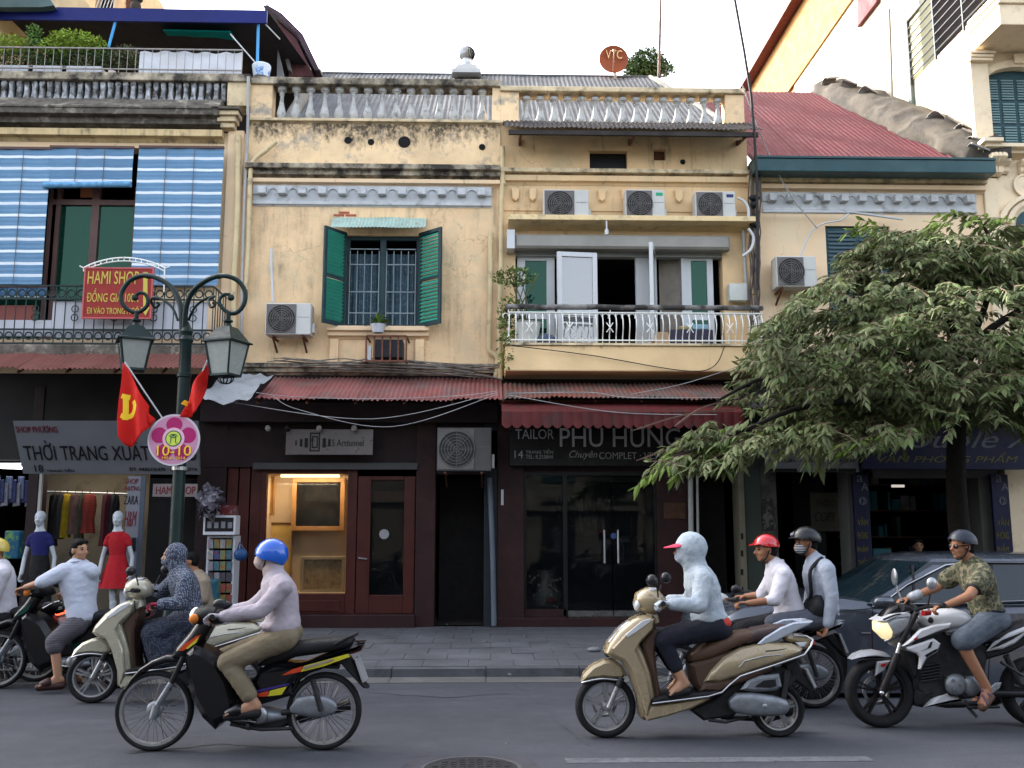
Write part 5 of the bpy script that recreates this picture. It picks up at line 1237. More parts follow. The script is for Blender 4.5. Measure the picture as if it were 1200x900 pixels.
# interior of the tailor shop: hanging suits, mannequin forms
rr = random.Random(11)
for i in range(9):
    x = XP(672+i*9,600); z1 = ZP(575); h = rr.uniform(.5,.8); c_ = rr.choice(((.05,.05,.055),(.09,.08,.075),(.12,.115,.1),(.04,.05,.07)))
    MB().prism([(x-.06,z1),(x+.05,z1),(x+.07,z1-.1),(x+.06,z1-h),(x-.06,z1-h),(x-.07,z1-.1)],W+2.6,W+2.8,.03).build('hanging_suit',mat('suit_cloth_%s' % 'abcdefghi'[i],c_,.9,var=.3,vs=5),HC)
# fruit-basket like toy in the display corner
t = thing('display_bundle','silvery wrapped bundle of trinkets behind the glass of the tailor shop','decoration',tuple(at(640,712,W+.3)))
rr = random.Random(6); c = at(640,690,W+.35)
MB().lathe([(.001,-.25),(.2,-.25),(.24,-.1),(.19,.05),(.1,.2),(.14,.28),(.001,.27)],tuple(c),16).build('basket',mat('silver_wrap',(.35,.35,.32),.35,.3,var=.4,vs=14,bump=.8,bs=22),t,smooth=60)
M_bead = mat('white_bead',(.6,.6,.56),.2)
me = MB().ell((0,0,0),(.022,.022,.022),n=8).mesh('bead',60); rep('bead',me,M_bead,t,[(c.x+rr.uniform(-.27,.27),c.y-.22+rr.uniform(-.02,.05),c.z+rr.uniform(-.28,.25)) for _ in range(34)])
p = at(646,704,W+.12); MB().ell(tuple(p),(.1,.04,.05)).build('red_ribbon',mat('dark_red_ribbon',(.3,.04,.03),.5),t)
# tailor sign
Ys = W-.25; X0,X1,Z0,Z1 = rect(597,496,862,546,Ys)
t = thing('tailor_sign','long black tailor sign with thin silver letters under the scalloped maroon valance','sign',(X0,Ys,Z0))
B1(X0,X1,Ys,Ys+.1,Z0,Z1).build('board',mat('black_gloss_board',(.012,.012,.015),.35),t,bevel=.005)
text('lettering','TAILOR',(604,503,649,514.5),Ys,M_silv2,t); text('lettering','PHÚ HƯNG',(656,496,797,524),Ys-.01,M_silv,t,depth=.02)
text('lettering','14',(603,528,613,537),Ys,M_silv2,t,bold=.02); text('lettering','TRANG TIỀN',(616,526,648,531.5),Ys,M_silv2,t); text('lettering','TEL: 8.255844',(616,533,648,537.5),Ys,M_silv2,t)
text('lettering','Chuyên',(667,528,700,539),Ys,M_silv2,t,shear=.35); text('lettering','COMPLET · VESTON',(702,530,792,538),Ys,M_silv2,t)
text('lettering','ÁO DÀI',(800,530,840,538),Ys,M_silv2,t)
tg = thing('number_plate','worn brown plate under the house number on the maroon pier','plate',tuple(at(790,605,W-.1)))
b = rect(778,589,803,608,W-.07); B1(b[0],b[1],W-.085,W-.061,b[2],b[3]).build('plate',mat('worn_brown_plate',(.13,.06,.03),.6,var=.3,vs=9),tg,bevel=.004)
text('house_number','14',(782,564,800,579),W-.06,mat('dim_number_paint',(.06,.04,.04),.5),HC,bold=.03)
# pipes and pillar right of the tailor shop
duct([(809,556),(810,640),(811,730)],.04,M_gpipe,'grey pipe down the maroon pier beside the house number',W-.1)
duct([(817,556),(818,640),(819,730)],.02,M_gpipe,'thin grey pipe next to the thicker one by the dark doorway',W-.1)
B1(XP(820,640),XP(866,640),W+.8,W+.85,.1,ZP(553)).build('passage_door',MATS['black_door'],HC)
pl = pier(866,873,mat('dirty_cream_strip',(.36,.33,.24),.8,var=.2),'door_post',HD,W-.08); 
for i,z_ in enumerate((625,645,667,688)): b = rect(868,z_,871,z_+7,W-.08); B1(b[0],b[1],W-.085,W-.079,b[2],b[3]).build('bolt_plate',M_black,HD)
pier(873,893,mat('sage_green_pier',(.085,.11,.09),.75,var=.15,vs=2),'pier',HD,W-.05); pier(893,912,mat('grubby_grey_pier',(.16,.155,.14),.8,var=.25,vs=4,col2=(.06,.055,.05),c2s=6,c2t=.56),'pier',HD,W-.03)
b = rect(893,585,906,622,W-.03); tag(B1(b[0],b[1],W-.04,W-.031,b[2],b[3]).build('poster',mat('black_and_grey_poster',(.05,.05,.05),.7,var=.3,vs=6,col2=(.22,.21,.19),c2s=9,c2t=.54,c2w=.04)),'narrow black and grey poster on the pier behind the red helmet','poster')
pier(993,1003,mat('grey_jamb',(.2,.2,.19),.7,var=.15),'jamb',HD,W-.1)
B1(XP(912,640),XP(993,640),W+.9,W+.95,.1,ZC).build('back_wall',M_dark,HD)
b = rect(950,577,984,623,W+.4); tag(B1(b[0],b[1],W+.4,W+.43,b[2],b[3]).build('notice_board',mat('dull_beige_board',(.12,.11,.09),.8,var=.15,vs=4),bevel=.02),'dull beige notice with hand lettering in the doorway behind the two helmets','notice')
text('notice_lettering','PHÔTÔ',(956,584,979,594),W+.4,mat('faded_print',(.05,.045,.04),.8),bpy.data.objects['notice_board'],shear=.2); text('notice_lettering','COPY',(955,600,980,611),W+.4,MATS['faded_print'],bpy.data.objects['notice_board'],shear=.2)
# photocopy sign
Ys = W-.5; X0,X1,Z0,Z1 = rect(898,520,1006,553,Ys)
t = thing('photocopy_sign','white photocopy sign with dark letters under the tree between dark shops','sign',(X0,Ys,Z0))
B1(X0,X1,Ys,Ys+.08,Z0,Z1).build('board',mat('grey_white_board',(.32,.33,.36),.6,var=.1,vs=3),t,bevel=.005)
text('lettering','PHOTOCOPY',(902,521,1004,533),Ys,mat('dark_red_print',(.1,.015,.02),.6),t,bold=.03); text('lettering','In màu - Đóng sổ sách',(905,535,1001,543),Ys,M_bprint,t,shear=.2,bold=.02)
for a,b_ in ((900,934),(968,1003)): q = rect(a,549,b_,553,Ys); B1(q[0],q[1],Ys-.004,Ys-.0005,q[2],q[3]).build('print_bar',M_bprint,t)
# stationery shop sign
Ys = W-.62; X0,X1,Z0,Z1 = rect(1010,500,1260,550,Ys)
t = thing('stationery_sign','long navy stationery sign with yellow and pale italic letters behind the tree','sign',(X0,Ys,Z0))
M_navy = mat('navy_sign_board',(.015,.02,.085),.5,var=.15,vs=3); M_dyel = mat('dim_yellow_print',(.3,.27,.09),.6); M_pal = mat('pale_blue_print',(.3,.32,.36),.6)
B1(X0,X1,Ys,Ys+.08,Z0,Z1).build('board',M_navy,t,bevel=.005)
text('lettering','Double A',(1030,504,1210,525),Ys,M_pal,t,shear=.4,bold=.02); text('lettering','VĂN PHÒNG PHẨM',(1029,530,1193,542),Ys,M_dyel,t,shear=.3,bold=.012)
def vsign(px0,px1,label,words,y0=556,y1=665):
    Y = W-.2; X0,X1,Z0,Z1 = rect(px0,y0,px1,y1,Y); t = thing('vertical_sign',label,'sign',(X0,Y,Z0),'navy vertical signs of the stationery shop')
    B1(X0,X1,Y,Y+.06,Z0,Z1).build('board',M_navy,t,bevel=.004); w = px1-px0
    text('lettering','a',(px0+2,y0+1,px0+9,y0+9),Y,M_pal,t,bold=.04); text('lettering','A',(px0+w*.4,y0+10,px0+w-3,y0+19),Y,M_pal,t,bold=.04)
    c = at((px0+px1)/2,y0+31,Y); MB().tube([(c.x+.055*cos(k*pi/8),Y-.006,c.z+.055*sin(k*pi/8)) for k in range(16)],.006,5,closed=True).build('round_mark',M_pal,t); text('lettering','12',(px0+w/2-3,y0+28,px0+w/2+3,y0+34),Y,M_pal,t)
    for i,wd_ in enumerate(words): text('lettering',wd_,(px0+3,y0+50+i*15.5,px1-3,y0+60+i*15.5),Y,M_dyel,t,bold=.01)
vsign(1002,1020,'narrow navy vertical sign with yellow words left of the stationery shop opening',('VĂN','PHÒNG','PHẨM','THIẾT'))
vsign(1165,1185,'narrow navy vertical sign with yellow words right of the stationery shop opening',('VĂN','PHÒNG','PHẨM','THIẾT'))
B1(XP(1020,560),XP(1165,560),W-.1,W+.1,ZP(560),ZP(550)).build('roller_rail',mat('grey_roller_rail',(.13,.13,.13),.6),HD)
pier(1150,1165,mat('grey_jamb',(.2,.2,.19),.7),'jamb',HD,W-.05)
# stock inside the stationery shop
M_goods = [mat(n_,c_,.7,var=.2,vs=6) for n_,c_ in (('pale_goods',(.3,.3,.3)),('cyan_goods',(.04,.25,.32)),('blue_goods',(.04,.08,.2)),('brown_goods',(.2,.1,.05)),('green_goods',(.06,.16,.08)))]
sh_ = thing('shop_shelves','dim shelves of stationery inside the shop behind the car','shelves',(XP(1100,640),W+1.8,.1),None)
for z in (.5,.95,1.4,1.85,2.3): B1(XP(1030,640),X_DE+1.2,W+1.7,W+2.1,z-.02,z).build('shelf',M_dwood,sh_)
rr = random.Random(12); k = 0
for z in (.5,.95,1.4,1.85,2.3):
    x = XP(1035,640)
    while x < X_DE+1.1:
        w_ = rr.uniform(.06,.2); h_ = rr.uniform(.12,.36); 
        if rr.random() < .4: m_ = rr.choice(M_goods); tag(B1(x,x+w_-.02,W+1.72,W+2.0,z+.002,z+h_).build('stationery_pack',m_),'%s %s pack on the %s dim shelf of the stationery shop, %s' % ('tall' if h_ > .24 else 'low',m_.name.split('_')[0],{.5: 'lowest',.95: 'second',1.4: 'middle',1.85: 'fourth',2.3: 'top'}[z],('far left','left of centre','centre','right of centre','far right')[min(4,int(5*(x-XP(1035,640))/(X_DE+1.1-XP(1035,640))))]),'pack','packs on the stationery shelves')
        x += w_
b = rect(1023,643,1045,668,W+.2); tag(B1(b[0],b[1],W+.2,W+.5,b[2]-.6,b[3]).build('cool_box',mat('cyan_cabinet',(.03,.2,.26),.5),bevel=.02),'cyan cabinet beside the left jamb of the stationery shop','cabinet')
b = rect(1046,568,1060,571,W+1); tag(B1(b[0],b[1],W+1,W+1.05,b[2],b[3]).build('hanging_lamp',mat('dim_white_lamp',(.6,.6,.6),.5,glow=(1,.9,.8),gs=.1)),'small dim white lamp hanging inside the stationery shop','lamp')
B1(X_DE-.05,X_DE+6,W-.02,W+.05,ZP(445),ZP(440)).build('lintel',M_creamf,HE)

# --- awnings
def awning(name,label,px0,px1,yt,pyt,yb,pyb,m,nsheet,pitch=.07,sag=.03,jag=.02,seg=5,amp=.013,pxm=None):
    pxm = pxm or (px0+px1)/2; X0,X1 = at(px0,pyb,yb).x,at(px1,pyb,yb).x; zt,zb = ZP(pyt,pxm,yt),ZP(pyb,pxm,yb)
    t = thing('street_awning',label,'awning',((X0+X1)/2,yt,zt),'corrugated awnings over the shops'); w = (X1-X0)/nsheet; rr = random.Random(len(label))
    for i in range(nsheet):
        dz = rr.uniform(-.012,.012)-sag*sin(pi*(i+.5)/nsheet)
        o = corrugated(X0+i*w,X0+(i+1)*w+.02,yt,zt+.004*(i % 2),yb+rr.uniform(-.03,.03),zb+dz,pitch,amp,seg,0,jag,rr).build('sheet',m,t,smooth=60)
    for k in range(nsheet+1): x = X0+k*w; MB().bar((x,yt,zt-.06),(x,yb+.1,zb-.04-sag*.7),.03).build('rafter',M_rust,t)
    return t
awning('a','faded pink red corrugated awning under the black iron balcony',-40,244,13.78,414,13.0,430,mat('faded_pink_sheet',(.4,.15,.12),.8,var=.2,vs=3,col2=(.3,.12,.1),c2s=3),5)
awning('b','faded red corrugated awning with a ragged edge over the gallery',300,587,W,443,13.35,467,M_awn,5,sag=.02,jag=.04)
awning('c','grimy rust stained corrugated awning in the shade of the yellow balcony',590,862,14.1,450,13.2,466,M_awnr,5,sag=0)
def valance():
    Y0,Y1_ = 13.5,12.95; X0,X1 = at(588,490,Y1_).x,at(872,490,Y1_).x; z0,z1,z2 = ZP(471,700,Y0),ZP(481,700,Y1_+.1),ZP(502,700,Y1_)
    t = thing('scalloped_valance','maroon ribbed valance with a scalloped lower edge over the tailor sign','awning',((X0+X1)/2,Y1_,z2)); n = 24; w = (X1-X0)/n
    for i in range(n):
        a = X0+i*w; mb = MB(); vs = []
        for (y,z) in ((Y0,z0),(Y1_+.12,z1+.03),(Y1_,z1-.03),(Y1_,z2+.05)):
            for u in range(5): vs.append((a+w*u/4,y-.012*sin(pi*u/4),z))
        for u in range(5): vs.append((a+w*u/4,Y1_-.012*sin(pi*u/4),z2+.05-.055*sin(pi*u/4)))
        mb.add(vs,[(r*5+u,r*5+u+1,r*5+u+6,r*5+u+5) for r in range(4) for u in range(4)]); mb.build('scallop_strip',M_awn2,t,smooth=50)
    B1(X0,X1,Y0,Y0+.03,z0-.02,z0+.02).build('batten',M_rust,t)
valance()
B1(XP(590,460),XP(875,460),13.9,13.95,ZP(474,700,13.9),ZP(463,700,13.9)).build('batten',M_fasc2,HC)
# right side dark canopy behind the tree
t = thing('street_awning','dark corrugated awning almost hidden behind the tree on the right','awning',(XP(1010,470),13.5,ZP(470)))
corrugated(XP(880,470,13.3),XP(1010,470,13.3),W,ZP(458),13.3,ZP(478,950,13.3),.076,.012,3).build('sheet',M_sheetd,t,smooth=60); corrugated(XP(1010,470,13.3)+.01,X_DE+3,W,ZP(455),13.2,ZP(480,1000,13.2),.076,.012,3).build('sheet',M_sheetd,t,smooth=60)
# grey tarpaulin
mb = MB(); q = [at(292,436,13.9),at(322,440,13.8),at(300,466,12.9),at(243,467,12.8),at(237,455,12.9),at(246,444,13.4)]
nx = 14; A = [at(262,436,13.9),at(322,439,13.9)]; Bq = [at(237,466,12.85),at(287,469,12.85)]; vs = []
for i in range(nx+1):
    for j in range(nx+1):
        u,v = i/nx,j/nx; p = (A[0].lerp(A[1],u)).lerp(Bq[0].lerp(Bq[1],u),v); p.z += .1*noise.noise(Vector((u*3,v*3,1)))+.03*noise.noise(Vector((u*9,v*9,4)))-.05*sin(pi*u)*v; vs.append(p)
mb.add(vs,[(i*(nx+1)+j,(i+1)*(nx+1)+j,(i+1)*(nx+1)+j+1,i*(nx+1)+j+1) for i in range(nx) for j in range(nx)])
tag(mb.build('tarpaulin',M_tarp,smooth=80),'crumpled grey tarpaulin between the two red awnings behind the street lamp','tarpaulin')

# --- clothes shop (left)
pier(-60,-45,M_fasc2,'pier',HA); pier(28,40,M_fasc2,'pier',HA); pier(228,240,M_fasc2,'pier',HA); 
B1(XP(44,640),XP(47,640),W-.1,W-.05,.1,ZP(530)).build('post',M_gpipe,HA)
Yt = 13.4
P = [at(15,493,13.3),at(232,493,13.3),at(234,556,13.75),at(27,555,13.75)]
t = thing('clothes_shop_sign','wide grey white clothes shop sign with heavy black letters, tilted over its doorway','sign',tuple(P[3]))
M_gsign = mat('grey_white_sign',(.3,.31,.34),.6,var=.08,vs=2)
MB().rings([[v+Vector((0,d,0)) for v in P] for d in (0,.05)]).build('board',M_gsign,t)
def tilt(o,k,zm):
    if o:
        for v in o.data.vertices: v.co.y += -k*((v.co.z+BASE[o.parent.name].z)-zm)
        o.data.update()
kt = .45/(P[0].z-P[2].z); zm = (P[0].z+P[2].z)/2; Ym = (13.3+13.75)/2-.004
M_bl2 = mat('black_letter',(.012,.013,.02),.5); M_rd2 = mat('dull_red_letter',(.28,.02,.035),.6)
for s_,b_,m_,bo in (('THỜI TRANG XUẤT',(27,513,174,539),M_bl2,.05),('KHẨU',(180,513,229,539),M_bl2,.05),('SHOP PHƯƠNG',(25,500,73,508),M_rd2,.01),('18',(34,544,44,552),M_bl2,.0),('TRANG TIỀN',(47,548,80,552),M_bl2,.01),('ĐT: 0436336476 - 0912345714',(146,547,226,551),M_bl2,.01)):
    tilt(text('lettering',s_,b_,Ym,m_,t,bold=bo),kt,zm)
# inside of the shop: warm wall, rail, garments, lamp tube
b = rect(46,535,150,700,W+.9); B1(b[0]-.1,b[1]+.2,W+1.2,W+1.25,.1,b[3]+.2).build('shop_back_wall',mat('beige_lit_wall',(.35,.3,.23),.8,var=.2,vs=2,col2=(.2,.17,.13),c2s=3,c2t=.6),HA)
tb = at(15,548,W+.2); t = thing('tube_lamp','lit white fluorescent tube at the far left of the clothes shop','lamp',tuple(tb))
MB().tube([at(-10,547,W+.1),at(29,548,W+.1)],.022,8).build('tube',mat('lit_tube',(.9,.9,.9),.4,glow=(.9,.95,1),gs=2.2),t); MB().tube([at(-10,543,W+.15),at(30,543,W+.15)],.02,6).build('fitting',M_alu,t)
la = bpy.data.lights.new('shop_lamp','AREA'); la.energy = 1.6; la.size = 1.2; la.size_y = .2; la.shape = 'RECTANGLE'; la.color = (1,.9,.72)
lo = bpy.data.objects.new('shop_lamp',la); COL.objects.link(lo); lo.location = (XP(85,640),W+.45,2.5); lo.rotation_euler = (RAD(15),0,0)
tag(MB().tube([at(50,576,W+.5),at(150,579,W+.5)],.016,8).build('clothes_rail',M_galv,smooth=60),'metal rail with hanging clothes behind the two mannequins','clothes rail')
gcol = [('black_garment',(.02,.02,.022)),('dark_grey_garment',(.05,.05,.055)),('yellow_garment',(.62,.42,.02)),('dusty_pink_garment',(.22,.12,.11)),('red_striped_garment',(.4,.05,.03)),('olive_garment',(.12,.12,.08)),('wine_garment',(.12,.02,.03)),('charcoal_garment',(.03,.03,.035))]
for (px,w_,y1,ci) in ((62,8,640,0),(69,8,632,1),(77,9,630,2),(87,9,626,3),(94,7,640,5),(104,13,625,4),(124,8,640,6),(132,9,650,7)):
    Yg = W+.4+.02*(ci % 3); X0,X1,Z0,Z1 = rect(px-w_/2-1,581,px+w_/2+1,y1,Yg); n_,c_ = gcol[ci]; xm = (X0+X1)/2; hw = (X1-X0)/2
    m_ = mat(n_,c_,.9,var=.3,vs=8,bump=.5,bs=14,fstripe=('Z',.04,.3,(.1,.02,.02),0) if ci == 4 else None)
    g = thing('hanging_garment',{0: 'black',1: 'dark grey',2: 'bright yellow',3: 'dusty pink',4: 'red striped',5: 'olive',6: 'wine red',7: 'charcoal'}[ci]+' garment hanging on the clothes rail, '+('left of' if px < 94 else 'right of')+' the '+('red mannequin' if px > 130 else 'olive one' if px in (62,69,77,87) else 'yellow one'),'garment',(xm,Yg,Z1),'garments on the rail')
    st = [(xm,Z1+.03,hw*.25,.03),(xm,Z1,hw*.9,.05),(xm,Z1-.15,hw,.09),(xm,Z0+.2,hw*.9,.1),(xm,Z0,hw*1.1,.12)]
    MB().rings([[(x+hw_*cos(2*pi*k/14)+.01*sin(k*3+z*9),Yg+d_*sin(2*pi*k/14)*(1+.25*sin(k*2.5)),z) for k in range(14)] for (x,z,hw_,d_) in st]).build('cloth',m_,g,smooth=60)
    MB().tube([(xm-hw*.8,Yg,Z1+.01),(xm,Yg,Z1+.05),(xm,Yg,Z1+.1)],.006,5).build('hanger',M_rust,g)
for i in range(9):
    p = at(-5+i*4,575+4*(i % 3),W-.0); tag(MB().prism([(p.x-.05,p.z+.22),(p.x+.05,p.z+.22),(p.x+.06,p.z-.12),(p.x-.05,p.z-.14)],W+.02*i,W+.02*i+.03,.01).build('packet',mat(('blue_white_packet','dark_blue_packet','grey_packet')[i % 3],((.2,.25,.42),(.05,.06,.2),(.3,.3,.36))[i % 3],.4,var=.4,vs=18)),('blue and white','dark blue','grey')[i % 3]+' plastic packet hanging under the lit tube, '+('front','middle','back')[i//3]+' of the bunch','packet','packets under the lit tube')
b = rect(4,622,22,655,13.9); tag(B1(b[0],b[1],13.9,14.05,b[2],b[3]).build('printed_bag',mat('teal_and_lime_bag',(.02,.16,.3),.5,var=.2,vs=6,col2=(.25,.5,.12),c2s=8,c2t=.55,c2w=.04),bevel=.02),'teal and lime printed bag at the left edge beside the yellow helmet','bag')
# banner ZARA
t = thing('vertical_banner','tall narrow pale banner with brand letters right of the red mannequin','banner',tuple(at(155,720,13.7))); X0,X1,Z0,Z1 = rect(145,558,166,722,13.7)
B1(X0,X1,13.7,13.74,Z0,Z1).build('panel',mat('pale_banner',(.33,.34,.4),.6,var=.08),t,bevel=.004)
B1(X1-.06,X1+.004,13.69,13.699,Z0,Z1).build('edge_strip',mat('blue_grey_strip',(.12,.15,.2),.5),t)
text('lettering','SHOP',(147,561,162,567),13.7,M_rd2,t); text('lettering','PHƯƠNG',(146,569,164,575),13.7,M_rd2,t); text('lettering','ZARA',(145.5,581,162,591),13.7,M_bl2,t); text('lettering','H&M',(146,599,160,617),13.7,M_rd2,t,shear=.2)
b = rect(154,630,159,646,13.69); B1(b[0],b[1],13.683,13.698,b[2],b[3]).build('navy_mark',M_bl2,t)
Ys = 13.75; X0,X1,Z0,Z1 = rect(179,567,231,582,Ys); t = thing('small_shop_sign','small pale sign with dark red letters behind the lamp post','sign',(X0,Ys,Z0)); B1(X0,X1,Ys,Ys+.03,Z0,Z1).build('board',mat('pinkish_white_board',(.4,.33,.33),.6,var=.1),t); text('lettering','HAMI SHOP',(183,570,229,579),Ys,M_rd2,t,bold=.012)
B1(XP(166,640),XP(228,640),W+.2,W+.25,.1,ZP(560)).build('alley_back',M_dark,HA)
# --- news stand
t = thing('news_stand','narrow white framed news stand hung with magazines beside the lamp post','news stand',tuple(at(257,722,13.7)))
Yn = 13.7; X0,X1,Z0,Z1 = rect(241,628,274,712,Yn); mb = MB()
for b_ in ((X0,X0+.035),(X1-.035,X1)): mb.box(b_[0],b_[1],Yn,Yn+.3,.1,Z1)
for z in (Z0,Z0+.36,Z0+.72,Z1-.03): mb.box(X0+.035,X1-.035,Yn,Yn+.3,z,z+.03)
mb.build('frame',M_whb,t,bevel=.006); B1(X0+.03,X1-.03,Yn+.25,Yn+.27,.2,Z1).build('back',M_black,t)
X0b,X1b,Z0b,Z1b = rect(238,604,276,627,Yn-.1); f_ = B1(X0b,X1b,Yn-.1,Yn+.15,Z0b,Z1b).build('cabinet',M_whb,t,bevel=.01); B1(X0b+.03,X1b-.03,Yn-.105,Yn-.101,Z0b+.05,Z1b-.03).build('dark_front',M_black,f_)
for i in range(4): q = rect(243+i*8,611+(i % 2),248+i*8,619,Yn-.11); B1(q[0],q[1],Yn-.112,Yn-.107,q[2],q[3]).build('small_item',mat('pale_small_item',(.4,.4,.45),.4),f_)
q = rect(240,588,275,604,Yn); B1(q[0],q[1],Yn-.02,Yn+.2,q[2],q[3]-.05).build('top_box',mat('dull_red_box',(.3,.05,.05),.6,var=.3,vs=9,col2=(.35,.35,.38),c2s=9,c2t=.56,c2w=.03),t)
rr = random.Random(21); cols = [(.5,.12,.1),(.45,.45,.5),(.1,.15,.35),(.5,.3,.1),(.12,.12,.14),(.55,.5,.45),(.12,.3,.35)]
MG = [mat('magazine_%s' % n_,c_,.4,var=.35,vs=22,col2=(c_[2]*.8+.05,c_[0]*.8,c_[1]),c2s=26,c2t=.55,c2w=.03) for n_,c_ in zip(('red','white','blue','orange','black','cream','cyan'),cols)]
for r_ in range(6):
    for c_ in range(4):
        x = 243.5+c_*7.2; y = 632+r_*13; q = rect(x,y,x+6.3,y+10.5,Yn-.02); o = B1(q[0],q[1],Yn-.03+.01*(c_ % 2),Yn+.0,q[2],q[3]).build('magazine',rr.choice(MG)); o.rotation_euler = (0,0,0)
        tag(o,('left end','second from the left','second from the right','right end')[c_]+' magazine in the '+('top','second','third','fourth','fifth','bottom')[r_]+' row of the white framed news stand','magazine','magazines in the news stand')
mb = MB(); c = at(246,588,13.55); rr = random.Random(22)
for k in range(46):
    a = rr.uniform(0,2*pi); e = rr.uniform(-1.2,1.2); r_ = rr.uniform(.08,.24); p = c+Vector((cos(a)*cos(e)*r_*.9,sin(a)*cos(e)*r_*.5,sin(e)*r_)); d = Vector((rr.uniform(-1,1),rr.uniform(-1,1),rr.uniform(-1,1))).normalized(); u = d.orthogonal().normalized(); v = d.cross(u); s_ = rr.uniform(.05,.1)
    mb.add([p-u*s_-v*s_,p+u*s_-v*s_*.6,p+u*s_*.7+v*s_,p-u*s_+v*s_*.8],[(0,1,2,3)])
mb.ell(tuple(c),(.15,.1,.15))
tag(mb.build('plastic_bundle',mat('grey_mauve_plastic',(.24,.22,.28),.3,var=.5,vs=14,col2=(.5,.48,.52),c2s=14,c2t=.55,c2w=.05)),'crumpled bundle of grey and mauve plastic bags on the news stand','bundle')
p = at(282,650,13.6); tag(MB().ell(tuple(p),(.1,.06,.09)).tube([p+Vector((-.05,0,.07)),p+Vector((-.02,0,.17)),p+Vector((.04,0,.08))],.015,6).build('hanging_bag',mat('blue_plastic_bag',(.03,.12,.35),.4,bump=.5,bs=20),smooth=60),'small blue plastic bag hanging right of the news stand','bag')
p = at(245,700,13.3); tag(MB().box(p.x-.12,p.x+.12,13.3,13.45,p.z-.35,p.z+.25).build('printed_bag',mat('blue_green_bag',(.03,.16,.3),.5,var=.3,vs=6,col2=(.15,.3,.1),c2s=7,c2t=.54),bevel=.04),'blue and green bag leaning at the foot of the news stand','bag')
# litter
p = atZ(696,763,PAVE+.01)
mb = MB(); rr = random.Random(1); mb.ell((p.x,p.y,PAVE+.03),(.09,.07,.035)); tag(mb.build('plastic_bag',mat('clear_white_plastic',(.4,.42,.44),.2,bump=.8,bs=14),smooth=50),'small crumpled clear plastic bag lying on the pavement','plastic bag')
for i,(x,y) in enumerate(((615,746),(569,753),(524,733),(486,791),(597,792),(438,790),(594,874))):
    p = atZ(x,y,.1 if y < 780 else .02); zz = p.z; s_ = rr.uniform(.015,.03) if i < 6 else .012; o = MB().box(-s_,s_,-s_*.6,s_*.7,0,.008).build('litter_scrap',mat('pale_litter',(.4,.4,.38),.8)); o.location = (p.x,p.y,zz+.012); o.rotation_euler = (.2,.15,rr.uniform(0,3)); tag(o,('paper scrap on the pavement below the tailor shop pier','dark scrap in the middle of the pavement','scrap at the threshold of the dark passage','scrap in the gutter left of centre','scrap in the gutter below the tailor shop','scrap in the gutter behind the black moped','tiny scrap on the asphalt right of the manhole')[i],'litter')
TONE = 1.
# ================================================================= street lamp with flags and badge
YL = 10.95
def LP(cx,cy,Y=YL): return at(130+cx/5.294,300+cy/5.294,Y)
M_lampg = mat('dark_green_lamp_paint',(.0045,.01575,.015),.4,var=.25,vs=6,bump=.15,bs=50)
base = atZ(205,790,PAVE); base = Vector((at(205,650,YL).x,YL,PAVE))
SL = thing('street_lamp','dark green double armed scroll street lamp with two square lanterns','street lamp',tuple(base))
top = LP(447,470)
MB().lathe([(.16,0),(.16,.12),(.12,.18),(.1,.5),(.085,.6),(.075,.65),(.07,top.z-.55-PAVE),(.085,top.z-.54-PAVE),(.085,top.z-.5-PAVE),(.07,top.z-.49-PAVE),(.065,top.z-.15-PAVE),(.085,top.z-.1-PAVE),(.06,top.z-.05-PAVE),(.075,top.z-PAVE),(.05,top.z+.05-PAVE),(.02,top.z+.12-PAVE)],tuple(base),20).build('pole',M_lampg,SL,smooth=40)
def arm(path,Y0,Y1,r=.026):
    n = len(path); return spl([LP(x,y,Y0+(Y1-Y0)*min(1,i/5)) for i,(x,y) in enumerate(path)])
YLl,YLr = 11.15,10.65
La = [(440,500),(435,330),(400,230),(340,165),(250,125),(180,125),(110,160),(65,230),(70,290),(110,335),(165,350),(215,320),(230,280),(215,240),(180,228),(150,250)]
Ra = [(455,500),(465,330),(500,230),(570,165),(650,128),(720,125),(790,155),(830,215),(828,290),(790,345),(740,355),(690,320),(672,275),(700,240),(740,240)]
for P_,Y_,ball,sub in ((La,YLl,(150,258),[(415,400),(380,320),(320,270),(265,255),(250,285),(275,320),(300,300),(285,288)]),(Ra,YLr,(745,258),[(480,400),(520,320),(580,270),(640,250),(605,275),(622,318),(648,300),(632,288)])):
    A = arm(P_,YL,Y_); o = MB().tube(A,[.034-.014*i/len(A) for i in range(len(A))],8).build('arm',M_lampg,SL,smooth=60)
    b = LP(*ball,Y_); MB().ell(tuple(b),(.04,.03,.04)).build('ball',M_lampg,SL,smooth=60); MB().tube(arm(sub,YL,Y_),.016,6).build('scroll',M_lampg,SL,smooth=60)
    b = LP(*((235,127) if P_ is La else (665,127)),Y_); MB().ell(tuple(b),(.06,.03,.03)).build('collar',M_lampg,SL,smooth=60)
M_pane = mat('frosted_lantern_pane',(.252,.27,.252),.25,var=.06,vs=4)
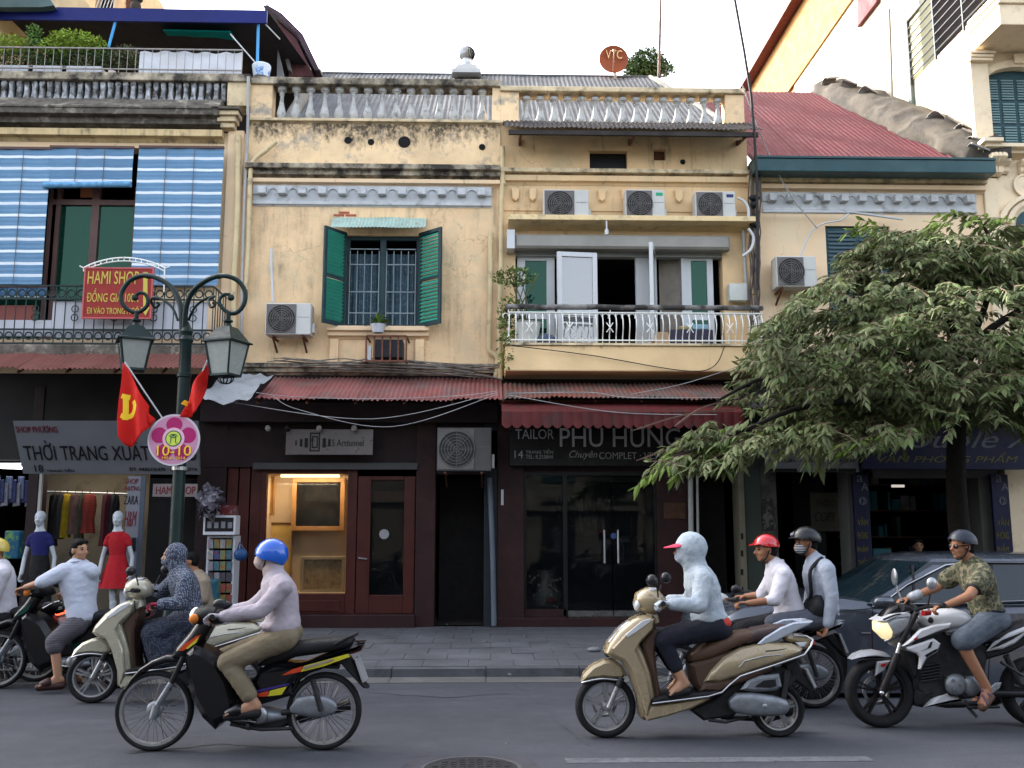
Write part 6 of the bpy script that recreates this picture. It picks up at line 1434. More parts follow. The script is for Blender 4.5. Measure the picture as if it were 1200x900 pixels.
def lantern(cx,cyt,cyb,Y,rot,cage):
    p = LP(cx,cyt,Y); q = LP(cx,cyb,Y)
    t = thing('lantern','dummy','lantern',tuple(p)) if 0 else None
    M4 = Matrix.Translation((p.x,p.y,0)) @ Matrix.Rotation(rot,4,'Z')
    def fr(r0,z0,r1,z1): return [[M4 @ Vector((r*sx,r*sy,z)) for sx,sy in ((-1,-1),(1,-1),(1,1),(-1,1))] for r,z in ((r0,z0),(r1,z1))]
    k = 1/5.294/100*1.02*1.01; H = (cyb-cyt)*k; Z = p.z
    zt,ze,zb = Z-.1,Z-.1-.17,Z-H
    MB().lathe([(.03,Z+.08),(.025,Z),(.055,Z-.02),(.055,Z-.035),(.03,Z-.05),(.05,Z-.1)],(p.x,p.y,0),12).build('neck',M_lampg,SL,smooth=40)
    MB().rings(fr(.075,zt,.085,zt-.012)+fr(.17,ze+.02,.205,ze)+fr(.205,ze-.015,.18,ze-.02)).build('lantern_roof',M_lampg,SL)
    MB().rings(fr(.165,ze-.021,.115,zb+.025)).build('lantern_pane',M_pane,SL)
    mb = MB()
    for sx,sy in ((-1,-1),(1,-1),(1,1),(-1,1)): mb.bar(M4 @ Vector((.17*sx,.17*sy,ze-.02)),M4 @ Vector((.118*sx,.118*sy,zb+.02)),.02)
    mb.rings(fr(.122,zb+.025,.125,zb)); mb.build('lantern_frame',M_lampg,SL)
    if cage:
        mb = MB()
        for a in range(6): mb.tube(spl([Vector((p.x+r_*cos(a*pi/3),p.y+r_*sin(a*pi/3),zb-d)) for r_,d in ((.09,0),(.085,.04),(.05,.075),(.0,.08))],3),.008,5)
        mb.build('lantern_cage',M_lampg,SL)
lantern(158,385,715,YLl,RAD(25),False); lantern(728,390,735,YLr,RAD(-22),True)
# badge
Yb = 10.78; c = at(203.5,515.5,Yb); R_ = 30/1100*(Yb+.05)
t = thing('round_badge','round pink and magenta lotus badge with yellow 10-10 on the lamp post','badge',(c.x,c.y,c.z-R_))
def disc(r,y0,y1,m,nm,cx=0,cz=0,n=36): return MB().prism([(c.x+cx+r*cos(2*pi*k/n),c.z+cz+r*sin(2*pi*k/n)) for k in range(n)],y0,y1).build(nm,m,t)
disc(R_,Yb,Yb+.02,mat('white_badge',(.51,.465,.51),.5,var=0),'disc'); disc(R_*.93,Yb-.003,Yb-.0005,mat('pale_pink_badge',(.465,.225,.3375),.5,var=0),'pink_disc')
M_mag = mat('magenta_print',(.336,.016,.112),.5,var=0); M_lime = mat('lime_print',(.5,.6,.08),.5,var=0); M_gld = mat('golden_print',(.75,.5,.02),.5,var=0); M_dkg = mat('dark_green_print',(.02,.08,.05),.5,var=0)
for i in range(5):
    a = pi/2+i*2*pi/5; P = []
    for k in range(17): u = k/16; ang = a+(u-.5)*1.15; r = R_*(.42+.46*sin(pi*u)**.45); P.append((c.x+r*cos(ang),c.z+r*sin(ang)))
    MB().prism(P,Yb-.006,Yb-.0035).build('petal',M_mag,t)
disc(R_*.42,Yb-.009,Yb-.0065,mat('pink_centre',(.66,.4,.5),.5,var=0),'centre_ring',0,R_*.05); disc(R_*.31,Yb-.012,Yb-.0095,M_dkg,'centre_rim',0,R_*.05); disc(R_*.27,Yb-.014,Yb-.0122,M_lime,'centre_disc',0,R_*.05)
u = R_*.05; cz = c.z+R_*.05
for b in ((-3.4,3.4,1.6,2.3),(-2.4,2.4,2.9,3.5),(-2.2,-1.5,-3.2,1.6),(1.5,2.2,-3.2,1.6),(-1.5,1.5,.3,1.0),(-3,-2.2,-3.9,-3.2),(2.2,3,-3.9,-3.2),(-.9,.9,2.3,2.9)): B1(c.x+b[0]*u,c.x+b[1]*u,Yb-.016,Yb-.0142,cz+b[2]*u,cz+b[3]*u).build('gate_mark',M_dkg,t)
text('lettering','10-10',(184,522,224,534),Yb-.016,M_gld,t,bold=.05,depth=.004); text('lettering','1954 - 2014',(190,535,217,538.5),Yb-.016,M_gld,t,bold=.02,depth=.003)
MB().lathe([(.078,-.02),(.085,-.02),(.085,.02),(.078,.02)],(base.x+.0,YL,at(205,549,YL).z),16).build('clamp',M_galv,t)
B1(c.x-.03,c.x+.06,Yb+.02,YL-.06,c.z-.03,c.z+.03).build('bracket',M_galv,t)
# flags
M_flag = mat('red_flag_cloth',(.496,.0096,.0064),.7,var=.12,vs=3); M_fy = mat('yellow_flag_emblem',(.8,.55,.03),.7,var=0)
def flag(poly,Y,label,fold,emblem=None,pole=None):
    """cloth with folds; the outline is hung vertically from its staff"""
    P = pts(Y,poly); xs = [p[0] for p in P]; zs = [p[1] for p in P]; x0,x1,z0,z1 = min(xs),max(xs),min(zs),max(zs)
    t = thing('flag',label,'flag',((x0+x1)/2,Y,z0)); 
    def fy(x,z): s_ = (x-x0)/(x1-x0); return Y+fold*sin(s_*9+(z-z1)*2.2)*min(1,(z1-z)*2.5)+.03*sin(s_*4+z*3)
    bm = bmesh.new(); vs = [bm.verts.new((x,Y,z)) for x,z in P]; f = bm.faces.new(vs); bmesh.ops.triangulate(bm,faces=[f])
    for _ in range(4): bmesh.ops.subdivide_edges(bm,edges=[e for e in bm.edges if e.calc_length() > .05],cuts=1,use_grid_fill=False); bmesh.ops.triangulate(bm,faces=bm.faces[:])
    for v in bm.verts: v.co.y = fy(v.co.x,v.co.z)
    me = bpy.data.meshes.new('cloth'); bm.to_mesh(me); bm.free(); me.polygons.foreach_set('use_smooth',[True]*len(me.polygons))
    o = put('cloth',me,M_flag,t); md = o.modifiers.new('thick','SOLIDIFY'); md.thickness = .003
    for e in emblem or []:
        for a,b in zip(e,e[1:]):
            mb = MB(); A = spl([at(q[0],q[1],Y) for q in e],4)
        w = .028; vs = []
        for i,q in enumerate(A):
            d = (A[min(i+1,len(A)-1)]-A[max(i-1,0)]).normalized(); nn = Vector((-d.z,0,d.x)); 
            for s_ in (-1,1): v = q+nn*w*s_; vs.append((v.x,fy(v.x,v.z)-.006,v.z))
        mb = MB().add(vs,[(2*i,2*i+1,2*i+3,2*i+2) for i in range(len(A)-1)]); mb.build('emblem',M_fy,t)
    if pole: MB().tube([at(*pole[0],Y-.0),at(*pole[1],YL)],.01,6).build('staff',M_alu,t)
    return t
flag([(145,425),(151,432),(163,455),(175,476),(172,482),(181,491),(176,501),(165,513),(151,524),(145,521),(139,512),(138,492),(140,470),(143,445)],10.75,'red flag with yellow emblem hanging left of the lamp post',.05,
     [[(143,464),(152,466)],[(147,466),(147,480),(146,492)],[(157,470),(159,476),(156,484),(150,488),(142,487)]],((146,424),(205,512)))
flag([(243.5,424),(244,432),(240,455),(236,472),(232,484),(222,489),(212,489),(216,478),(224,458),(233,440)],10.75,'narrow folded red flag hanging right of the lamp post',.07,[[(216,475),(219,470)]],((243,422),(208,505)))

# ================================================================= street tree
rr = random.Random(17)
M_leaf = mat('street_tree_leaf',(.0936,.1344,.0384),.6,var=.5,vs=2.6,col2=(.138,.1518,.0759),c2s=1.8,c2t=.52,c2w=.2,rvar=.1,spec=.25); M_leafy = mat('young_leaf',(.1445,.2125,.0425),.6,var=.35,vs=4,spec=.2)
M_bark = mat('dark_bark',(.0105,.0084,.0066),.9,var=.3,vs=8,bump=.8,bs=40)
tb = Vector((at(1128,600,11.7).x,11.7,PAVE)); TR = thing('street_tree','broad leafed street tree spreading over the right half of the pavement','tree',tuple(tb))
def limb(P,r0,r1,nm='limb'):
    A = spl(P,4); MB().tube(A,[r0+(r1-r0)*i/(len(A)-1) for i in range(len(A))],8).build(nm,M_bark,TR,smooth=60)
T = lambda x,y,Y: at(x,y,Y)
limb([tb,T(1124,620,11.7),T(1120,540,11.7),T(1124,470,11.7),T(1130,420,11.7)],.15,.09,'trunk')
limb([T(1124,480,11.7),T(1090,430,11.5),T(1040,410,11.3),T(980,420,11.1),T(900,440,11),T(840,470,10.9)],.07,.015)
limb([T(1122,500,11.7),T(1070,470,11.2),T(1000,470,10.6),T(930,480,10.3),T(860,510,10.2),T(790,535,10.1)],.06,.01)
limb([T(1128,440,11.7),T(1150,395,11.6),T(1200,360,11.5),T(1250,330,11.5)],.07,.02)
limb([T(1128,430,11.7),T(1110,370,11.8),T(1060,310,12),T(1020,285,12)],.06,.012)
limb([T(1130,420,11.7),T(1160,340,11.8),T(1160,280,11.9),T(1140,255,12)],.05,.012)
limb([T(1130,440,11.7),T(1185,420,11.2),T(1250,400,10.9)],.06,.03)
limb([T(1110,440,11.7),T(1050,370,12.2),T(980,350,12.5),T(930,360,12.6)],.05,.01)
limb([T(1122,470,11.7),T(1150,450,11),T(1220,460,10.5)],.05,.02)
poly = [(772,545),(795,515),(845,482),(858,450),(885,405),(905,372),(935,345),(985,318),(1000,290),(1040,268),(1100,272),(1150,268),(1200,262),(1290,240),(1290,570),(1230,505),(1150,492),(1080,505),(1030,522),(985,535),(950,512),(900,520),(860,545),(840,540),(800,550)]
mb = MB(); mby = MB(); tw = MB()
def leaf_(m,p,d,l,w,rr):
    s_ = d.cross(Vector((rr.gauss(0,.4),rr.gauss(0,.4),1))).normalized(); nrm = s_.cross(d)*w*.3; dr = Vector((0,0,-l*.12))
    q = p+d*l*.3; r = p+d*l*.65+dr*.5; e = p+d*l+dr*2
    m.add([p,q+s_*w-nrm,r+s_*w*.8-nrm,e,r-s_*w*.8-nrm,q-s_*w-nrm,q,r],[(0,1,6),(0,6,5),(6,1,2,7),(6,7,4,5),(7,2,3),(7,3,4)])
def spray(c,ax,L_,rr,m,n=11,lf=.12):
    P = [c+ax*L_*(i/6)+Vector((0,0,-.25*L_*(i/6)**2)) for i in range(7)]; tw.tube(P,.005,3)
    for i in range(n):
        t = (i+1)/n; p = c+ax*L_*t+Vector((0,0,-.25*L_*t*t)); side = 1 if i % 2 else -1
        sd_ = ax.cross(Vector((0,0,1))).normalized()*side
        d = (ax*.5+sd_*.8*(1-t*.6)+Vector((0,0,rr.uniform(-.75,.05)))+Vector((rr.gauss(0,.2),)*3)).normalized(); leaf_(m,p,d,lf*rr.uniform(.7,1.25),lf*.2,rr)
cnt = 0; tc = tb+Vector((0,0,4.2))
while cnt < 3900:
    x,y = rr.uniform(770,1290),rr.uniform(235,572)
    if not inside_(x,y,poly): continue
    Y = min(13.6,max(9.7,rr.gauss(11.3,1.0)))
    if y < 330: Y = min(13,max(11,rr.gauss(12,.5)))
    if x < 900 and y > 470: Y = rr.gauss(10.5,.35)
    c = at(x,y,Y)
    g = noise.noise(Vector((c.x*.9+7,c.y*.9+3,c.z*2.3+1)))
    if g < -.1 or (noise.noise(c*2.6) < -.28): continue
    if 1138 < x < 1182 and 345 < y < 385 and Y < 12.9: continue
    ax = Vector((c.x-tc.x,(c.y-tc.y),0)); ax = (ax.normalized() if ax.length > .2 else Vector((rr.gauss(0,1),rr.gauss(0,1),0)))+Vector((rr.gauss(0,.5),rr.gauss(0,.5),rr.uniform(-.5,.35))); ax.normalize()
    spray(c-ax*.1,ax,rr.uniform(.2,.36),rr,mb,rr.randint(7,11),rr.uniform(.085,.145)); cnt += 1
for (x0,y0,x1,y1,n) in ((1180,262,1085,262,6),(1190,258,1120,250,6),(1100,275,1020,285,6),(1060,290,1010,300,4),(900,505,775,545,10),(880,490,800,520,7),(1100,490,985,520,8),(960,500,930,520,4),(1040,270,1020,262,3)):
    for i in range(n):
        t = i/n; Y = 12 if y0 < 330 else 10.3; c = at(x0+(x1-x0)*t,y0+(y1-y0)*t,Y+rr.uniform(-.2,.2)); ax = (at(x1,y1,Y)-at(x0,y0,Y)).normalized()+Vector((rr.gauss(0,.35),rr.gauss(0,.35),rr.uniform(-.2,.4))); spray(c,ax.normalized(),rr.uniform(.3,.45),rr,mby if rr.random() < .5 else mb,12,.15)
translucent(M_leaf,.25); translucent(M_leafy,.3); mb.build('crown',M_leaf,TR,kind='stuff'); mby.build('young_leaves',M_leafy,TR,kind='stuff')
for (x0,y0,x1,y1) in ((900,500,745,540),(860,480,740,505),(870,500,770,548),(850,470,790,500),(880,515,790,530)):
    tw.tube(spl([at(x0,y0,10.6),at((x0+x1)/2,(y0+y1)/2-6,10.4),at(x1,y1,10.2)],4),[.012]*8+[.004],4)
tw.build('twigs',mat('reddish_twig',(.13,.08,.06),.8,var=.2),TR,kind='stuff')
# greenery on the roofs
def roofplant(label,cs,m,n,sz,stems=True):
    c0 = cs[0][0]; t = thing('roof_plant',label,'plant',tuple(c0-Vector((0,0,.3)))); mb = MB()
    for c,rad in cs: q = bush(tuple(c),rad,int(n*rad[0]*rad[2]*9),sz,rr,.5); mb.add(q.v,q.f)
    mb.build('leaves',m,t,kind='stuff'); MB().tube([c0-Vector((0,0,.35)),c0],.02,5).build('stem',M_bark,t)
M_yg = mat('yellow_green_leaf',(.22,.32,.035),.6,var=.4,vs=6); M_dg = mat('dark_green_leaf',(.05,.09,.03),.6,var=.4,vs=6); M_dry = mat('brownish_leaf',(.13,.12,.06),.8,var=.4,vs=8)
roofplant('feathery yellow green shrub in the middle of the rooftop planters',[(at(85,48,15),(.42,.25,.16)),(at(105,52,15),(.3,.2,.14)),(at(68,56,15),(.3,.2,.15))],M_yg,1500,.06)
roofplant('pale green shrub at the far left of the rooftop railing',[(at(6,53,15),(.4,.2,.17))],M_yg,1500,.06)
roofplant('thin upright green plant rising above the rooftop planters',[(at(40,38,15),(.12,.1,.14)),(at(40,52,15),(.13,.1,.2))],mat('mid_green_leaf',(.1,.19,.04),.6,var=.4,vs=6),1600,.05)
roofplant('dark low planting behind the thin rooftop rails',[(at(30,70,15.05),(.5,.15,.17)),(at(75,70,15.05),(.6,.15,.17)),(at(120,70,15.05),(.55,.15,.17)),(at(150,68,15.05),(.2,.15,.2))],M_dg,1300,.05)
roofplant('dry brownish stems at the right end of the rooftop planters',[(at(148,66,14.95),(.25,.12,.2)),(at(95,74,14.95),(.2,.1,.12))],M_dry,700,.05)
roofplant('dark round bush behind the grey roof beside the rusty mast',[(at(758,75,19.5),(.42,.4,.3)),(at(748,82,19.5),(.3,.3,.2)),(at(776,82,19.5),(.25,.3,.15))],M_dg,1500,.09)
TONE = .7
# ================================================================= vehicles
M_tyre = mat('tyre_rubber',(.014,.014,.016),.8,var=.25,vs=12,bump=.2,bs=90,spec=.2); M_chrome = mat('chrome',(.6,.6,.62),.15,1.,var=.05); M_alloy = mat('satin_alloy',(.42,.43,.45),.35,.7,var=.15,vs=14)
M_blkp = mat('gloss_black_plastic',(.006,.006,.008),.25,spec=.35,var=0,rvar=0); M_blkm = mat('matt_black_plastic',(.014,.014,.016),.6,var=.25,vs=9,spec=.2); M_seat = mat('black_vinyl_seat',(.01,.01,.012),.55,var=.2,vs=8,bump=.3,bs=60,spec=.22)
M_eng = mat('engine_alloy',(.26,.28,.31),.4,.5,var=.25,vs=14,bump=.3,bs=60); M_redl = mat('red_lens',(.35,.01,.01),.15,var=.1); M_orl = mat('orange_lens',(.75,.22,.03),.2,var=.1); M_mirr = mat('mirror_back',(.02,.02,.025),.3)
M_drk = mat('greasy_dark_metal',(.035,.035,.038),.5,.3,var=.4,vs=14,bump=.4,bs=60)
class Veh:
    def __init__(s,name,label,cat,ox,oy,sc,Y,mid,group=None):
        s.ox,s.oy,s.sc,s.Y = ox,oy,sc,Y; c = s.p(mid,0); s.t = thing(name,label,cat,(c.x,Y,0),group)
    def p(s,x,y,dy=0): return at(s.ox+x/s.sc,s.oy+y/s.sc,s.Y+dy)
    def poly(s,P,dy=0): return [((q := s.p(x,y,dy)).x,q.z) for x,y in P]
    def prism(s,nm,P,hw,m,bev=.02,dy=0,smooth=40,parent=None,both=False):
        """slab outlined in side view, centred on dy; both = a mirrored one on the far side too"""
        o = None
        for sg in ((1,-1) if both else (1,)):
            d = dy*sg; o = MB().prism(s.poly(P,dy-hw),s.Y+d-hw,s.Y+d+hw,bev).build(nm,m,parent or s.t,smooth=smooth)
        return o
    def loft(s,nm,st,m,dy=0,n=18,ex=2.4,parent=None,smooth=60,both=False,taper=None):
        k = 1/s.sc*(s.Y*.99/F_PX); o = None
        for sg in ((1,-1) if both else (1,)):
            S_ = [((q := s.p(a[0],a[1],dy)).x,q.z,a[2]*k,a[3]) for a in st]; o = MB().loft(S_,s.Y+dy*sg,n,ex).build(nm,m,parent or s.t,smooth=smooth)
        return o
    def tube(s,nm,P,r,m,parent=None,n=8,sm=0):
        A = [s.p(q[0],q[1],q[2] if len(q) > 2 else 0) for q in P]
        return MB().tube(spl(A,4) if sm else A,r,n).build(nm,m,parent or s.t,smooth=50)
    def ell(s,nm,x,y,dy,r,m,rot=None,parent=None): return MB().ell(tuple(s.p(x,y,dy)),r,rot).build(nm,m,parent or s.t,smooth=80)
    def wheel(s,cx,cy,rpx,tw,rim,style,tm=None,thick=.16,disc=False):
        c = s.p(cx,cy); r = rpx/s.sc*(s.Y*.976)/F_PX; c.z = r; Y = s.Y; t_ = thick
        w = MB().lathe([(r*(1-t_),tw*.3),(r*(1-t_*.8),tw*.48),(r*(1-t_*.35),tw*.5),(r*(1-t_*.08),tw*.32),(r,0),(r*(1-t_*.08),-tw*.32),(r*(1-t_*.35),-tw*.5),(r*(1-t_*.8),-tw*.48),(r*(1-t_),-tw*.3)],(c.x,Y,c.z),48,'y')
        w.f = w.f[:-2]; wh = w.build('wheel',M_tyre,s.t,smooth=60)
        ri = r*(1-t_)
        MB().rings([[(c.x+q*cos(a),Y+y,c.z+q*sin(a)) for q,y in ((ri*1.01,-tw*.33),(ri*.93,-tw*.3),(ri*.9,0),(ri*.93,tw*.3),(ri*1.01,tw*.33))] for a in [2*pi*i/48 for i in range(48)]],closed=True).build('rim',rim,wh,smooth=50)
        MB().lathe([(.001,-.07),(r*.09,-.07),(r*.12,-.05),(r*.14,-.03),(r*.1,0),(r*.14,.03),(r*.12,.05),(.001,.07)],(c.x,Y,c.z),20,'y').build('hub',M_alloy if style == 'wire' else rim,wh,smooth=40)
        mb = MB()
        if style == 'wire':
            for i in range(36):
                a = 2*pi*i/36; b = a+(.35 if i % 4 < 2 else -.35); sg = 1 if i % 2 else -1
                mb.tube([(c.x+r*.12*cos(b),Y+sg*.035,c.z+r*.12*sin(b)),(c.x+ri*.92*cos(a),Y+sg*.008,c.z+ri*.92*sin(a))],.0028,4)
            mb.build('spokes',M_chrome,wh,kind='stuff')
        else:
            for i in range(style):
                a = 2*pi*i/style+.3
                for o_ in ((-.13,.13) if style == 5 else (-.0,)):
                    mb = MB(); mb.bar((c.x+r*.1*cos(a+o_),Y,c.z+r*.1*sin(a+o_)),(c.x+ri*.92*cos(a+o_*.9),Y,c.z+ri*.92*sin(a+o_*.9)),.018 if style == 5 else .035,.04,up=(0,1,0)); mb.build('spoke',rim,wh)
        if disc: MB().tube([(c.x+r*.36*cos(pi*i/16),Y+.06,c.z+r*.36*sin(pi*i/16)) for i in range(32)],r*.06,4,closed=True).build('brake_disc',M_alloy,wh)
        return wh

# ----------------------------------------------------------------- black moped (traced from the nearest one)
def build_moped():
    V = Veh('moped','black moped with red and yellow stripes under the rider in the blue helmet','moped',130,690,4,7.1,600,'mopeds with wire wheels')
    M_str = mat('red_stripe',(.6,.06,.02),.3,var=0); M_sty = mat('yellow_stripe',(.62,.55,.04),.3,var=0); M_stv = mat('violet_stripe',(.05,.03,.2),.3,var=0)
    V.wheel(205,566,177,.075,M_alloy,'wire',thick=.13); V.wheel(1000,562,172,.085,M_alloy,'wire',thick=.15)
    V.loft('front_fender',[(75,470,5,.045),(105,425,9,.055),(150,380,14,.06),(210,345,18,.062),(270,325,20,.06),(330,330,16,.05),(345,345,8,.04)],M_blkp)
    for dy in (-.085,.085):
        V.tube('fork_leg',[(350,300,dy),(270,470,dy)],.021,M_blkm); V.tube('fork_slider',[(285,440,dy),(205,566,dy)],.024,M_eng)
        V.tube('suspension_arm',[(215,545,dy*1.15),(195,610,dy*1.15)],.028,M_eng)
    V.ell('brake_hub',205,566,-.075,(.06,.02,.06),M_eng)
    # leg shield: curved, wide in front and folding back
    sh = V.prism('leg_shield',[(335,300),(380,265),(440,290),(500,330),(560,430),(590,540),(575,610),(500,640),(480,668),(420,610),(370,520),(345,410)],.15,M_blkp,.05)
    V.loft('front_cover',[(300,320,18,.05),(350,290,40,.12),(410,225,42,.11),(450,160,40,.09)],M_blkp)
    V.loft('handlebar_cowl',[(390,150,18,.05),(420,130,42,.12),(470,120,42,.13),(520,130,30,.1),(545,140,10,.05)],M_blkm)
    V.ell('headlamp',400,128,0,(.05,.08,.07),M_chrome); 
    for dy in (-.13,.13): V.ell('indicator',388,140,dy,(.035,.03,.035),M_orl)
    V.tube('handlebar',[(470,130,-.3),(460,132,-.1),(460,132,.1),(470,130,.3)],.014,M_chrome,sm=1)
    for sg in (-1,1): V.tube('grip',[(470,132,sg*.22),(474,132,sg*.35)],.02,M_blkm); V.tube('brake_lever',[(440,140,sg*.2),(435,150,sg*.33)],.007,M_chrome)
    for sg in (-1,1):
        V.tube('mirror_stem',[(480,125,sg*.2),(500,75,sg*.24)],.006,M_blkm); V.ell('mirror',510 if sg < 0 else 540,70 if sg < 0 else 78,sg*.24,(.05,.035,.035),M_mirr)
    V.prism('stripe',[(318,292),(340,262),(400,222),(420,216),(395,250),(340,290)],.005,M_str,0,-.135); V.prism('stripe',[(350,280),(395,240),(412,225),(400,252),(360,282)],.005,M_sty,0,-.142)
    # body
    V.prism('body_tube',[(500,400),(600,470),(840,430),(850,500),(700,545),(600,560),(540,500)],.07,M_blkm,.02)
    V.prism('side_cover',[(660,440),(690,380),(760,345),(900,350),(1100,268),(1180,262),(1170,290),(1080,320),(900,400),(850,440),(820,480),(720,520),(680,490)],.105,M_blkp,.035)
    V.prism('stripe',[(800,405),(850,378),(900,362),(890,388),(820,404)],.004,M_str,0,-.11); V.prism('stripe',[(890,390),(905,362),(1110,305),(1122,318),(1000,362)],.004,M_sty,0,-.11); V.prism('stripe',[(905,366),(1040,328),(1045,336),(900,380)],.004,mat('silver_stripe',(.3,.25,.22),.3),0,-.116)
    V.prism('stripe',[(688,492),(740,478),(735,504),(694,506)],.004,M_str,0,-.11); V.prism('stripe',[(736,504),(745,478),(825,458),(800,496)],.004,M_sty,0,-.11); V.prism('stripe',[(680,476),(830,444),(836,450),(690,486)],.004,M_stv,0,-.112)
    V.loft('seat',[(695,352,8,.06),(740,335,22,.09),(800,305,36,.11),(870,280,34,.125),(960,268,34,.125),(1060,255,30,.12),(1120,243,22,.1),(1140,238,6,.06)],M_seat,ex=3)
    V.tube('grab_rail',[(1050,262,-.12),(1110,230,-.12),(1150,212,-.08),(1150,212,.08),(1110,230,.12),(1050,262,.12)],.012,M_blkm,sm=1)
    V.loft('tail_lamp',[(1105,292,6,.05),(1130,288,16,.08),(1165,275,18,.07),(1182,265,8,.04)],mat('red_orange_lens',(.4,.05,.015),.15)); V.prism('tail_cover',[(1080,262),(1130,250),(1190,250),(1180,264),(1100,286)],.07,M_blkp,.02)
    V.prism('rear_mudguard',[(1020,330),(1110,320),(1140,360),(1170,430),(1205,470),(1180,465),(1120,400),(1080,355),(1020,350)],.07,M_blkm,.01)
    V.prism('number_plate',[(1140,330),(1152,325),(1192,435),(1178,442)],.09,mat('dull_white_plate',(.35,.35,.36),.5),.003)
    V.loft('rear_fender',[(860,470,10,.05),(880,420,12,.055),(930,380,14,.06),(1000,358,14,.06),(1070,362,12,.06)],M_blkm)
    for dy in (-.12,.12): V.tube('shock_absorber',[(945,425,dy),(985,572,dy)],.02,M_drk)
    V.tube('swing_arm',[(800,580,-.07),(1000,562,-.07)],.02,M_drk); V.loft('chain_case',[(845,570,14,.02),(880,550,40,.03),(940,548,50,.032),(1010,552,44,.032),(1050,556,26,.028),(1060,558,8,.02)],M_eng,dy=-.085,ex=3)
    V.loft('engine',[(548,588,18,.06),(580,580,34,.09),(640,585,36,.11),(700,590,38,.12),(760,590,32,.1),(830,590,16,.06)],M_eng); V.ell('clutch_cover',690,592,-.11,(.07,.03,.065),M_alloy)
    V.tube('exhaust',[(560,610,.1),(640,650,.13),(800,640,.15),(880,600,.16)],.018,M_drk,sm=1); V.tube('silencer',[(880,605,.16),(1120,540,.17)],.042,M_drk,n=12)
    V.tube('footrest',[(640,640,-.24),(640,640,.24)],.014,M_drk); V.tube('stand',[(560,635,-.1),(700,660,-.12),(850,655,-.1)],.012,M_drk); V.prism('engine_underside',[(540,600),(620,640),(640,665),(800,650),(830,610),(700,600)],.05,M_drk,.01)
    V.tube('gear_pedal',[(600,610,-.13),(680,625,-.15)],.01,M_chrome)
    return V.t
MOPED = build_moped()
def recolor(root,mp):
    for o in root.children_recursive:
        if o.type == 'MESH':
            k = o.name.split('.')[0]
            if k in mp and o.material_slots: o.material_slots[0].link = 'OBJECT'; o.material_slots[0].material = mp[k]
MB_front = at(181,800,7.1).x-MOPED.location.x
def place_moped(pxfront,Y,label,mp,rz=0):
    X = at(pxfront,790,Y).x-MB_front*1.0; o = dup(MOPED,(X,Y,0),label,rz); recolor(o,mp); return o
M_sil = mat('silver_grey_paint',(.3,.31,.33),.3,.4,coat=.4,var=.08); M_wht = mat('white_gloss_paint',(.62,.62,.64),.25,coat=.4,var=.05); M_dgr = mat('dark_green_stripe',(.01,.06,.05),.3)
mp2 = place_moped(791,8.55,'silver grey and white moped carrying the two men in red and black helmets',{'side_cover': M_sil,'front_cover': M_wht,'handlebar_cowl': M_wht,'stripe': M_sil,'leg_shield': M_blkm,'grab_rail': M_alloy,'tail_cover': M_sil})
mp3 = place_moped(-4,9.75,'black moped with green striping, ridden by the man in the pale blue shirt',{'stripe': M_dgr,'tail_lamp': M_redl})
mp4 = place_moped(-100,10.15,'black moped leaving the photo at the left edge under the yellow helmet',{'stripe': M_blkp,'grab_rail': M_chrome,'tail_lamp': mat('lit_red_lens',(.6,.02,.01),.2,glow=(1,.05,.02),gs=1.2)})

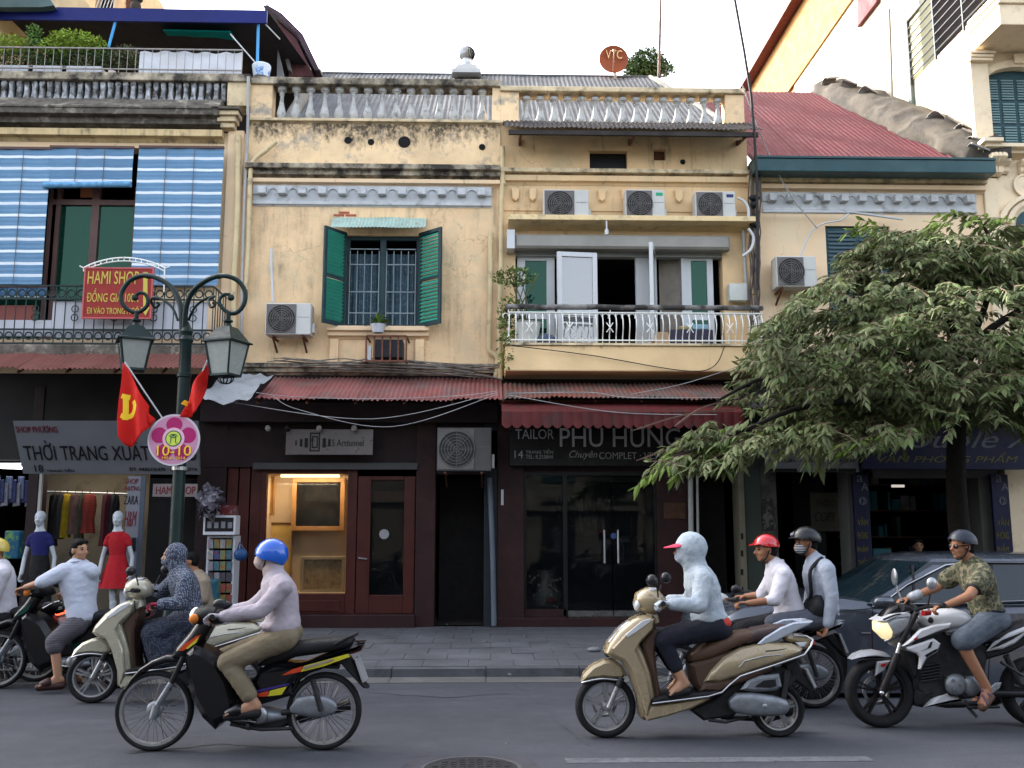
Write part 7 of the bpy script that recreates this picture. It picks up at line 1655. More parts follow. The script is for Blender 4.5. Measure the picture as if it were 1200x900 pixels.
# ----------------------------------------------------------------- beige scooter
def build_scooter():
    V = Veh('scooter','beige scooter with brown seat and silver engine ridden by the person in the white hood','scooter',670,680,4,7.44,560,'beige scooters')
    M_bg = mat('beige_metallic_paint',(.4,.32,.2),.25,.25,coat=.6,var=.06); M_brn = mat('brown_vinyl',(.1,.055,.035),.5,var=.15,vs=6,bump=.2,bs=60); M_brnd = mat('dark_brown_vinyl',(.055,.035,.035),.5,var=.15,vs=6); M_brp = mat('brown_plastic',(.085,.05,.035),.45,var=.1)
    V.wheel(158,606,141,.1,M_alloy,5,thick=.24,disc=True); V.wheel(962,618,124,.12,M_alloy,5,thick=.26)
    V.prism('front_fender',[(46,480),(58,442),(98,402),(150,378),(200,375),(240,402),(254,445),(236,466),(150,458),(90,466)],.075,M_bg,.022)
    V.tube('fender_trim',[(46,482,-.06),(90,470,-.078),(150,462,-.08),(236,470,-.07)],.008,M_chrome,sm=1)
    for dy in (-.075,.075): V.tube('fork_leg',[(235,455,dy),(215,500,dy)],.024,M_drk); V.tube('fork_slider',[(222,480,dy),(172,598,dy)],.021,M_alloy)
    # front apron: one surface, widening towards the shoulders
    V.prism('front_apron',[(160,345),(175,305),(225,240),(290,190),(345,165),(395,172),(392,215),(350,275),(318,300),(345,350),(378,440),(398,545),(378,600),(368,645),(345,660),(320,645),(312,560),(275,450),(240,385),(190,368)],.13,M_bg,.03,smooth=50)
    V.prism('apron_side',[(190,320),(260,245),(340,190),(388,180),(380,230),(325,285),(300,330),(350,440),(372,560),(350,640),(330,560),(290,440),(250,375),(200,350)],.02,M_bg,.01,dy=-.155,both=True)
    V.prism('headlight_strip',[(250,258),(330,190),(372,178),(372,192),(300,245),(262,268)],.006,mat('clear_lens',(.65,.66,.68),.1,coat=.5,var=.05),.003,dy=-.176,both=True)
    V.prism('horn_cover',[(170,290),(235,215),(265,195),(290,190),(225,250),(185,300)],.06,M_alloy,.02); V.prism('lower_grille',[(158,345),(170,325),(185,330),(180,360),(165,362)],.08,M_blkm,.01)
    V.prism('inner_shield',[(330,300),(392,215),(410,250),(392,330),(402,440),(420,545),(398,575),(378,450),(345,350)],.14,M_brp,.02)
    V.loft('handlebar_cowl',[(300,120,22,.05),(320,105,50,.1),(355,95,62,.125),(390,100,56,.13),(420,115,38,.11),(435,125,14,.06)],M_bg)
    V.loft('cowl_chrome',[(296,110,8,.05),(325,72,12,.085),(365,45,14,.09),(395,42,8,.06)],M_alloy); V.ell('headlamp',306,112,0,(.03,.09,.055),mat('clear_lens',(.6,.6,.6),.1))
    V.loft('steering_neck',[(350,150,30,.05),(370,170,34,.07),(380,200,30,.08)],M_bg)
    V.tube('handlebar',[(425,108,-.32),(400,110,-.1),(400,110,.1),(425,108,.32)],.014,M_blkm,sm=1)
    for sg in (-1,1):
        V.tube('grip',[(424,110,sg*.22),(430,110,sg*.35)],.02,M_blkm); V.tube('mirror_stem',[(405,80,sg*.16),(400 if sg < 0 else 420,20,sg*.2)],.006,M_blkm); V.ell('mirror',375 if sg < 0 else 440,0 if sg < 0 else -12,sg*.22,(.045,.05,.045),M_mirr)
    V.tube('brake_lever',[(400,105,-.18),(385,120,-.32)],.006,M_chrome)
    V.prism('floor_board',[(378,560),(420,545),(600,528),(690,520),(690,540),(640,550),(400,585),(375,585)],.17,M_blkm,.015)
    V.prism('lower_fairing',[(372,592),(660,545),(640,565),(560,605),(450,640),(355,662),(345,640)],.165,M_bg,.015)
    V.tube('chrome_trim',[(378,578,-.18),(640,545,-.18),(705,525,-.18),(740,490,-.17),(790,450,-.17),(960,395,-.165),(1090,350,-.15),(1120,310,-.13),(1130,280,-.11),(1100,262,-.09),(1040,258,-.09)],.0085,M_chrome)
    V.prism('under_seat',[(556,395),(690,350),(760,330),(760,440),(700,525),(600,525),(575,490)],.12,M_brp,.03)
    V.prism('rear_body',[(618,482),(655,425),(715,362),(800,320),(920,292),(1040,300),(1090,322),(1080,348),(1000,382),(850,430),(780,456),(700,482)],.15,M_bg,.03,smooth=50)
    V.prism('lower_side',[(600,522),(622,484),(780,458),(950,405),(930,430),(860,462),(740,500),(700,526)],.14,M_brp,.02)
    V.tube('groove_trim',[(785,408,-.148),(810,378,-.153),(900,356,-.153),(1010,345,-.145)],.005,M_chrome); V.tube('groove_trim',[(910,332,-.153),(960,328,-.152),(1010,320,-.146)],.004,M_drk)
    V.loft('seat',[(535,372,6,.06),(560,360,24,.1),(620,332,36,.125),(690,300,36,.13),(770,268,30,.13),(830,255,26,.12)],M_brn,ex=3)
    V.loft('pillion_seat',[(800,275,22,.12),(860,252,32,.125),(940,232,26,.12),(1000,222,16,.1),(1020,220,5,.06)],M_brnd,ex=3)
    V.prism('grab_rail',[(870,300),(905,268),(980,222),(1040,198),(1135,192),(1120,208),(1040,245),(960,285),(890,306)],.012,mat('pale_blue_silver',(.45,.5,.58),.3,.4),.01,dy=-.12,both=True)
    V.prism('grab_bridge',[(1080,200),(1135,192),(1120,208),(1085,220)],.12,MATS['pale_blue_silver'],.01)
    V.prism('tail_panel',[(1000,262),(1100,258),(1138,275),(1110,320),(1085,325),(1080,300),(1010,285)],.09,M_bg,.02); V.prism('tail_lamp',[(1050,292),(1105,290),(1095,312),(1070,316)],.015,mat('clear_lens',(.6,.6,.6),.1),.008,dy=-.09,both=True); V.loft('brake_lamp',[(1085,300,8,.06),(1115,295,14,.07),(1132,288,8,.05)],M_redl)
    V.prism('rear_mudguard',[(1000,400),(1060,370),(1090,440),(1150,520),(1120,525),(1050,470),(1020,440)],.07,M_blkm,.01); V.prism('number_plate',[(1098,420),(1108,415),(1150,500),(1140,508)],.09,MATS['dull_white_plate'],.003)
    V.prism('frame_underside',[(545,605),(660,560),(760,480),(960,425),(1040,400),(1060,470),(980,560),(850,560),(760,640),(620,660)],.07,M_drk,.02)
    V.prism('air_box',[(795,515),(830,470),(880,450),(975,440),(988,500),(960,520),(860,525)],.03,M_eng,.02,dy=-.12); V.prism('air_box_recess',[(860,500),(900,470),(955,465),(962,495),(930,505)],.004,M_blkm,.001,dy=-.152)
    V.loft('transmission_case',[(738,580,18,.03),(770,575,44,.045),(850,580,50,.05),(940,588,46,.05),(1000,592,32,.045),(1015,594,12,.03)],M_eng,dy=-.12,ex=3); V.ell('case_boss',905,590,-.165,(.02,.01,.02),M_alloy)
    V.tube('shock_absorber',[(1010,420,-.1),(985,600,-.1)],.024,M_drk); V.tube('exhaust',[(700,640,.1),(860,650,.14)],.02,M_drk); V.tube('silencer',[(860,650,.15),(1080,590,.17)],.05,M_drk,n=12); V.tube('stand',[(640,655,-.06),(720,665,-.1),(830,640,-.06)],.012,M_drk)
    V.tube('cable',[(380,165,-.12),(395,260,-.13),(390,330,-.1)],.006,M_blkm,sm=1)
    return V.t
SCOOT = build_scooter()
SC_front = at(709.5,830,7.44).x-SCOOT.location.x
o = dup(SCOOT,(at(112,790,9.0).x-SC_front,9.0,0),'cream scooter with a brown inner shield ridden by the person in the dotted hood',RAD(3.5))
M_cr = mat('cream_metallic_paint',(.5,.47,.36),.25,.2,coat=.6,var=.05); recolor(o,{k: M_cr for k in ('front_fender','front_apron','apron_side','handlebar_cowl','steering_neck','lower_fairing','rear_body','tail_panel')}); recolor(o,{'grab_rail': M_alloy,'seat': M_brnd if 'M_brnd' in globals() else M_seat})

# ----------------------------------------------------------------- white and black motorcycle
V = Veh('motorcycle','white and black street motorcycle with lit headlamp ridden by the man in the camouflage shirt','motorcycle',975,680,5,7.74,700)
M_wp = mat('white_pearl_paint',(.6,.6,.62),.25,coat=.5,var=.05); M_sg = mat('silver_plastic',(.35,.36,.38),.35,.3,var=.08); M_bsp = mat('satin_black_alloy',(.02,.018,.02),.4,.3,var=.2,vs=14)
V.wheel(277,672,200,.11,M_bsp,5,thick=.26,disc=True); V.wheel(1185,668,198,.13,M_bsp,5,thick=.26)
V.prism('front_fender',[(122,468),(150,440),(200,420),(260,414),(320,424),(358,450),(340,474),(260,466),(180,472)],.075,M_sg,.03); V.prism('fender_stay',[(268,478),(350,468),(330,500),(310,530),(258,562)],.02,M_sg,.01,dy=-.07,both=True); V.prism('fender_badge',[(290,492),(325,485),(315,502),(288,508)],.003,M_redl,0,dy=-.094)
for dy in (-.1,.1): V.tube('fork_slider',[(385,430,dy),(292,655,dy)],.03,M_bsp,n=10); V.tube('fork_tube',[(400,370,dy),(378,440,dy)],.02,M_chrome); V.tube('fork_upper',[(495,190,dy),(400,370,dy)],.024,M_bsp)
V.ell('axle_nut',292,662,-.13,(.02,.015,.02),M_chrome)
V.loft('headlamp',[(258,300,18,.05),(272,285,52,.09),(300,282,62,.105),(325,285,55,.1)],mat('lit_headlamp',(.8,.75,.55),.15,glow=(1,.8,.4),gs=.12),ex=3)
V.loft('headlamp_cowl',[(318,280,60,.108),(360,255,62,.115),(410,235,50,.11),(460,215,28,.09),(480,205,8,.05)],M_sg,ex=3); V.prism('cowl_top',[(270,240),(345,200),(465,186),(482,200),(400,225),(330,262)],.11,M_wp,.03)
V.prism('fly_screen',[(290,225),(330,180),(390,140),(420,190),(350,200)],.07,M_blkp,.02)
V.prism('instrument_cluster',[(400,190),(420,140),(470,150),(500,190),(460,200)],.08,M_blkm,.02)
V.tube('handlebar',[(640,150,-.36),(560,155,-.22),(500,175,-.08),(500,175,.08),(480,150,.22),(420,120,.36)],.014,M_bsp,sm=1)
V.tube('grip',[(600,152,-.28),(660,148,-.4)],.021,M_blkm); V.tube('grip',[(450,132,.28),(400,112,.4)],.021,M_blkm); V.tube('clutch_lever',[(560,165,-.26),(570,172,-.38)],.008,M_chrome); V.prism('switch_box',[(540,180),(590,178),(585,205),(540,210)],.03,M_redl,.01,dy=-.16)
V.tube('mirror_stem',[(410,120,.3),(385,60,.32),(370,10,.33)],.008,M_alloy); V.ell('mirror',366,-18,.33,(.018,.05,.075),M_alloy); V.tube('mirror_stem',[(560,150,-.24),(575,80,-.26)],.007,M_bsp); V.ell('mirror',585,20,-.27,(.045,.03,.05),M_alloy)
V.loft('fuel_tank',[(510,240,20,.06),(540,235,55,.12),(600,225,60,.15),(680,222,62,.16),(740,232,60,.14),(790,255,40,.1),(810,270,12,.06)],M_wp,ex=2.8)
V.prism('tank_cover',[(415,388),(470,340),(520,290),(600,262),(705,250),(690,280),(620,305),(520,350),(460,380)],.02,M_wp,.012,dy=-.165,both=True); V.prism('tank_stripe',[(430,384),(500,345),(600,312),(690,282),(680,292),(590,328),(500,362)],.006,M_blkp,0,dy=-.18)
V.prism('tank_stripe',[(480,345),(505,330),(500,345),(485,352)],.004,M_redl,0,dy=-.189); V.ell('tank_boss',578,235,-.15,(.025,.012,.025),M_blkp)
V.prism('radiator_shroud',[(440,395),(600,342),(640,372),(622,420),(560,455),(540,490),(525,525),(512,522),(520,450),(500,430),(450,412)],.02,M_wp,.012,dy=-.17,both=True); V.prism('shroud_gap',[(545,440),(600,408),(625,400),(612,418),(555,452)],.004,M_blkp,0,dy=-.192); V.prism('shroud_gap',[(560,400),(580,362),(590,360),(580,395),(520,415)],.004,M_blkp,0,dy=-.192)
V.prism('side_panel',[(670,300),(720,270),(800,235),(830,250),(790,290),(730,330),(690,325)],.14,M_sg,.03)
V.prism('frame_block',[(500,300),(680,290),(900,360),(930,430),(890,600),(850,690),(560,700),(490,640),(470,520),(520,440)],.085,M_drk,.03)
for k in range(6): V.prism('cooling_fin',[(520,500+k*18),(640,480+k*18),(642,488+k*18),(522,508+k*18)],.12,M_drk,.002)
V.prism('radiator',[(430,420),(500,430),(510,560),(480,580),(440,500)],.11,M_blkm,.02)
V.prism('belly_pan',[(540,752),(570,720),(620,665),(680,640),(700,662),(770,688),(790,712),(700,726)],.09,M_wp,.03); V.prism('belly_nose',[(488,690),(500,640),(600,640),(615,665),(560,725),(538,750),(500,742)],.088,M_blkm,.03)
V.ell('generator_cover',725,612,-.12,(.09,.04,.085),M_eng); V.ell('sprocket_cover',815,620,-.11,(.075,.035,.08),M_eng); V.prism('engine_case',[(660,560),(760,550),(860,590),(850,690),(780,700),(680,650)],.115,M_drk,.02)
for i in range(3): a = i*2.1; q = V.p(725+28*cos(a),612+28*sin(a),-.16); MB().lathe([(.001,-.008),(.011,-.008),(.011,.008),(.001,.008)],tuple(q),10,'y').build('cover_bolt',M_chrome,V.t)
V.loft('seat',[(790,300,20,.08),(840,330,40,.12),(930,325,42,.13),(1020,300,36,.12),(1100,270,30,.11),(1200,240,22,.1)],M_seat,ex=3)
V.prism('tail_fairing',[(912,418),(955,362),(1040,310),(1150,268),(1160,300),(1080,370),(1010,402),(960,410)],.02,M_wp,.015,dy=-.12,both=True); V.prism('tail_stripe',[(930,400),(1000,350),(1130,300),(1060,345),(980,385)],.004,M_blkp,0,dy=-.143)
V.prism('tail_frame',[(880,400),(960,400),(1150,310),(1200,300),(1180,360),(1040,430),(900,470)],.09,M_blkm,.02)
V.tube('shock_absorber',[(1020,440,-.1),(1100,600,-.1)],.028,M_drk); V.tube('frame_tube',[(990,480,-.12),(1120,560,-.12)],.012,M_drk); V.tube('swing_arm',[(850,660,-.09),(1185,668,-.1)],.028,M_bsp); V.tube('exhaust',[(520,560,.12),(600,720,.14),(900,720,.15)],.024,M_drk,sm=1); V.tube('silencer',[(900,715,.16),(1150,620,.18)],.05,M_bsp,n=12)
V.prism('heel_guard',[(915,640),(960,602),(995,600),(985,630),(940,665)],.008,M_alloy,.004,dy=-.15); V.tube('footpeg',[(900,742,-.14),(900,742,-.26)],.014,M_drk); V.tube('side_stand',[(790,735,-.12),(850,802,-.16)],.014,M_drk); V.tube('foot_bracket',[(780,700,-.13),(800,745,-.15),(980,742,-.15)],.012,M_drk)
V.tube('brake_hose',[(440,200,-.05),(380,200,-.1),(300,230,-.1)],.006,M_blkm,sm=1)
MOTO = V.t

# ----------------------------------------------------------------- grey blue saloon car
YN = 8.98; car = thing('car','grey blue saloon car with chrome window trim passing behind the motorcycles','car',(at(1080,750,YN).x,YN+.87,0))
M_car = mat('grey_blue_car_paint',(.085,.1,.13),.22,.3,coat=.8,var=.05); M_cglass = pane_mat('car_glass',(.008,.016,.022),.92,base=.03)
C2 = lambda P,dy=0: [((q := at(a,b,YN+dy)).x,q.z) for a,b in P]
W2 = 1.74
prof = C2([(847,812),(840,790),(838,765),(841,742),(850,724),(872,712),(930,704),(990,700),(1030,706),(1100,708),(1200,706),(1330,700),(1420,704),(1440,730),(1445,770),(1435,812)])
rs = []
for y,ins,dz in ((0.04,.05,-.02),(0,.0,0),(0,0,0)): pass
def carring(y,sc,dz):
    cx = sum(p[0] for p in prof)/len(prof); zb = min(p[1] for p in prof)
    return [(cx+(p[0]-cx)*sc,YN+y,zb+(p[1]-zb)*(1-dz)) for p in prof]
MB().rings([carring(.1,.985,.08),carring(.03,.995,.04),carring(0,1,.12) if 0 else carring(.0,.998,.12),carring(.06,1,.02),carring(.3,1.0,0),carring(W2-.3,1.0,0),carring(W2-.06,1,.02),carring(W2,.998,.12),carring(W2-.08,.985,.08)][2:8]).build('body',M_car,car,smooth=35)
# belt crease, doors, handles
def ctube(nm,P,r,m,dy=-.004): return MB().tube([at(a,b,YN+dy) for a,b in P],r,6).build(nm,m,car,smooth=60)
ctube('belt_trim',[(1022,711),(1040,708),(1120,707),(1200,704),(1300,700)],.011,M_chrome,.02)
for P in ([(1023,712),(1022,740),(1024,800)],[(1158,706),(1160,760),(1158,800)],[(985,716),(1022,713)]): ctube('door_gap',P,.004,M_black,-.001)
ctube('door_handle',[(1128,722),(1150,721)],.012,M_chrome,-.02); ctube('side_trim',[(1009,742),(1020,742)],.009,M_chrome,-.006)
zb_,zr_ = at(1060,707,YN+.04).z,at(1130,651,YN+.5).z
xa0,xa1,xr1,xr0 = at(1020,707,YN+.04).x,at(1092,657,YN+.25).x,at(1280,660,YN+.25).x,at(1390,700,YN+.04).x
def cabin_ring(k):
    """k 0 at the belt, 1 at the roof; rounded rectangle in plan"""
    x0 = xa0+(xa1-xa0)*k; x1 = xr0+(xr1-xr0)*k; y0 = YN+.03+.2*k; y1 = YN+W2-.03-.2*k; z = zb_-.02+(zr_-zb_)*k; ym = (y0+y1)/2
    return [(x0,y0,z),(x0-.1,y0+.2,z),(x0-.17,y0+.5,z),(x0-.19,ym,z),(x0-.17,y1-.5,z),(x0-.1,y1-.2,z),(x0,y1,z),(x1,y1,z),(x1+.15,ym,z),(x1,y0,z)]
R0,R1 = cabin_ring(0),cabin_ring(.93); MB().rings([R0,R1]).build('glass',M_cglass,car,smooth=30)
top_ = cabin_ring(1.0); cxr = (xa1+xr1)/2; ymr = YN+W2/2
mid_ = [(cxr+(p[0]-cxr)*.8,ymr+(p[1]-ymr)*.8,p[2]+.035) for p in top_]; mid2 = [(cxr+(p[0]-cxr)*.4,ymr+(p[1]-ymr)*.4,p[2]+.05) for p in top_]
MB().rings([[(p[0],p[1],p[2]) for p in cabin_ring(.925)],top_,mid_,mid2]).build('roof',M_car,car,smooth=50)
def strip(nm,xk,w,m): # pillar following the side glass from belt to roof
    a0 = xa0+(xr0-xa0)*xk; k = .95; 
def pillar(nm,xb,xt,w,m):
    MB().add([(xb-w/2,YN+.022,zb_),(xb+w/2,YN+.022,zb_),(xt+w/2,YN+.2,zr_-.08),(xt-w/2,YN+.2,zr_-.08),(xb-w/2,YN+.06,zb_),(xb+w/2,YN+.06,zb_),(xt+w/2,YN+.24,zr_-.08),(xt-w/2,YN+.24,zr_-.08)],[(0,1,2,3),(4,7,6,5),(0,3,7,4),(1,5,6,2),(3,2,6,7),(0,4,5,1)]).build(nm,m,car)
pillar('a_pillar' if 0 else 'front_pillar',xa0+.02,xa1+.03,.09,M_car); pillar('centre_pillar',at(1157,700,YN).x,at(1158,665,YN+.2).x,.1,M_black); pillar('rear_pillar',xr0-.35,xr1-.15,.3,M_car)
pillar('quarter_bar',xa0+.42,xa0+.5,.025,M_black)
MB().tube([(xa0+.1,YN+.015,zb_),(xa0+.38,YN+.08,zb_+.17),(xa1+.1,YN+.19,zr_-.085),(xa1+.4,YN+.2,zr_-.055),(xr1-.3,YN+.2,zr_-.06),(xr0-.5,YN+.03,zb_)],.012,6).build('window_trim',M_chrome,car,smooth=60)
mr = at(1035,706,YN-.12); MB().loft([(mr.x-.1,mr.z,.02,.03),(mr.x-.06,mr.z,.055,.07),(mr.x+.06,mr.z+.005,.055,.07),(mr.x+.1,mr.z,.02,.03)],YN-.12).build('wing_mirror',M_car,car,smooth=60); B1(mr.x-.09,mr.x+.09,YN-.195,YN-.188,mr.z+.0,mr.z+.016).build('mirror_trim',M_chrome,car)
for px in (945,1335):
    c = at(px,790,YN+.1); r = .31
    w = MB().lathe([(r*.68,-.08),(r*.8,-.1),(r*.97,-.09),(r,-.05),(r,.1),(.001,.1)],(c.x,YN+.07,r),40,'y').build('wheel',M_tyre,car,smooth=50); MB().lathe([(.001,-.07),(.06,-.085),(r*.62,-.06),(r*.7,-.085)],(c.x,YN+.06,r),30,'y').build('rim',M_alloy,w,smooth=50)
    for k in range(5): a = k*2*pi/5; MB().bar((c.x,YN-.03,r),(c.x+r*.6*cos(a),YN-.02,r+r*.6*sin(a)),.05,.02,up=(0,1,0)).build('spoke',M_alloy,w)
    MB().tube([(c.x+.365*cos(pi*i/20),YN-.002,r+.02+.365*sin(pi*i/20)) for i in range(-2,23)],.014,6).build('wheel_arch',M_car,car,smooth=60)
    MB().lathe([(.001,-.004),(.36,-.004),(.36,.02),(.001,.02)],(c.x,YN,r+.02),40,'y').build('wheel_well',M_black,car)
b = at(852,735,YN+.1); MB().loft([(b.x-.05,b.z,.02,.05),(b.x,b.z+.01,.06,.12),(b.x+.2,b.z+.05,.05,.1),(b.x+.3,b.z+.07,.01,.04)],YN+.12).build('headlamp',mat('clear_lens',(.6,.6,.6),.1),car,smooth=60)
B1(at(847,790,YN).x,at(1430,790,YN).x,YN+.05,YN+W2-.05,.18,.4).build('underside',M_black,car)
tag(B1(at(1032,0,YN+.9).x,at(1048,0,YN+.9).x,YN+1.2,YN+1.3,zb_+.02,zb_+.1).build('box',M_whb,bevel=.01),'small pale packet on the dashboard behind the car windscreen','packet')
TONE = .68
# ================================================================= people
M_skin = mat('tan_skin',(.36,.17,.095),.5,var=.1,vs=14,rvar=.05); M_skinl = mat('light_skin',(.46,.25,.155),.5,var=.1,vs=14,rvar=.05); M_hair = mat('black_hair',(.006,.005,.005),.7,var=.2,vs=30,bump=.6,bs=160,spec=.15)
def cloth(name,col,**k): return mat(name,col,.85,var=k.pop('var',.1),vs=k.pop('vs',5),bump=k.pop('bump',1.1),bs=k.pop('bs',13),spec=.2,**k)
def dots(m,scale,dot,th):
    nt = m.node_tree; b = nt.nodes['Principled BSDF']; v = nt.nodes.new('ShaderNodeTexVoronoi'); v.inputs['Scale'].default_value = scale; v.inputs['Randomness'].default_value = .35
    g = nt.nodes.new('ShaderNodeNewGeometry'); nt.links.new(g.outputs['Position'],v.inputs['Vector'])
    l = nt.nodes.new('ShaderNodeMath'); l.operation = 'LESS_THAN'; l.inputs[1].default_value = th; nt.links.new(v.outputs['Distance'],l.inputs[0])
    x = nt.nodes.new('ShaderNodeMix'); x.data_type = 'RGBA'; x.inputs[7].default_value = (*dot,1); src = b.inputs['Base Color'].links[0].from_socket if b.inputs['Base Color'].links else None
    nt.links.new(l.outputs[0],x.inputs[0]); 
    if src: nt.links.new(src,x.inputs[6])
    nt.links.new(x.outputs[2],b.inputs['Base Color']); return m
def solid(mb,voxel,smooth=6,wr=0.,seed=0.,fq=13.,cut=None):
    """fuse overlapping forms into one skin, ease the joints, add folds"""
    me = mb.mesh('tmp'); o = bpy.data.objects.new('tmp',me); COL.objects.link(o)
    m1 = o.modifiers.new('r','REMESH'); m1.mode = 'VOXEL'; m1.voxel_size = voxel
    m2 = o.modifiers.new('s','SMOOTH'); m2.factor = .5; m2.iterations = smooth
    out = bpy.data.meshes.new_from_object(o.evaluated_get(bpy.context.evaluated_depsgraph_get())); bpy.data.objects.remove(o); bpy.data.meshes.remove(me)
    if wr:
        nv = [v.normal.copy() for v in out.vertices]; N_ = noise.noise
        for v,n_ in zip(out.vertices,nv):
            c = v.co; q = Vector((c.x*fq*.45+c.z*fq*.5+seed,c.y*fq*.5,c.z*fq*1.1-c.x*fq*.9+c.y*fq*.5)); a = N_(q); b_ = N_(q*2.3+Vector((5,1,0)))
            r_ = 1-abs(a)*4
            v.co = c+n_*wr*.42*(max(-.6,r_)*.5+b_*.55+N_(q*5)*.22)
    out.polygons.foreach_set('use_smooth',[True]*len(out.polygons)); out.materials.clear(); return out
def frame(fwd,up):
    f = Vector(fwd).normalized(); u = Vector(up); u = (u-f*u.dot(f)).normalized(); l = u.cross(f); return Matrix((f,l,u)).transposed()
def head_forms(mb,c,R,s=1.,ears=True):
    def P(f,l,u): return c+R @ Vector((f,l,u))*s
    def E(f,l,u,a,b_,d): mb.ell(tuple(P(f,l,u)),(a*s,b_*s,d*s),R,16)
    E(-.014,0,.03,.098,.076,.088); E(.03,0,-.012,.06,.062,.08); E(.034,0,-.062,.048,.05,.042); E(.066,0,-.088,.02,.022,.018)
    E(.07,0,.026,.022,.048,.016); E(.055,.036,-.03,.03,.02,.024); E(.055,-.036,-.03,.03,.02,.024)
    mb.cap(P(.085,0,.012),P(.108,0,-.024),.008*s,.0135*s,8); E(.1,.011,-.03,.01,.008,.008); E(.1,-.011,-.03,.01,.008,.008)
    E(.086,0,-.05,.014,.022,.006); E(.083,0,-.064,.014,.019,.007)
    if ears:
        for sg in (-1,1): E(-.008,sg*.078,-.008,.018,.009,.032); E(-.004,sg*.08,-.03,.01,.008,.012)
def hand_forms(mb,w,d,n,side,curl=1.,s=1.):
    """palm, four curled fingers and a thumb; d = wrist to knuckles, n = back of the hand, side = towards the thumb"""
    d = Vector(d).normalized(); n = Vector(n); n = (n-d*n.dot(d)).normalized(); t = Vector(side); t = (t-d*t.dot(d)-n*t.dot(n)).normalized(); w = Vector(w)
    for k in (-1.2,-.4,.4,1.2): mb.cap(w+t*k*.01*s,w+d*.082*s+t*k*.021*s,.014*s,.0125*s,8)
    for i,(k,L_) in enumerate(((1.25,.072),(.42,.08),(-.42,.075),(-1.25,.06))):
        p = w+d*.085*s+t*k*.021*s; a = .25+.1*i
        for seg,(l,ang) in enumerate(((.45,.75*curl),(.32,1.9*curl),(.26,2.9*curl))):
            q = p+(d*cos(ang)-n*sin(ang))*L_*l*s*1.15; mb.cap(p,q,(.0098-.001*seg)*s,(.009-.001*seg)*s,8); p = q
    b_ = w+d*.025*s+t*.022*s; m_ = b_+(d*.55+t*.75-n*.25).normalized()*.038*s; e_ = m_+(d*.75+t*.1-n*.6*curl).normalized()*.03*s
    mb.cap(b_,m_,.0145*s,.0115*s,8); mb.cap(m_,e_,.0112*s,.009*s,8)
def dome(c,R,r,tf,ts,tb,off=(0,0,0),th=.012,nr=12,na=32):
    """helmet or hair shell; lower edge at angle tf (front), ts (side), tb (back) from the crown"""
    mb = MB(); c = c+R @ Vector(off)
    def lim(a): f = cos(a); return ts+(tf-ts)*max(0,f)**1.5+(tb-ts)*max(0,-f)**1.5
    rs = []
    for lay,k in ((1,1.),(0,1-th/r[0])):
        rows = []
        for i in range(nr+1):
            rows.append([c+R @ Vector((r[0]*k*sin(RAD(lim(a))*max(i,.15)/nr)*cos(a),r[1]*k*sin(RAD(lim(a))*max(i,.15)/nr)*sin(a),r[2]*k*cos(RAD(lim(a))*max(i,.15)/nr))) for a in [2*pi*j/na for j in range(na)]])
        rs += rows if lay else rows[::-1]
    return mb.rings(rs)
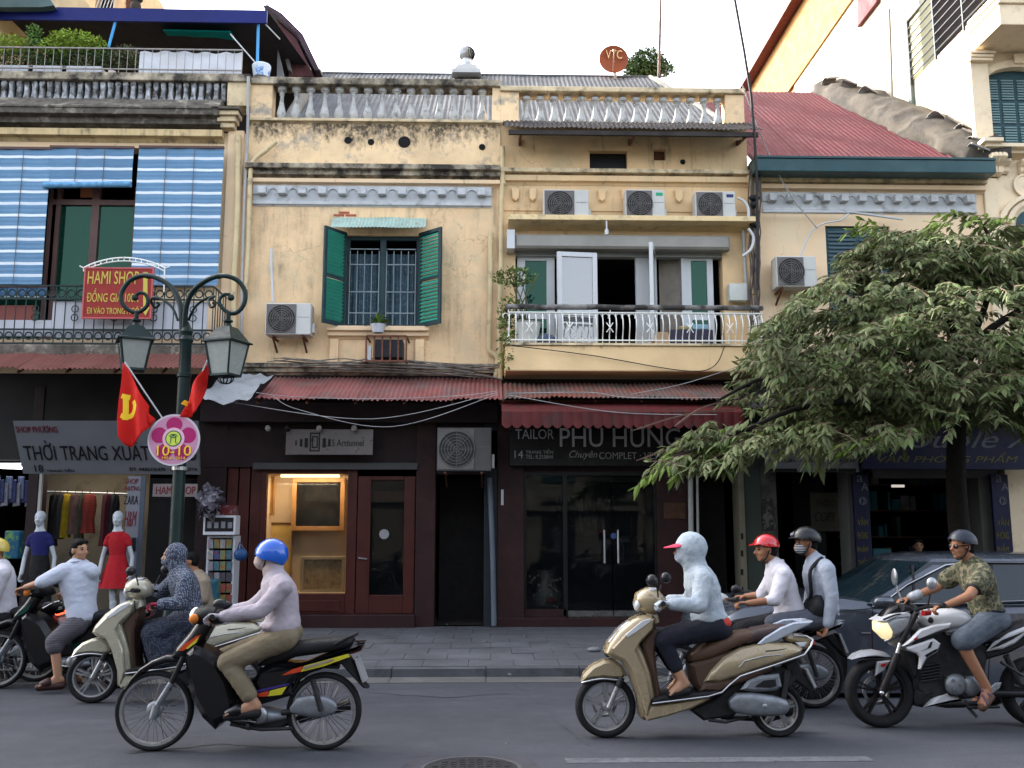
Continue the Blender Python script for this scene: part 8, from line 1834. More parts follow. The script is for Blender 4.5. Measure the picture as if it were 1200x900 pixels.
class Person:
    def __init__(s,name_label,J,Y,gaze=(-1,0,0),hs=.95,skin=None,up=None,seed=1.,cat='person',group=None,vox=.0075,skin_mat=None,lat=.17,twist=None,name='person',sl=1.):
        """J: joint -> (px, py, dy)"""
        s.Y = Y; s.j = {k: at(v[0],v[1],Y+(v[2] if len(v) > 2 else 0)) for k,v in J.items()}; j = s.j; s.seed = seed; s.hs = hs; s.sl = sl
        s.t = thing(name,name_label,cat,(j['pel'].x,Y,0),group); s.gz = Vector(gaze); s.R = frame(gaze,up or (0,0,1)); s.m = skin_mat or M_skin; s.vox = vox
        s.spine = (j['nb']-j['pel']); s.latv = (j['sn']-j['sf']); s.latp = (j['hn']-j['hf'])
    def torso(s,mb,inf=0.,lo=0.,hi=1.,belly=0,fem=0,hump=0.):
        j = s.j; u = s.spine.normalized()
        T_ = ((0.,.108,.158),(.12,.112,.155),(.28,.1,.14),(.44,.1,.142),(.6,.108,.155),(.76,.108,.162),(.88,.09,.14),(.97,.066,.1))
        for q in range(22):
            t = .97*q/21; k = max(i for i in range(7) if T_[i][0] <= t+1e-6); f = (t-T_[k][0])/(T_[k+1][0]-T_[k][0]); rd,rl = (T_[k][i]+(T_[k+1][i]-T_[k][i])*f for i in (1,2))
            if t < lo or t > hi: continue
            lv = s.latp.lerp(s.latv,min(1,t*1.1)); R = frame(u.cross(lv) if 0 else lv.cross(u) ,u)
            f_ = R @ Vector((1,0,0)); c = j['pel']+s.spine*t-f_*(hump*sin(pi*t)); k = 1 if t > .5 or not belly else 1.12
            mb.ell(tuple(c),((rd*s.sl+inf)*k,rl*s.sl+inf*.9,.085+inf*.3),R,18)
        if hi > .8: mb.cap(j['sn'].lerp(j['nb'],.25),j['sn'],.06*s.sl+inf,.052*s.sl+inf); mb.cap(j['sf'].lerp(j['nb'],.25),j['sf'],.06*s.sl+inf,.052*s.sl+inf)
    def arm(s,mb,k,inf=0.,frac=1.):
        a,e,w = s.j['s'+k],s.j['e'+k],s.j['w'+k]; L1,L2 = (e-a).length,(w-e).length; T = frac*(L1+L2)
        if T <= L1: mb.cap(a,a.lerp(e,T/L1),.05*s.sl+inf,.046*s.sl+inf*1.5)
        else: mb.cap(a,e,.05*s.sl+inf,.039*s.sl+inf); q = e.lerp(w,min(1,(T-L1)/L2)); mb.cap(e,q,.039*s.sl+inf,.028+inf*.9)
    def leg(s,mb,k,inf=0.,frac=1.,flare=0.):
        a,e,w = s.j['h'+k],s.j['k'+k],s.j['a'+k]; L1,L2 = (e-a).length,(w-e).length; T = frac*(L1+L2)
        if T <= L1: mb.cap(a,a.lerp(e,T/L1),.082*s.sl+inf,.062*s.sl+inf+flare)
        else:
            mb.cap(a,e,.082*s.sl+inf,.058*s.sl+inf); q = e.lerp(w,min(1,(T-L1)/L2)); mb.cap(e,q,.053*s.sl+inf,.038*s.sl+inf+flare)
        if frac == 1. and inf == 0: c = e.lerp(w,.32)+(s.j.get('calf'+k,Vector((.012,0,0)))); mb.cap(e.lerp(w,.15)+Vector((.006,0,0)),e.lerp(w,.5),.05,.042)
    def foot(s,mb,k,inf=0.):
        a,t = s.j['a'+k],s.j['t'+k]; d = (t-a); d.z = min(d.z,-.03); h = a+Vector((0,0,-.045))-d.normalized()*.03; mb.cap(a,h,.036+inf,.034+inf); mb.cap(h,h.lerp(t,.6),.033+inf,.036+inf); mb.cap(h.lerp(t,.6),t,.036+inf,.022+inf); mb.cap(a,h.lerp(t,.5),.034+inf,.034+inf)
    def hands(s,mb,which='nf',grip=None,inf=0):
        for k in which:
            w,e = s.j['w'+k],s.j['e'+k]; d = s.j['g'+k]-w if 'g'+k in s.j else w-e; sg = -1 if k == 'n' else 1
            hand_forms(mb,w,d,(grip or {}).get(k,((0,0,1),(0,-sg*1.,0)))[0],(grip or {}).get(k,((0,0,1),(0,-sg,0)))[1],1.0,1.+inf)
    def body(s,feet='nf',hands='nf',grip=None,legs='nf',ears=True,head=True):
        mb = MB(); s.torso(mb)
        for k in 'nf': s.arm(mb,k)
        for k in legs: s.leg(mb,k)
        for k in feet: s.foot(mb,k)
        s.hands(mb,hands,grip)
        mb.cap(s.j['nb']-s.spine.normalized()*.02,s.j['head']+s.R @ Vector((-.02,0,-.05)),.058,.052)
        head_forms(mb,s.j['head'],s.R,s.hs,ears)
        for k in feet:     # toes
            t = s.j['t'+k]; d = (t-s.j['a'+k]).normalized(); sd = d.cross(Vector((0,0,1))).normalized()
            for i in range(5): mb.cap(t+sd*(i-2)*.014-d*.01,t+sd*(i-2)*.015+d*(.02-.003*i),.0095,.008,8)
        put('body',solid(mb,s.vox,4),s.m,s.t)
        for sg in (-1,1):
            if not getattr(s,'noeyes',False):
                c = s.j['head']+s.R @ Vector((.078,sg*.031,.004))*s.hs; MB().ell(tuple(c),(.011,.014,.0065),s.R,10).build('eye',mat('dark_eye',(.02,.012,.01),.2),s.t,smooth=80)
                MB().tube([s.j['head']+s.R @ Vector((.086-abs(q)*.012,sg*.031+q*.02,.022+.004*(1-abs(q))))*s.hs for q in (-1,0,1)],.004,6).build('eyebrow',M_hair,s.t)
    def wear(s,nm,mb,m,vox=.011,wr=.006,smooth=8,fq=13.): return put(nm,solid(mb,vox,smooth,wr,s.seed,fq),m,s.t)
    def gloves(s,m):
        for k in 'nf': mb = MB(); s.hands(mb,k,inf=.12); s.wear('glove',mb,m,.007,.002,3)
    def hair(s,full=1):
        mb = MB(); k = s.hs; F = ((-.02,0,.048,.098,.084,.082),(-.05,0,.005,.068,.083,.08),(.03,.03,.085,.05,.04,.03),(.035,-.025,.082,.05,.045,.032),(-.06,0,-.045,.045,.062,.035))
        for f,l,u,a,b,c in F: mb.ell(tuple(s.hp(f,l,u)),(a*k,b*k,c*k),s.R,14)
        put('hair',solid(mb,.0065,2,.008,s.seed,30),M_hair,s.t)
    def collar(s,m):
        c = s.j['nb']+s.spine.normalized()*.012; R = frame(s.spine.cross(s.latv)*-1,s.spine)
        MB().tube([c+R @ Vector((.066*cos(a)+.012*cos(a),.066*sin(a),-.02*cos(a)+.008*abs(sin(a)))) for a in [2*pi*i/18 for i in range(18)]],.013,6,closed=True).build('collar',m,s.t,smooth=80)
    def hp(s,f,l,u): return s.j['head']+s.R @ Vector((f,l,u))*s.hs
    def helmet(s,m,r=(.138,.118,.128),tf=72,ts=100,tb=112,off=(-.012,0,.022),brim=None,strap=True,gloss=None):
        o = dome(s.j['head'],s.R,r,tf,ts,tb,off).build('helmet',m,s.t,smooth=60)
        if brim:
            a0 = [RAD(q) for q in range(-60,61,10)]; z_ = r[2]*cos(RAD(tf-4)); mb = MB(); c0 = Vector(off)
            inn = [c0+Vector((r[0]*.93*cos(a),r[1]*.93*sin(a),z_)) for a in a0]; out = [c0+Vector((r[0]*.93*cos(a)+brim*cos(a)**2,r[1]*.95*sin(a),z_-brim*.28*cos(a))) for a in a0]
            V_ = [s.hp(*p) for p in inn+out]+[s.hp(p.x,p.y,p.z-.006) for p in inn+out]; n = len(a0); F = []
            for i in range(n-1): F += [(i,i+1,n+i+1,n+i),(2*n+i,3*n+i,3*n+i+1,2*n+i+1),(n+i,n+i+1,3*n+i+1,3*n+i)]
            mb.add(V_,F).build('visor',m if brim != .061 else MATS['pink_cap'],s.t,smooth=60)
        if strap:
            for sg in (-1,1): MB().tube(spl([s.hp(-.0,sg*.088,-.0),s.hp(.02,sg*.07,-.06),s.hp(.045,sg*.03,-.105),s.hp(.048,0,-.112)],3),.006,6).build('chin_strap',M_blkm,s.t,smooth=60)
        return o
    def hood(s,m,open_=1,mask=None,ext=.02):
        mb = MB(); c = s.j['head']
        mb.ell(tuple(s.hp(-.03,0,.02)),(.108+ext,.092+ext,.11+ext),s.R,18); mb.ell(tuple(s.hp(-.03,0,-.05)),(.09+ext,.08+ext,.08),s.R,18); mb.cap(s.hp(-.03,0,-.06),s.j['nb'],.085+ext*.5,.085+ext*.5)
        if mask: mb.ell(tuple(s.hp(.045,0,-.05)),(.066,.062,.055),s.R,16)
        return mb
# ---- 1 blue helmet
P = Person('person in a pale mauve jacket, khaki trousers and bright blue helmet riding a black moped',dict(head=(316,651),nb=(322,677),pel=(331,741),sn=(331,688,-.16),sf=(325,686,.17),en=(305,716,-.22),ef=(296,712,.22),wn=(262,722,-.27),wf=(262,718,.27),gn=(245,721,-.28),gf=(247,719,.28),
    hn=(334,748,-.1),hf=(334,746,.1),kn=(266,776,-.15),kf=(262,770,.16),an=(297,822,-.17),af=(296,818,.17),tn=(268,836,-.18),tf=(268,832,.18)),7.1,gaze=(-1,.05,-.03),seed=2,skin_mat=M_skinl)
P.body()
M_mauve = cloth('pale_mauve_jacket',(.44,.39,.44),var=.06); mb = MB(); P.torso(mb,.024,lo=.05,hump=.02); P.arm(mb,'n',.02,.99); P.arm(mb,'f',.02,.99); mb.cap(P.j['nb'],P.hp(-.03,0,-.07),.078,.074); mb.ell(tuple(P.j['pel']+Vector((-.02,0,.05))),(.15,.175,.05)); P.wear('jacket',mb,M_mauve,wr=.009)
P.gloves(cloth('pale_grey_glove',(.36,.34,.38)))
mb = MB(); P.torso(mb,.01,hi=.2); P.leg(mb,'n',.014,.93,.008); P.leg(mb,'f',.014,.93,.008); mb.ell(tuple(P.j['pel']+Vector((.035,0,-.0))),(.115,.16,.1)); P.wear('trousers',mb,cloth('khaki_trousers',(.22,.18,.12)),wr=.008)
mb = MB(); mb.ell(tuple(P.hp(.058,0,-.045)),(.062,.062,.06),P.R,16); mb.cap(P.hp(-.02,0,-.08),P.j['nb'],.075,.082); P.wear('face_mask',mb,cloth('blush_mask',(.5,.4,.38)),.008,.003,3)
P.helmet(mat('bright_blue_helmet',(.01,.12,.62),.15,coat=.8,var=.0,rvar=0),r=(.124,.11,.118),tf=84,ts=110,tb=134,off=(-.014,0,.008))
for q in ((-.08,-.08,-.0),(-.02,-.106,.02),(-.11,-.045,-.03)): MB().ell(tuple(P.hp(*q)),(.014,.004,.01),P.R,8).build('helmet_print',mat('pale_blue_print_spot',(.35,.5,.75),.3),P.t)
for k in 'nf': mb = MB(); P.foot(mb,k,.003); q = P.j['t'+k]; a = P.j['a'+k]; h = a+Vector((.02,0,-.08)); MB().cap(h,q+Vector((-.01,0,-.02)),.04,.03).build('shoe_sole',M_blkm,P.t,smooth=80); MB().cap(q+Vector((.06,0,.02)),q+Vector((.0,0,-.0)),.045,.034).build('shoe',M_blkp,P.t,smooth=80)
# ---- 2 white hood
P = Person('person in a pale blue hooded jacket and pink cap peak riding a beige scooter',dict(head=(806,645),nb=(816,668),pel=(831,731),sn=(824,678,-.15),sf=(820,676,.15),en=(819,710,-.24),ef=(808,706,.22),wn=(788,708,-.28),wf=(786,704,.28),gn=(776,706,-.29),gf=(776,703,.29),
    hn=(838,735,-.09),hf=(836,734,.1),kn=(777,750,-.13),kf=(770,748,.12),an=(800,797,-.15),af=(796,794,.13),tn=(786,812,-.16),tf=(782,810,.14)),7.44,seed=5,skin_mat=M_skinl)
P.body()
M_hoodj = cloth('pale_blue_hooded_jacket',(.47,.53,.58),var=.1,vs=9,col2=(.36,.42,.5),c2s=22,c2t=.55,c2w=.05); mb = P.hood(M_hoodj,mask=True); P.torso(mb,.028,lo=.1,hump=.015); P.arm(mb,'n',.024,1.); P.arm(mb,'f',.026,1.); mb.ell(tuple(P.j['pel']+Vector((0,0,.06))),(.15,.17,.05)); P.wear('hooded_jacket',mb,M_hoodj,wr=.009,fq=12)
P.gloves(M_hoodj)
mb = MB(); mb.ell(tuple(P.j['pel']+Vector((.04,0,.01))),(.135,.168,.07)); P.wear('red_shirt_hem',mb,cloth('red_shirt',(.5,.05,.035)),.01,.004)
mb = MB(); P.torso(mb,.014,hi=.05); P.leg(mb,'n',.016,.86); P.leg(mb,'f',.016,.86); mb.ell(tuple(P.j['pel']+Vector((.05,0,-.04))),(.13,.165,.1)); P.wear('trousers',mb,cloth('navy_black_trousers',(.012,.014,.025)),wr=.005)
P.noeyes = True
mb = MB(); a0 = [RAD(q) for q in range(-65,66,13)]; mat('pink_cap',(.75,.06,.13),.6,var=.05); r_ = (.12,.09); inn = [Vector((r_[0]*cos(a)*.8,r_[1]*sin(a),.055)) for a in a0]; out = [Vector((r_[0]*cos(a)*.8+.085*cos(a)**1.3+.02,r_[1]*sin(a)*.95,.04-.015*cos(a))) for a in a0]; n = len(a0)
mb.add([P.hp(*p) for p in inn+out]+[P.hp(p.x,p.y,p.z-.006) for p in inn+out],[f for i in range(n-1) for f in ((i,i+1,n+i+1,n+i),(2*n+i,3*n+i,3*n+i+1,2*n+i+1),(n+i,n+i+1,3*n+i+1,3*n+i))]).build('cap_peak',MATS['pink_cap'],P.t,smooth=60)
for k in 'nf': q = P.j['t'+k]; a = P.j['a'+k]; MB().cap(a+Vector((.03,0,-.075)),q+Vector((-.0,0,-.012)),.034,.03).build('flat_shoe',M_blkm,P.t,smooth=80)
# ---- 3 red helmet driver
P = Person('man in a white shirt with rolled sleeves and red helmet driving the silver moped',dict(head=(897,644),nb=(909,664),pel=(928,724),sn=(918,674,-.17),sf=(908,672,.17),en=(908,703,-.24),ef=(893,697,.2),wn=(877,707,-.27),wf=(874,699,.27),gn=(866,706,-.28),gf=(865,699,.28),
    hn=(930,728,-.1),hf=(928,727,.1),kn=(868,738,-.16),kf=(862,736,.15),an=(874,788,-.18),af=(870,786,.17),tn=(855,800,-.18),tf=(852,798,.17)),8.5,seed=8,gaze=(-1,-.12,-.06))
P.body(); M_ws = cloth('white_cotton_shirt',(.66,.64,.7),var=.05); mb = MB(); P.torso(mb,.026,lo=.06); P.arm(mb,'n',.022,.62); P.arm(mb,'f',.022,.62); mb.cap(P.j['nb'],P.j['nb'].lerp(P.j['head'],.25),.07,.064); mb.ell(tuple(P.j['pel']+Vector((-.04,0,.02))),(.13,.17,.06)); P.wear('shirt',mb,M_ws,wr=.008)
P.collar(M_ws); M_bt = cloth('black_trousers',(.014,.014,.018)); mb = MB(); P.torso(mb,.012,hi=.1); P.leg(mb,'n',.018,.95); P.leg(mb,'f',.018,.95); P.wear('trousers',mb,M_bt,wr=.005)
P.helmet(mat('red_helmet_shell',(.6,.02,.03),.15,coat=.8,var=.0,rvar=0),r=(.12,.105,.108),tf=72,ts=92,tb=100,off=(-.012,0,.03),brim=.06); P.hair()
# ---- 4 passenger
P = Person('man in a grey blue shirt, striped mask and black helmet riding pillion',dict(head=(944,636),nb=(956,658),pel=(966,720),sn=(969,668,-.17),sf=(955,666,.17),en=(975,701,-.22),ef=(950,700,.2),wn=(970,733,-.22),wf=(946,722,.16),gn=(966,744,-.22),gf=(936,726,.14),
    hn=(966,724,-.1),hf=(964,723,.1),kn=(906,730,-.22),kf=(900,730,.22),an=(916,786,-.22),af=(912,784,.2),tn=(896,800,-.22),tf=(892,798,.2)),8.5,seed=11,gaze=(-1,-.1,-.08))
P.body(grip={'n': ((1,0,.2),(0,1,0))}); M_gs = cloth('grey_blue_shirt',(.4,.44,.52),var=.06); mb = MB(); P.torso(mb,.026,lo=.06); P.arm(mb,'n',.022,.97); P.arm(mb,'f',.022,.97); mb.cap(P.j['nb'],P.j['nb'].lerp(P.j['head'],.3),.07,.062); P.wear('shirt',mb,M_gs,wr=.008)
mb = MB(); P.torso(mb,.012,hi=.1); P.leg(mb,'n',.02,.95); P.leg(mb,'f',.02,.95); P.collar(M_gs); P.wear('trousers',mb,cloth('grey_trousers',(.1,.11,.14)),wr=.006)
P.helmet(mat('black_helmet_shell',(.006,.007,.01),.3,spec=.35,var=.05),r=(.134,.116,.116),tf=74,ts=96,tb=112,off=(-.01,0,.03),brim=.05); mb = MB(); mb.ell(tuple(P.hp(.056,0,-.045)),(.06,.06,.055),P.R,16); P.wear('face_mask',mb,mat('striped_mask',(.55,.55,.56),.8,var=0,fstripe=('Z',.02,.5,(.05,.05,.07),0)),.008,.001,3); P.hair()
for q in ((.1,-.05,.08),(.06,-.08,.1),(.12,0,.09)): MB().ell(tuple(P.hp(*q)),(.02,.008,.012),P.R,8).build('helmet_print',mat('pale_print_spot',(.5,.52,.55),.3),P.t)
nb,sn,pl = P.j['nb'],P.j['sn'],P.j['pel']
MB().tube(spl([nb+Vector((.06,.1,-.06)),sn.lerp(nb,.55)+Vector((.0,-.04,.065)),sn.lerp(nb,.5)+Vector((-.12,-.06,-.04)),pl+Vector((-.15,-.12,.2)),pl+Vector((-.16,-.05,.08))],5),.016,6).build('bag_strap',M_blkm,P.t,smooth=60)
tag(MB().loft([(pl.x-.16,pl.z-.02,.03,.1),(pl.x-.14,pl.z+.02,.08,.15),(pl.x-.1,pl.z+.12,.06,.14),(pl.x-.09,pl.z+.18,.02,.1)],8.42,ex=3).build('shoulder_bag',M_blkm,smooth=60),'black shoulder bag in the lap of the pillion rider','bag')
# ---- 5 camouflage rider
P = Person('man in a camouflage shirt, shorts and sunglasses riding the white motorcycle',dict(head=(1127,640),nb=(1140,662),pel=(1158,722),sn=(1153,674,-.2),sf=(1128,668,.14),en=(1135,699,-.34),ef=(1096,689,.28),wn=(1110,709,-.34),wf=(1066,701,.33),gn=(1098,711,-.33),gf=(1055,703,.34),
    hn=(1163,728,-.1),hf=(1160,726,.1),kn=(1126,752,-.2),kf=(1118,750,.2),an=(1156,806,-.19),af=(1150,804,.2),tn=(1151,824,-.24),tf=(1142,822,.2)),7.74,seed=14,gaze=(-1,-.22,-.02))
P.noeyes = True; P.body()
M_camo = cloth('camouflage_cloth',(.07,.075,.045),var=.2,vs=14,col2=(.22,.19,.12),c2s=22,c2t=.52,c2w=.03); dots(M_camo,24,(.025,.03,.018),.3)
mb = MB(); P.torso(mb,.024,lo=.1); P.arm(mb,'n',.024,.3); P.arm(mb,'f',.024,.3); mb.cap(P.j['nb'],P.j['nb'].lerp(P.j['head'],.12),.068,.06); P.wear('shirt',mb,M_camo,wr=.007)
for k in 'nf': a,e = P.j['s'+k],P.j['e'+k]; q = a.lerp(e,.52); MB().cap(q,q+(e-a).normalized()*.015,.066,.065).build('sleeve_hem',M_blkm,P.t,smooth=80)
mb = MB(); P.torso(mb,.02,hi=.15); P.leg(mb,'n',.022,.44,.012); P.leg(mb,'f',.022,.44,.012); mb.ell(tuple(P.j['pel']+Vector((.03,0,-.03))),(.135,.17,.1)); P.wear('shorts',mb,cloth('grey_denim_shorts',(.1,.12,.15),var=.25,vs=14),wr=.008)
mb = MB(); mb.ell(tuple(P.j['pel']+P.spine*.13),(.14,.185,.03)); P.wear('belt',mb,M_blkm,.009,.002)
P.helmet(mat('dark_navy_helmet',(.012,.018,.035),.45,spec=.3,var=.05),r=(.12,.106,.115),tf=70,ts=92,tb=98,off=(-.012,0,.022)); P.hair()
for sg in (-1,1): MB().ell(tuple(P.hp(.089,sg*.032,.0)),(.011,.029,.018),P.R,14).build('sunglass_lens',M_blkp,P.t,smooth=80); MB().tube([P.hp(.085,sg*.06,.006),P.hp(.0,sg*.084,.006)],.004,6).build('sunglass_arm',M_blkp,P.t)
w = P.j['wf'].lerp(P.j['ef'],.35); MB().cap(w,w+(P.j['wf']-P.j['ef']).normalized()*.06,.045,.042).build('wrist_band',mat('silver_cloth_band',(.45,.47,.5),.4,.4,var=.3,vs=30),P.t,smooth=80)
for k in 'nf': q,a = P.j['t'+k],P.j['a'+k]; d = (q-a).normalized(); MB().cap(a+Vector((.03,0,-.07)),q+Vector((0,0,-.03)),.03,.034).build('sandal_sole',mat('brown_sandal',(.1,.05,.03),.6),P.t,smooth=80); m_ = a.lerp(q,.72); MB().tube([m_+Vector((.01,-.045,-.03)),m_+Vector((-.01,-.01,.03)),m_+Vector((0,.045,-.03))],.009,6).build('sandal_strap',mat('violet_strap',(.12,.06,.12),.5),P.t,smooth=60); m_ = a.lerp(q,.3); MB().tube([m_+Vector((.03,-.045,-.02)),m_+Vector((-.03,0,.02)),m_+Vector((.03,.045,-.02))],.008,6).build('sandal_strap',MATS['violet_strap'],P.t,smooth=60)
# ---- 6 dotted hood
P = Person('person wrapped in a navy dotted hooded coat and long skirt riding the cream scooter',dict(head=(203,652),nb=(210,670),pel=(222,727),sn=(218,679,-.16),sf=(208,677,.17),en=(212,707,-.24),ef=(190,694,.24),wn=(190,708,-.28),wf=(174,690,.3),gn=(180,708,-.29),gf=(166,689,.31),
    hn=(222,731,-.1),hf=(220,730,.1),kn=(178,742,-.13),kf=(174,740,.13),an=(186,780,-.14),af=(182,778,.13),tn=(174,790,-.15),tf=(170,788,.14)),9.0,seed=17,skin_mat=M_skinl)
M_dot = dots(cloth('navy_dotted_cloth',(.05,.06,.095),var=.1),75,(.22,.25,.31),.36); P.noeyes = True; P.body()
mb = P.hood(M_dot,mask=True,ext=.0); P.torso(mb,.026,hump=.02); P.arm(mb,'n',.03,1.); P.arm(mb,'f',.032,1.); mb.ell(tuple(P.j['pel']+Vector((-.02,0,.0))),(.2,.2,.1)); P.wear('hooded_coat',mb,M_dot,wr=.01)
P.gloves(cloth('dark_red_glove',(.3,.02,.05)))
mb = MB(); j = P.j
for k in 'nf': mb.cap(j['h'+k],j['k'+k],.12,.1); mb.cap(j['k'+k],j['k'+k].lerp(j['a'+k],.7)+Vector((.04,0,0)),.1,.12); mb.cap(j['h'+k],j['k'+k].lerp(j['a'+k],.6)+Vector((.1,0,0)),.1,.1)
M_dot2 = dots(cloth('dark_dotted_skirt',(.02,.025,.045),var=.1),75,(.08,.09,.12),.3); P.wear('skirt',mb,M_dot2,wr=.012)
for k in 'nf': q = P.j['t'+k]; a = P.j['a'+k]; MB().cap(a+Vector((.03,0,-.07)),q,.04,.032).build('shoe',M_blkm,P.t,smooth=80)
# ---- 7 man in the pale blue shirt, standing astride, back to the camera, head turned right
P = Person('bareheaded man in a pale blue shirt and grey shorts astride a black moped, looking back',dict(head=(93,645),nb=(90,662),pel=(97,727),sn=(70,672,-.12),sf=(107,670,-.02),en=(49,682,-.2),ef=(104,698,.2),wn=(30,688,-.1),wf=(80,696,.25),gn=(20,691,-.08),gf=(70,695,.27),
    hn=(90,732,-.1),hf=(100,730,.12),kn=(64,752,-.22),kf=(72,752,.24),an=(68,793,-.24),af=(90,792,.28),tn=(48,803,-.27),tf=(74,802,.28)),9.7,seed=20,gaze=(.85,-.42,.05),skin_mat=M_skinl)
P.body(); M_bs = cloth('pale_blue_shirt',(.56,.6,.72),var=.05); mb = MB(); P.torso(mb,.026,lo=.03); P.arm(mb,'n',.028,.5); P.arm(mb,'f',.026,.5); mb.cap(P.j['nb'],P.j['nb'].lerp(P.j['head'],.2),.072,.064); mb.ell(tuple(P.j['pel']+Vector((0,0,.04))),(.14,.165,.08)); P.wear('shirt',mb,M_bs,wr=.011,fq=10)
mb = MB(); P.torso(mb,.014,hi=.1); P.leg(mb,'n',.03,.5,.02); P.leg(mb,'f',.03,.5,.02); P.collar(M_bs); P.wear('shorts',mb,mat('grey_striped_shorts',(.09,.085,.1),.85,var=.1,fstripe=('Z',.022,.2,(.11,.105,.12),0)),wr=.008)
P.hair()
for k in 'nf': q,a = P.j['t'+k],P.j['a'+k]; h = a+Vector((.04,0,-.085)); MB().cap(h,q+Vector((-.02,0,-.02)),.034,.036).build('sandal_sole',mat('dark_brown_sandal',(.05,.02,.018),.5),P.t,smooth=80); m_ = a.lerp(q,.7); MB().cap(m_+Vector((.02,0,-.0)),m_+Vector((-.03,0,-.015)),.048,.04).build('sandal_strap',MATS['dark_brown_sandal'],P.t,smooth=60)
# ---- 8 yellow helmet at the left edge
P = Person('person in a white shirt and yellow helmet cut by the left edge of the photo',dict(head=(-6,646),nb=(1,663),pel=(4,722),sn=(3,672,-.16),sf=(-3,670,.16),en=(-8,702,-.2),ef=(-12,698,.2),wn=(-32,700,-.25),wf=(-34,698,.25),gn=(-42,700,-.25),gf=(-44,698,.25),
    hn=(4,726,-.1),hf=(2,725,.1),kn=(-44,742,-.15),kf=(-46,740,.15),an=(-36,784,-.16),af=(-38,782,.16),tn=(-52,795,-.16),tf=(-54,793,.16)),10.15,seed=23,vox=.01)
P.body(); mb = MB(); P.torso(mb,.03,lo=.05); P.arm(mb,'n',.024,.95); P.arm(mb,'f',.024,.95); P.wear('shirt',mb,M_ws,wr=.008); mb = MB(); P.torso(mb,.014,hi=.1); P.leg(mb,'n',.02,.95); P.leg(mb,'f',.02,.95); P.wear('trousers',mb,M_bt,wr=.005)
P.helmet(mat('yellow_helmet_shell',(.65,.5,.1),.2,coat=.6),r=(.135,.115,.122),tf=74,ts=94,tb=102)
# ---- 9, 10 shopkeepers
P = Person('dark haired woman in a dark top standing in the stationery shop behind the car',dict(head=(1076,640),nb=(1078,656),pel=(1078,700),sn=(1066,664),sf=(1091,664),en=(1063,684),ef=(1094,684),wn=(1066,702),wf=(1090,702),hn=(1071,702),hf=(1085,702),kn=(1071,726),kf=(1085,726),an=(1071,748),af=(1085,748),tn=(1070,752,-.15),tf=(1086,752,-.15)),14.9,gaze=(-.25,-1,.05),seed=26,vox=.01,skin_mat=M_skinl,name='person')
P.body(hands=''); mb = MB(); P.torso(mb,.025); P.arm(mb,'n',.02,.6); P.arm(mb,'f',.02,.6); P.leg(mb,'n',.02,.9); P.leg(mb,'f',.02,.9); P.wear('dark_dress',mb,cloth('dark_green_dress',(.04,.05,.05)),wr=.005); P.hair()
P = Person('person in a beige top half hidden behind the dotted coat, beside the news stand',dict(head=(223,658),nb=(232,674),pel=(240,716),sn=(240,682,-.14),sf=(232,680,.16),en=(240,702,-.18),ef=(228,700,.18),wn=(225,712,-.16),wf=(218,708,.16),hn=(240,718,-.1),hf=(238,718,.1),kn=(212,724,-.12),kf=(210,722,.12),an=(218,752,-.12),af=(216,750,.12),tn=(206,757,-.12),tf=(204,755,.12)),12.4,gaze=(-1,-.2,-.05),seed=29,vox=.01)
P.body(); mb = MB(); P.torso(mb,.028); P.arm(mb,'n',.024,.6); P.arm(mb,'f',.024,.6); P.wear('top',mb,cloth('beige_top',(.3,.24,.18)),wr=.006); mb = MB(); P.torso(mb,.014,hi=.1); P.leg(mb,'n',.02,.9); P.leg(mb,'f',.02,.9); P.wear('trousers',mb,M_bt,wr=.005); P.hair()
q = P.j['pel']; t = thing('stool','low dark stool under the person beside the news stand','stool',(q.x,12.4,PAVE)); B1(q.x-.16,q.x+.16,12.24,12.56,q.z-.14,q.z-.1).build('seat',M_blkm,t)
for sx in (-1,1):
    for sy in (-1,1): MB().tube([(q.x+sx*.12,12.4+sy*.12,q.z-.14),(q.x+sx*.15,12.4+sy*.15,PAVE)],.012,6).build('leg',M_blkm,t)
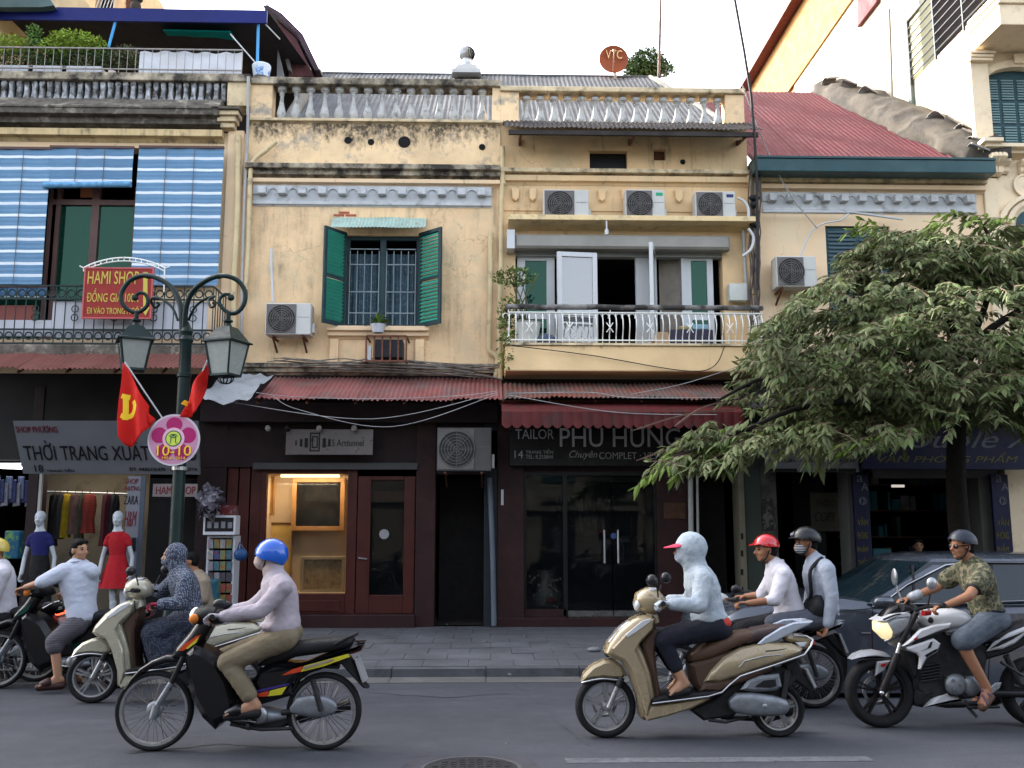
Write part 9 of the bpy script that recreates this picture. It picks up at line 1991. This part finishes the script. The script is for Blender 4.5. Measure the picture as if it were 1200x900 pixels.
# ---- mannequins
M_man = mat('white_mannequin',(.5,.54,.58),.35,var=.04)
def mannequin(cx,label,top_m,skirt_m,y_hem,hem_w,Y=13.35,legs=True):
    J = dict(head=(cx,608),nb=(cx,622),pel=(cx,671),sn=(cx-11,631),sf=(cx+11,631),en=(cx-18,653,-.0),ef=(cx+17,653),wn=(cx-22,672,-.08),wf=(cx+15,673,-.05),gn=(cx-26,682,-.1),gf=(cx+14,683,-.06),hn=(cx-6,675),hf=(cx+6,675),kn=(cx-6,703),kf=(cx+6,703),an=(cx-6,726),af=(cx+6,726),tn=(cx-7,730,-.16),tf=(cx+7,730,-.16))
    P = Person(label,J,Y,gaze=(.1,-1,.0),seed=cx,vox=.009,skin_mat=M_man,cat='mannequin',group='shop mannequins',name='mannequin',hs=.95,sl=.74); P.noeyes = True
    P.body(grip={'n': ((-1,0,0),(0,-1,0)),'f': ((1,0,0),(0,-1,0))},ears=False)
    mb = MB(); P.torso(mb,.01,hi=.9); P.arm(mb,'n',.01,.16); P.arm(mb,'f',.01,.16); P.wear('top',mb,top_m,.01,.004)
    c = at(cx,652,Y); z0 = at(cx,y_hem,Y).z; n = 28; k = hem_w/1100*Y/2
    MB().rings([[(c.x+r*cos(a)*(1+f*sin(a*8)),Y+r*.75*sin(a)*(1+f*sin(a*8)),z) for a in [2*pi*i/n for i in range(n)]] for r,z,f in ((.1,c.z+.06,0),(.125,c.z-.05,.01),((.12+k)/2,(c.z+z0)/2,.03),(k,z0,.06))]).build('skirt',skirt_m,P.t,smooth=60)
    MB().lathe([(.16,PAVE),(.16,PAVE+.02),(.02,PAVE+.03),(.001,PAVE+.03)],(c.x,Y,0),20).build('stand',M_galv,P.t)
mannequin(47,'white mannequin in a navy top and black skirt at the clothes shop door',cloth('navy_top',(.015,.018,.11)),cloth('black_skirt',(.012,.012,.014)),705,30)
mannequin(138,'white mannequin in a flared red dress at the clothes shop door',cloth('red_dress',(.42,.012,.02)),MATS['red_dress'],689,38)
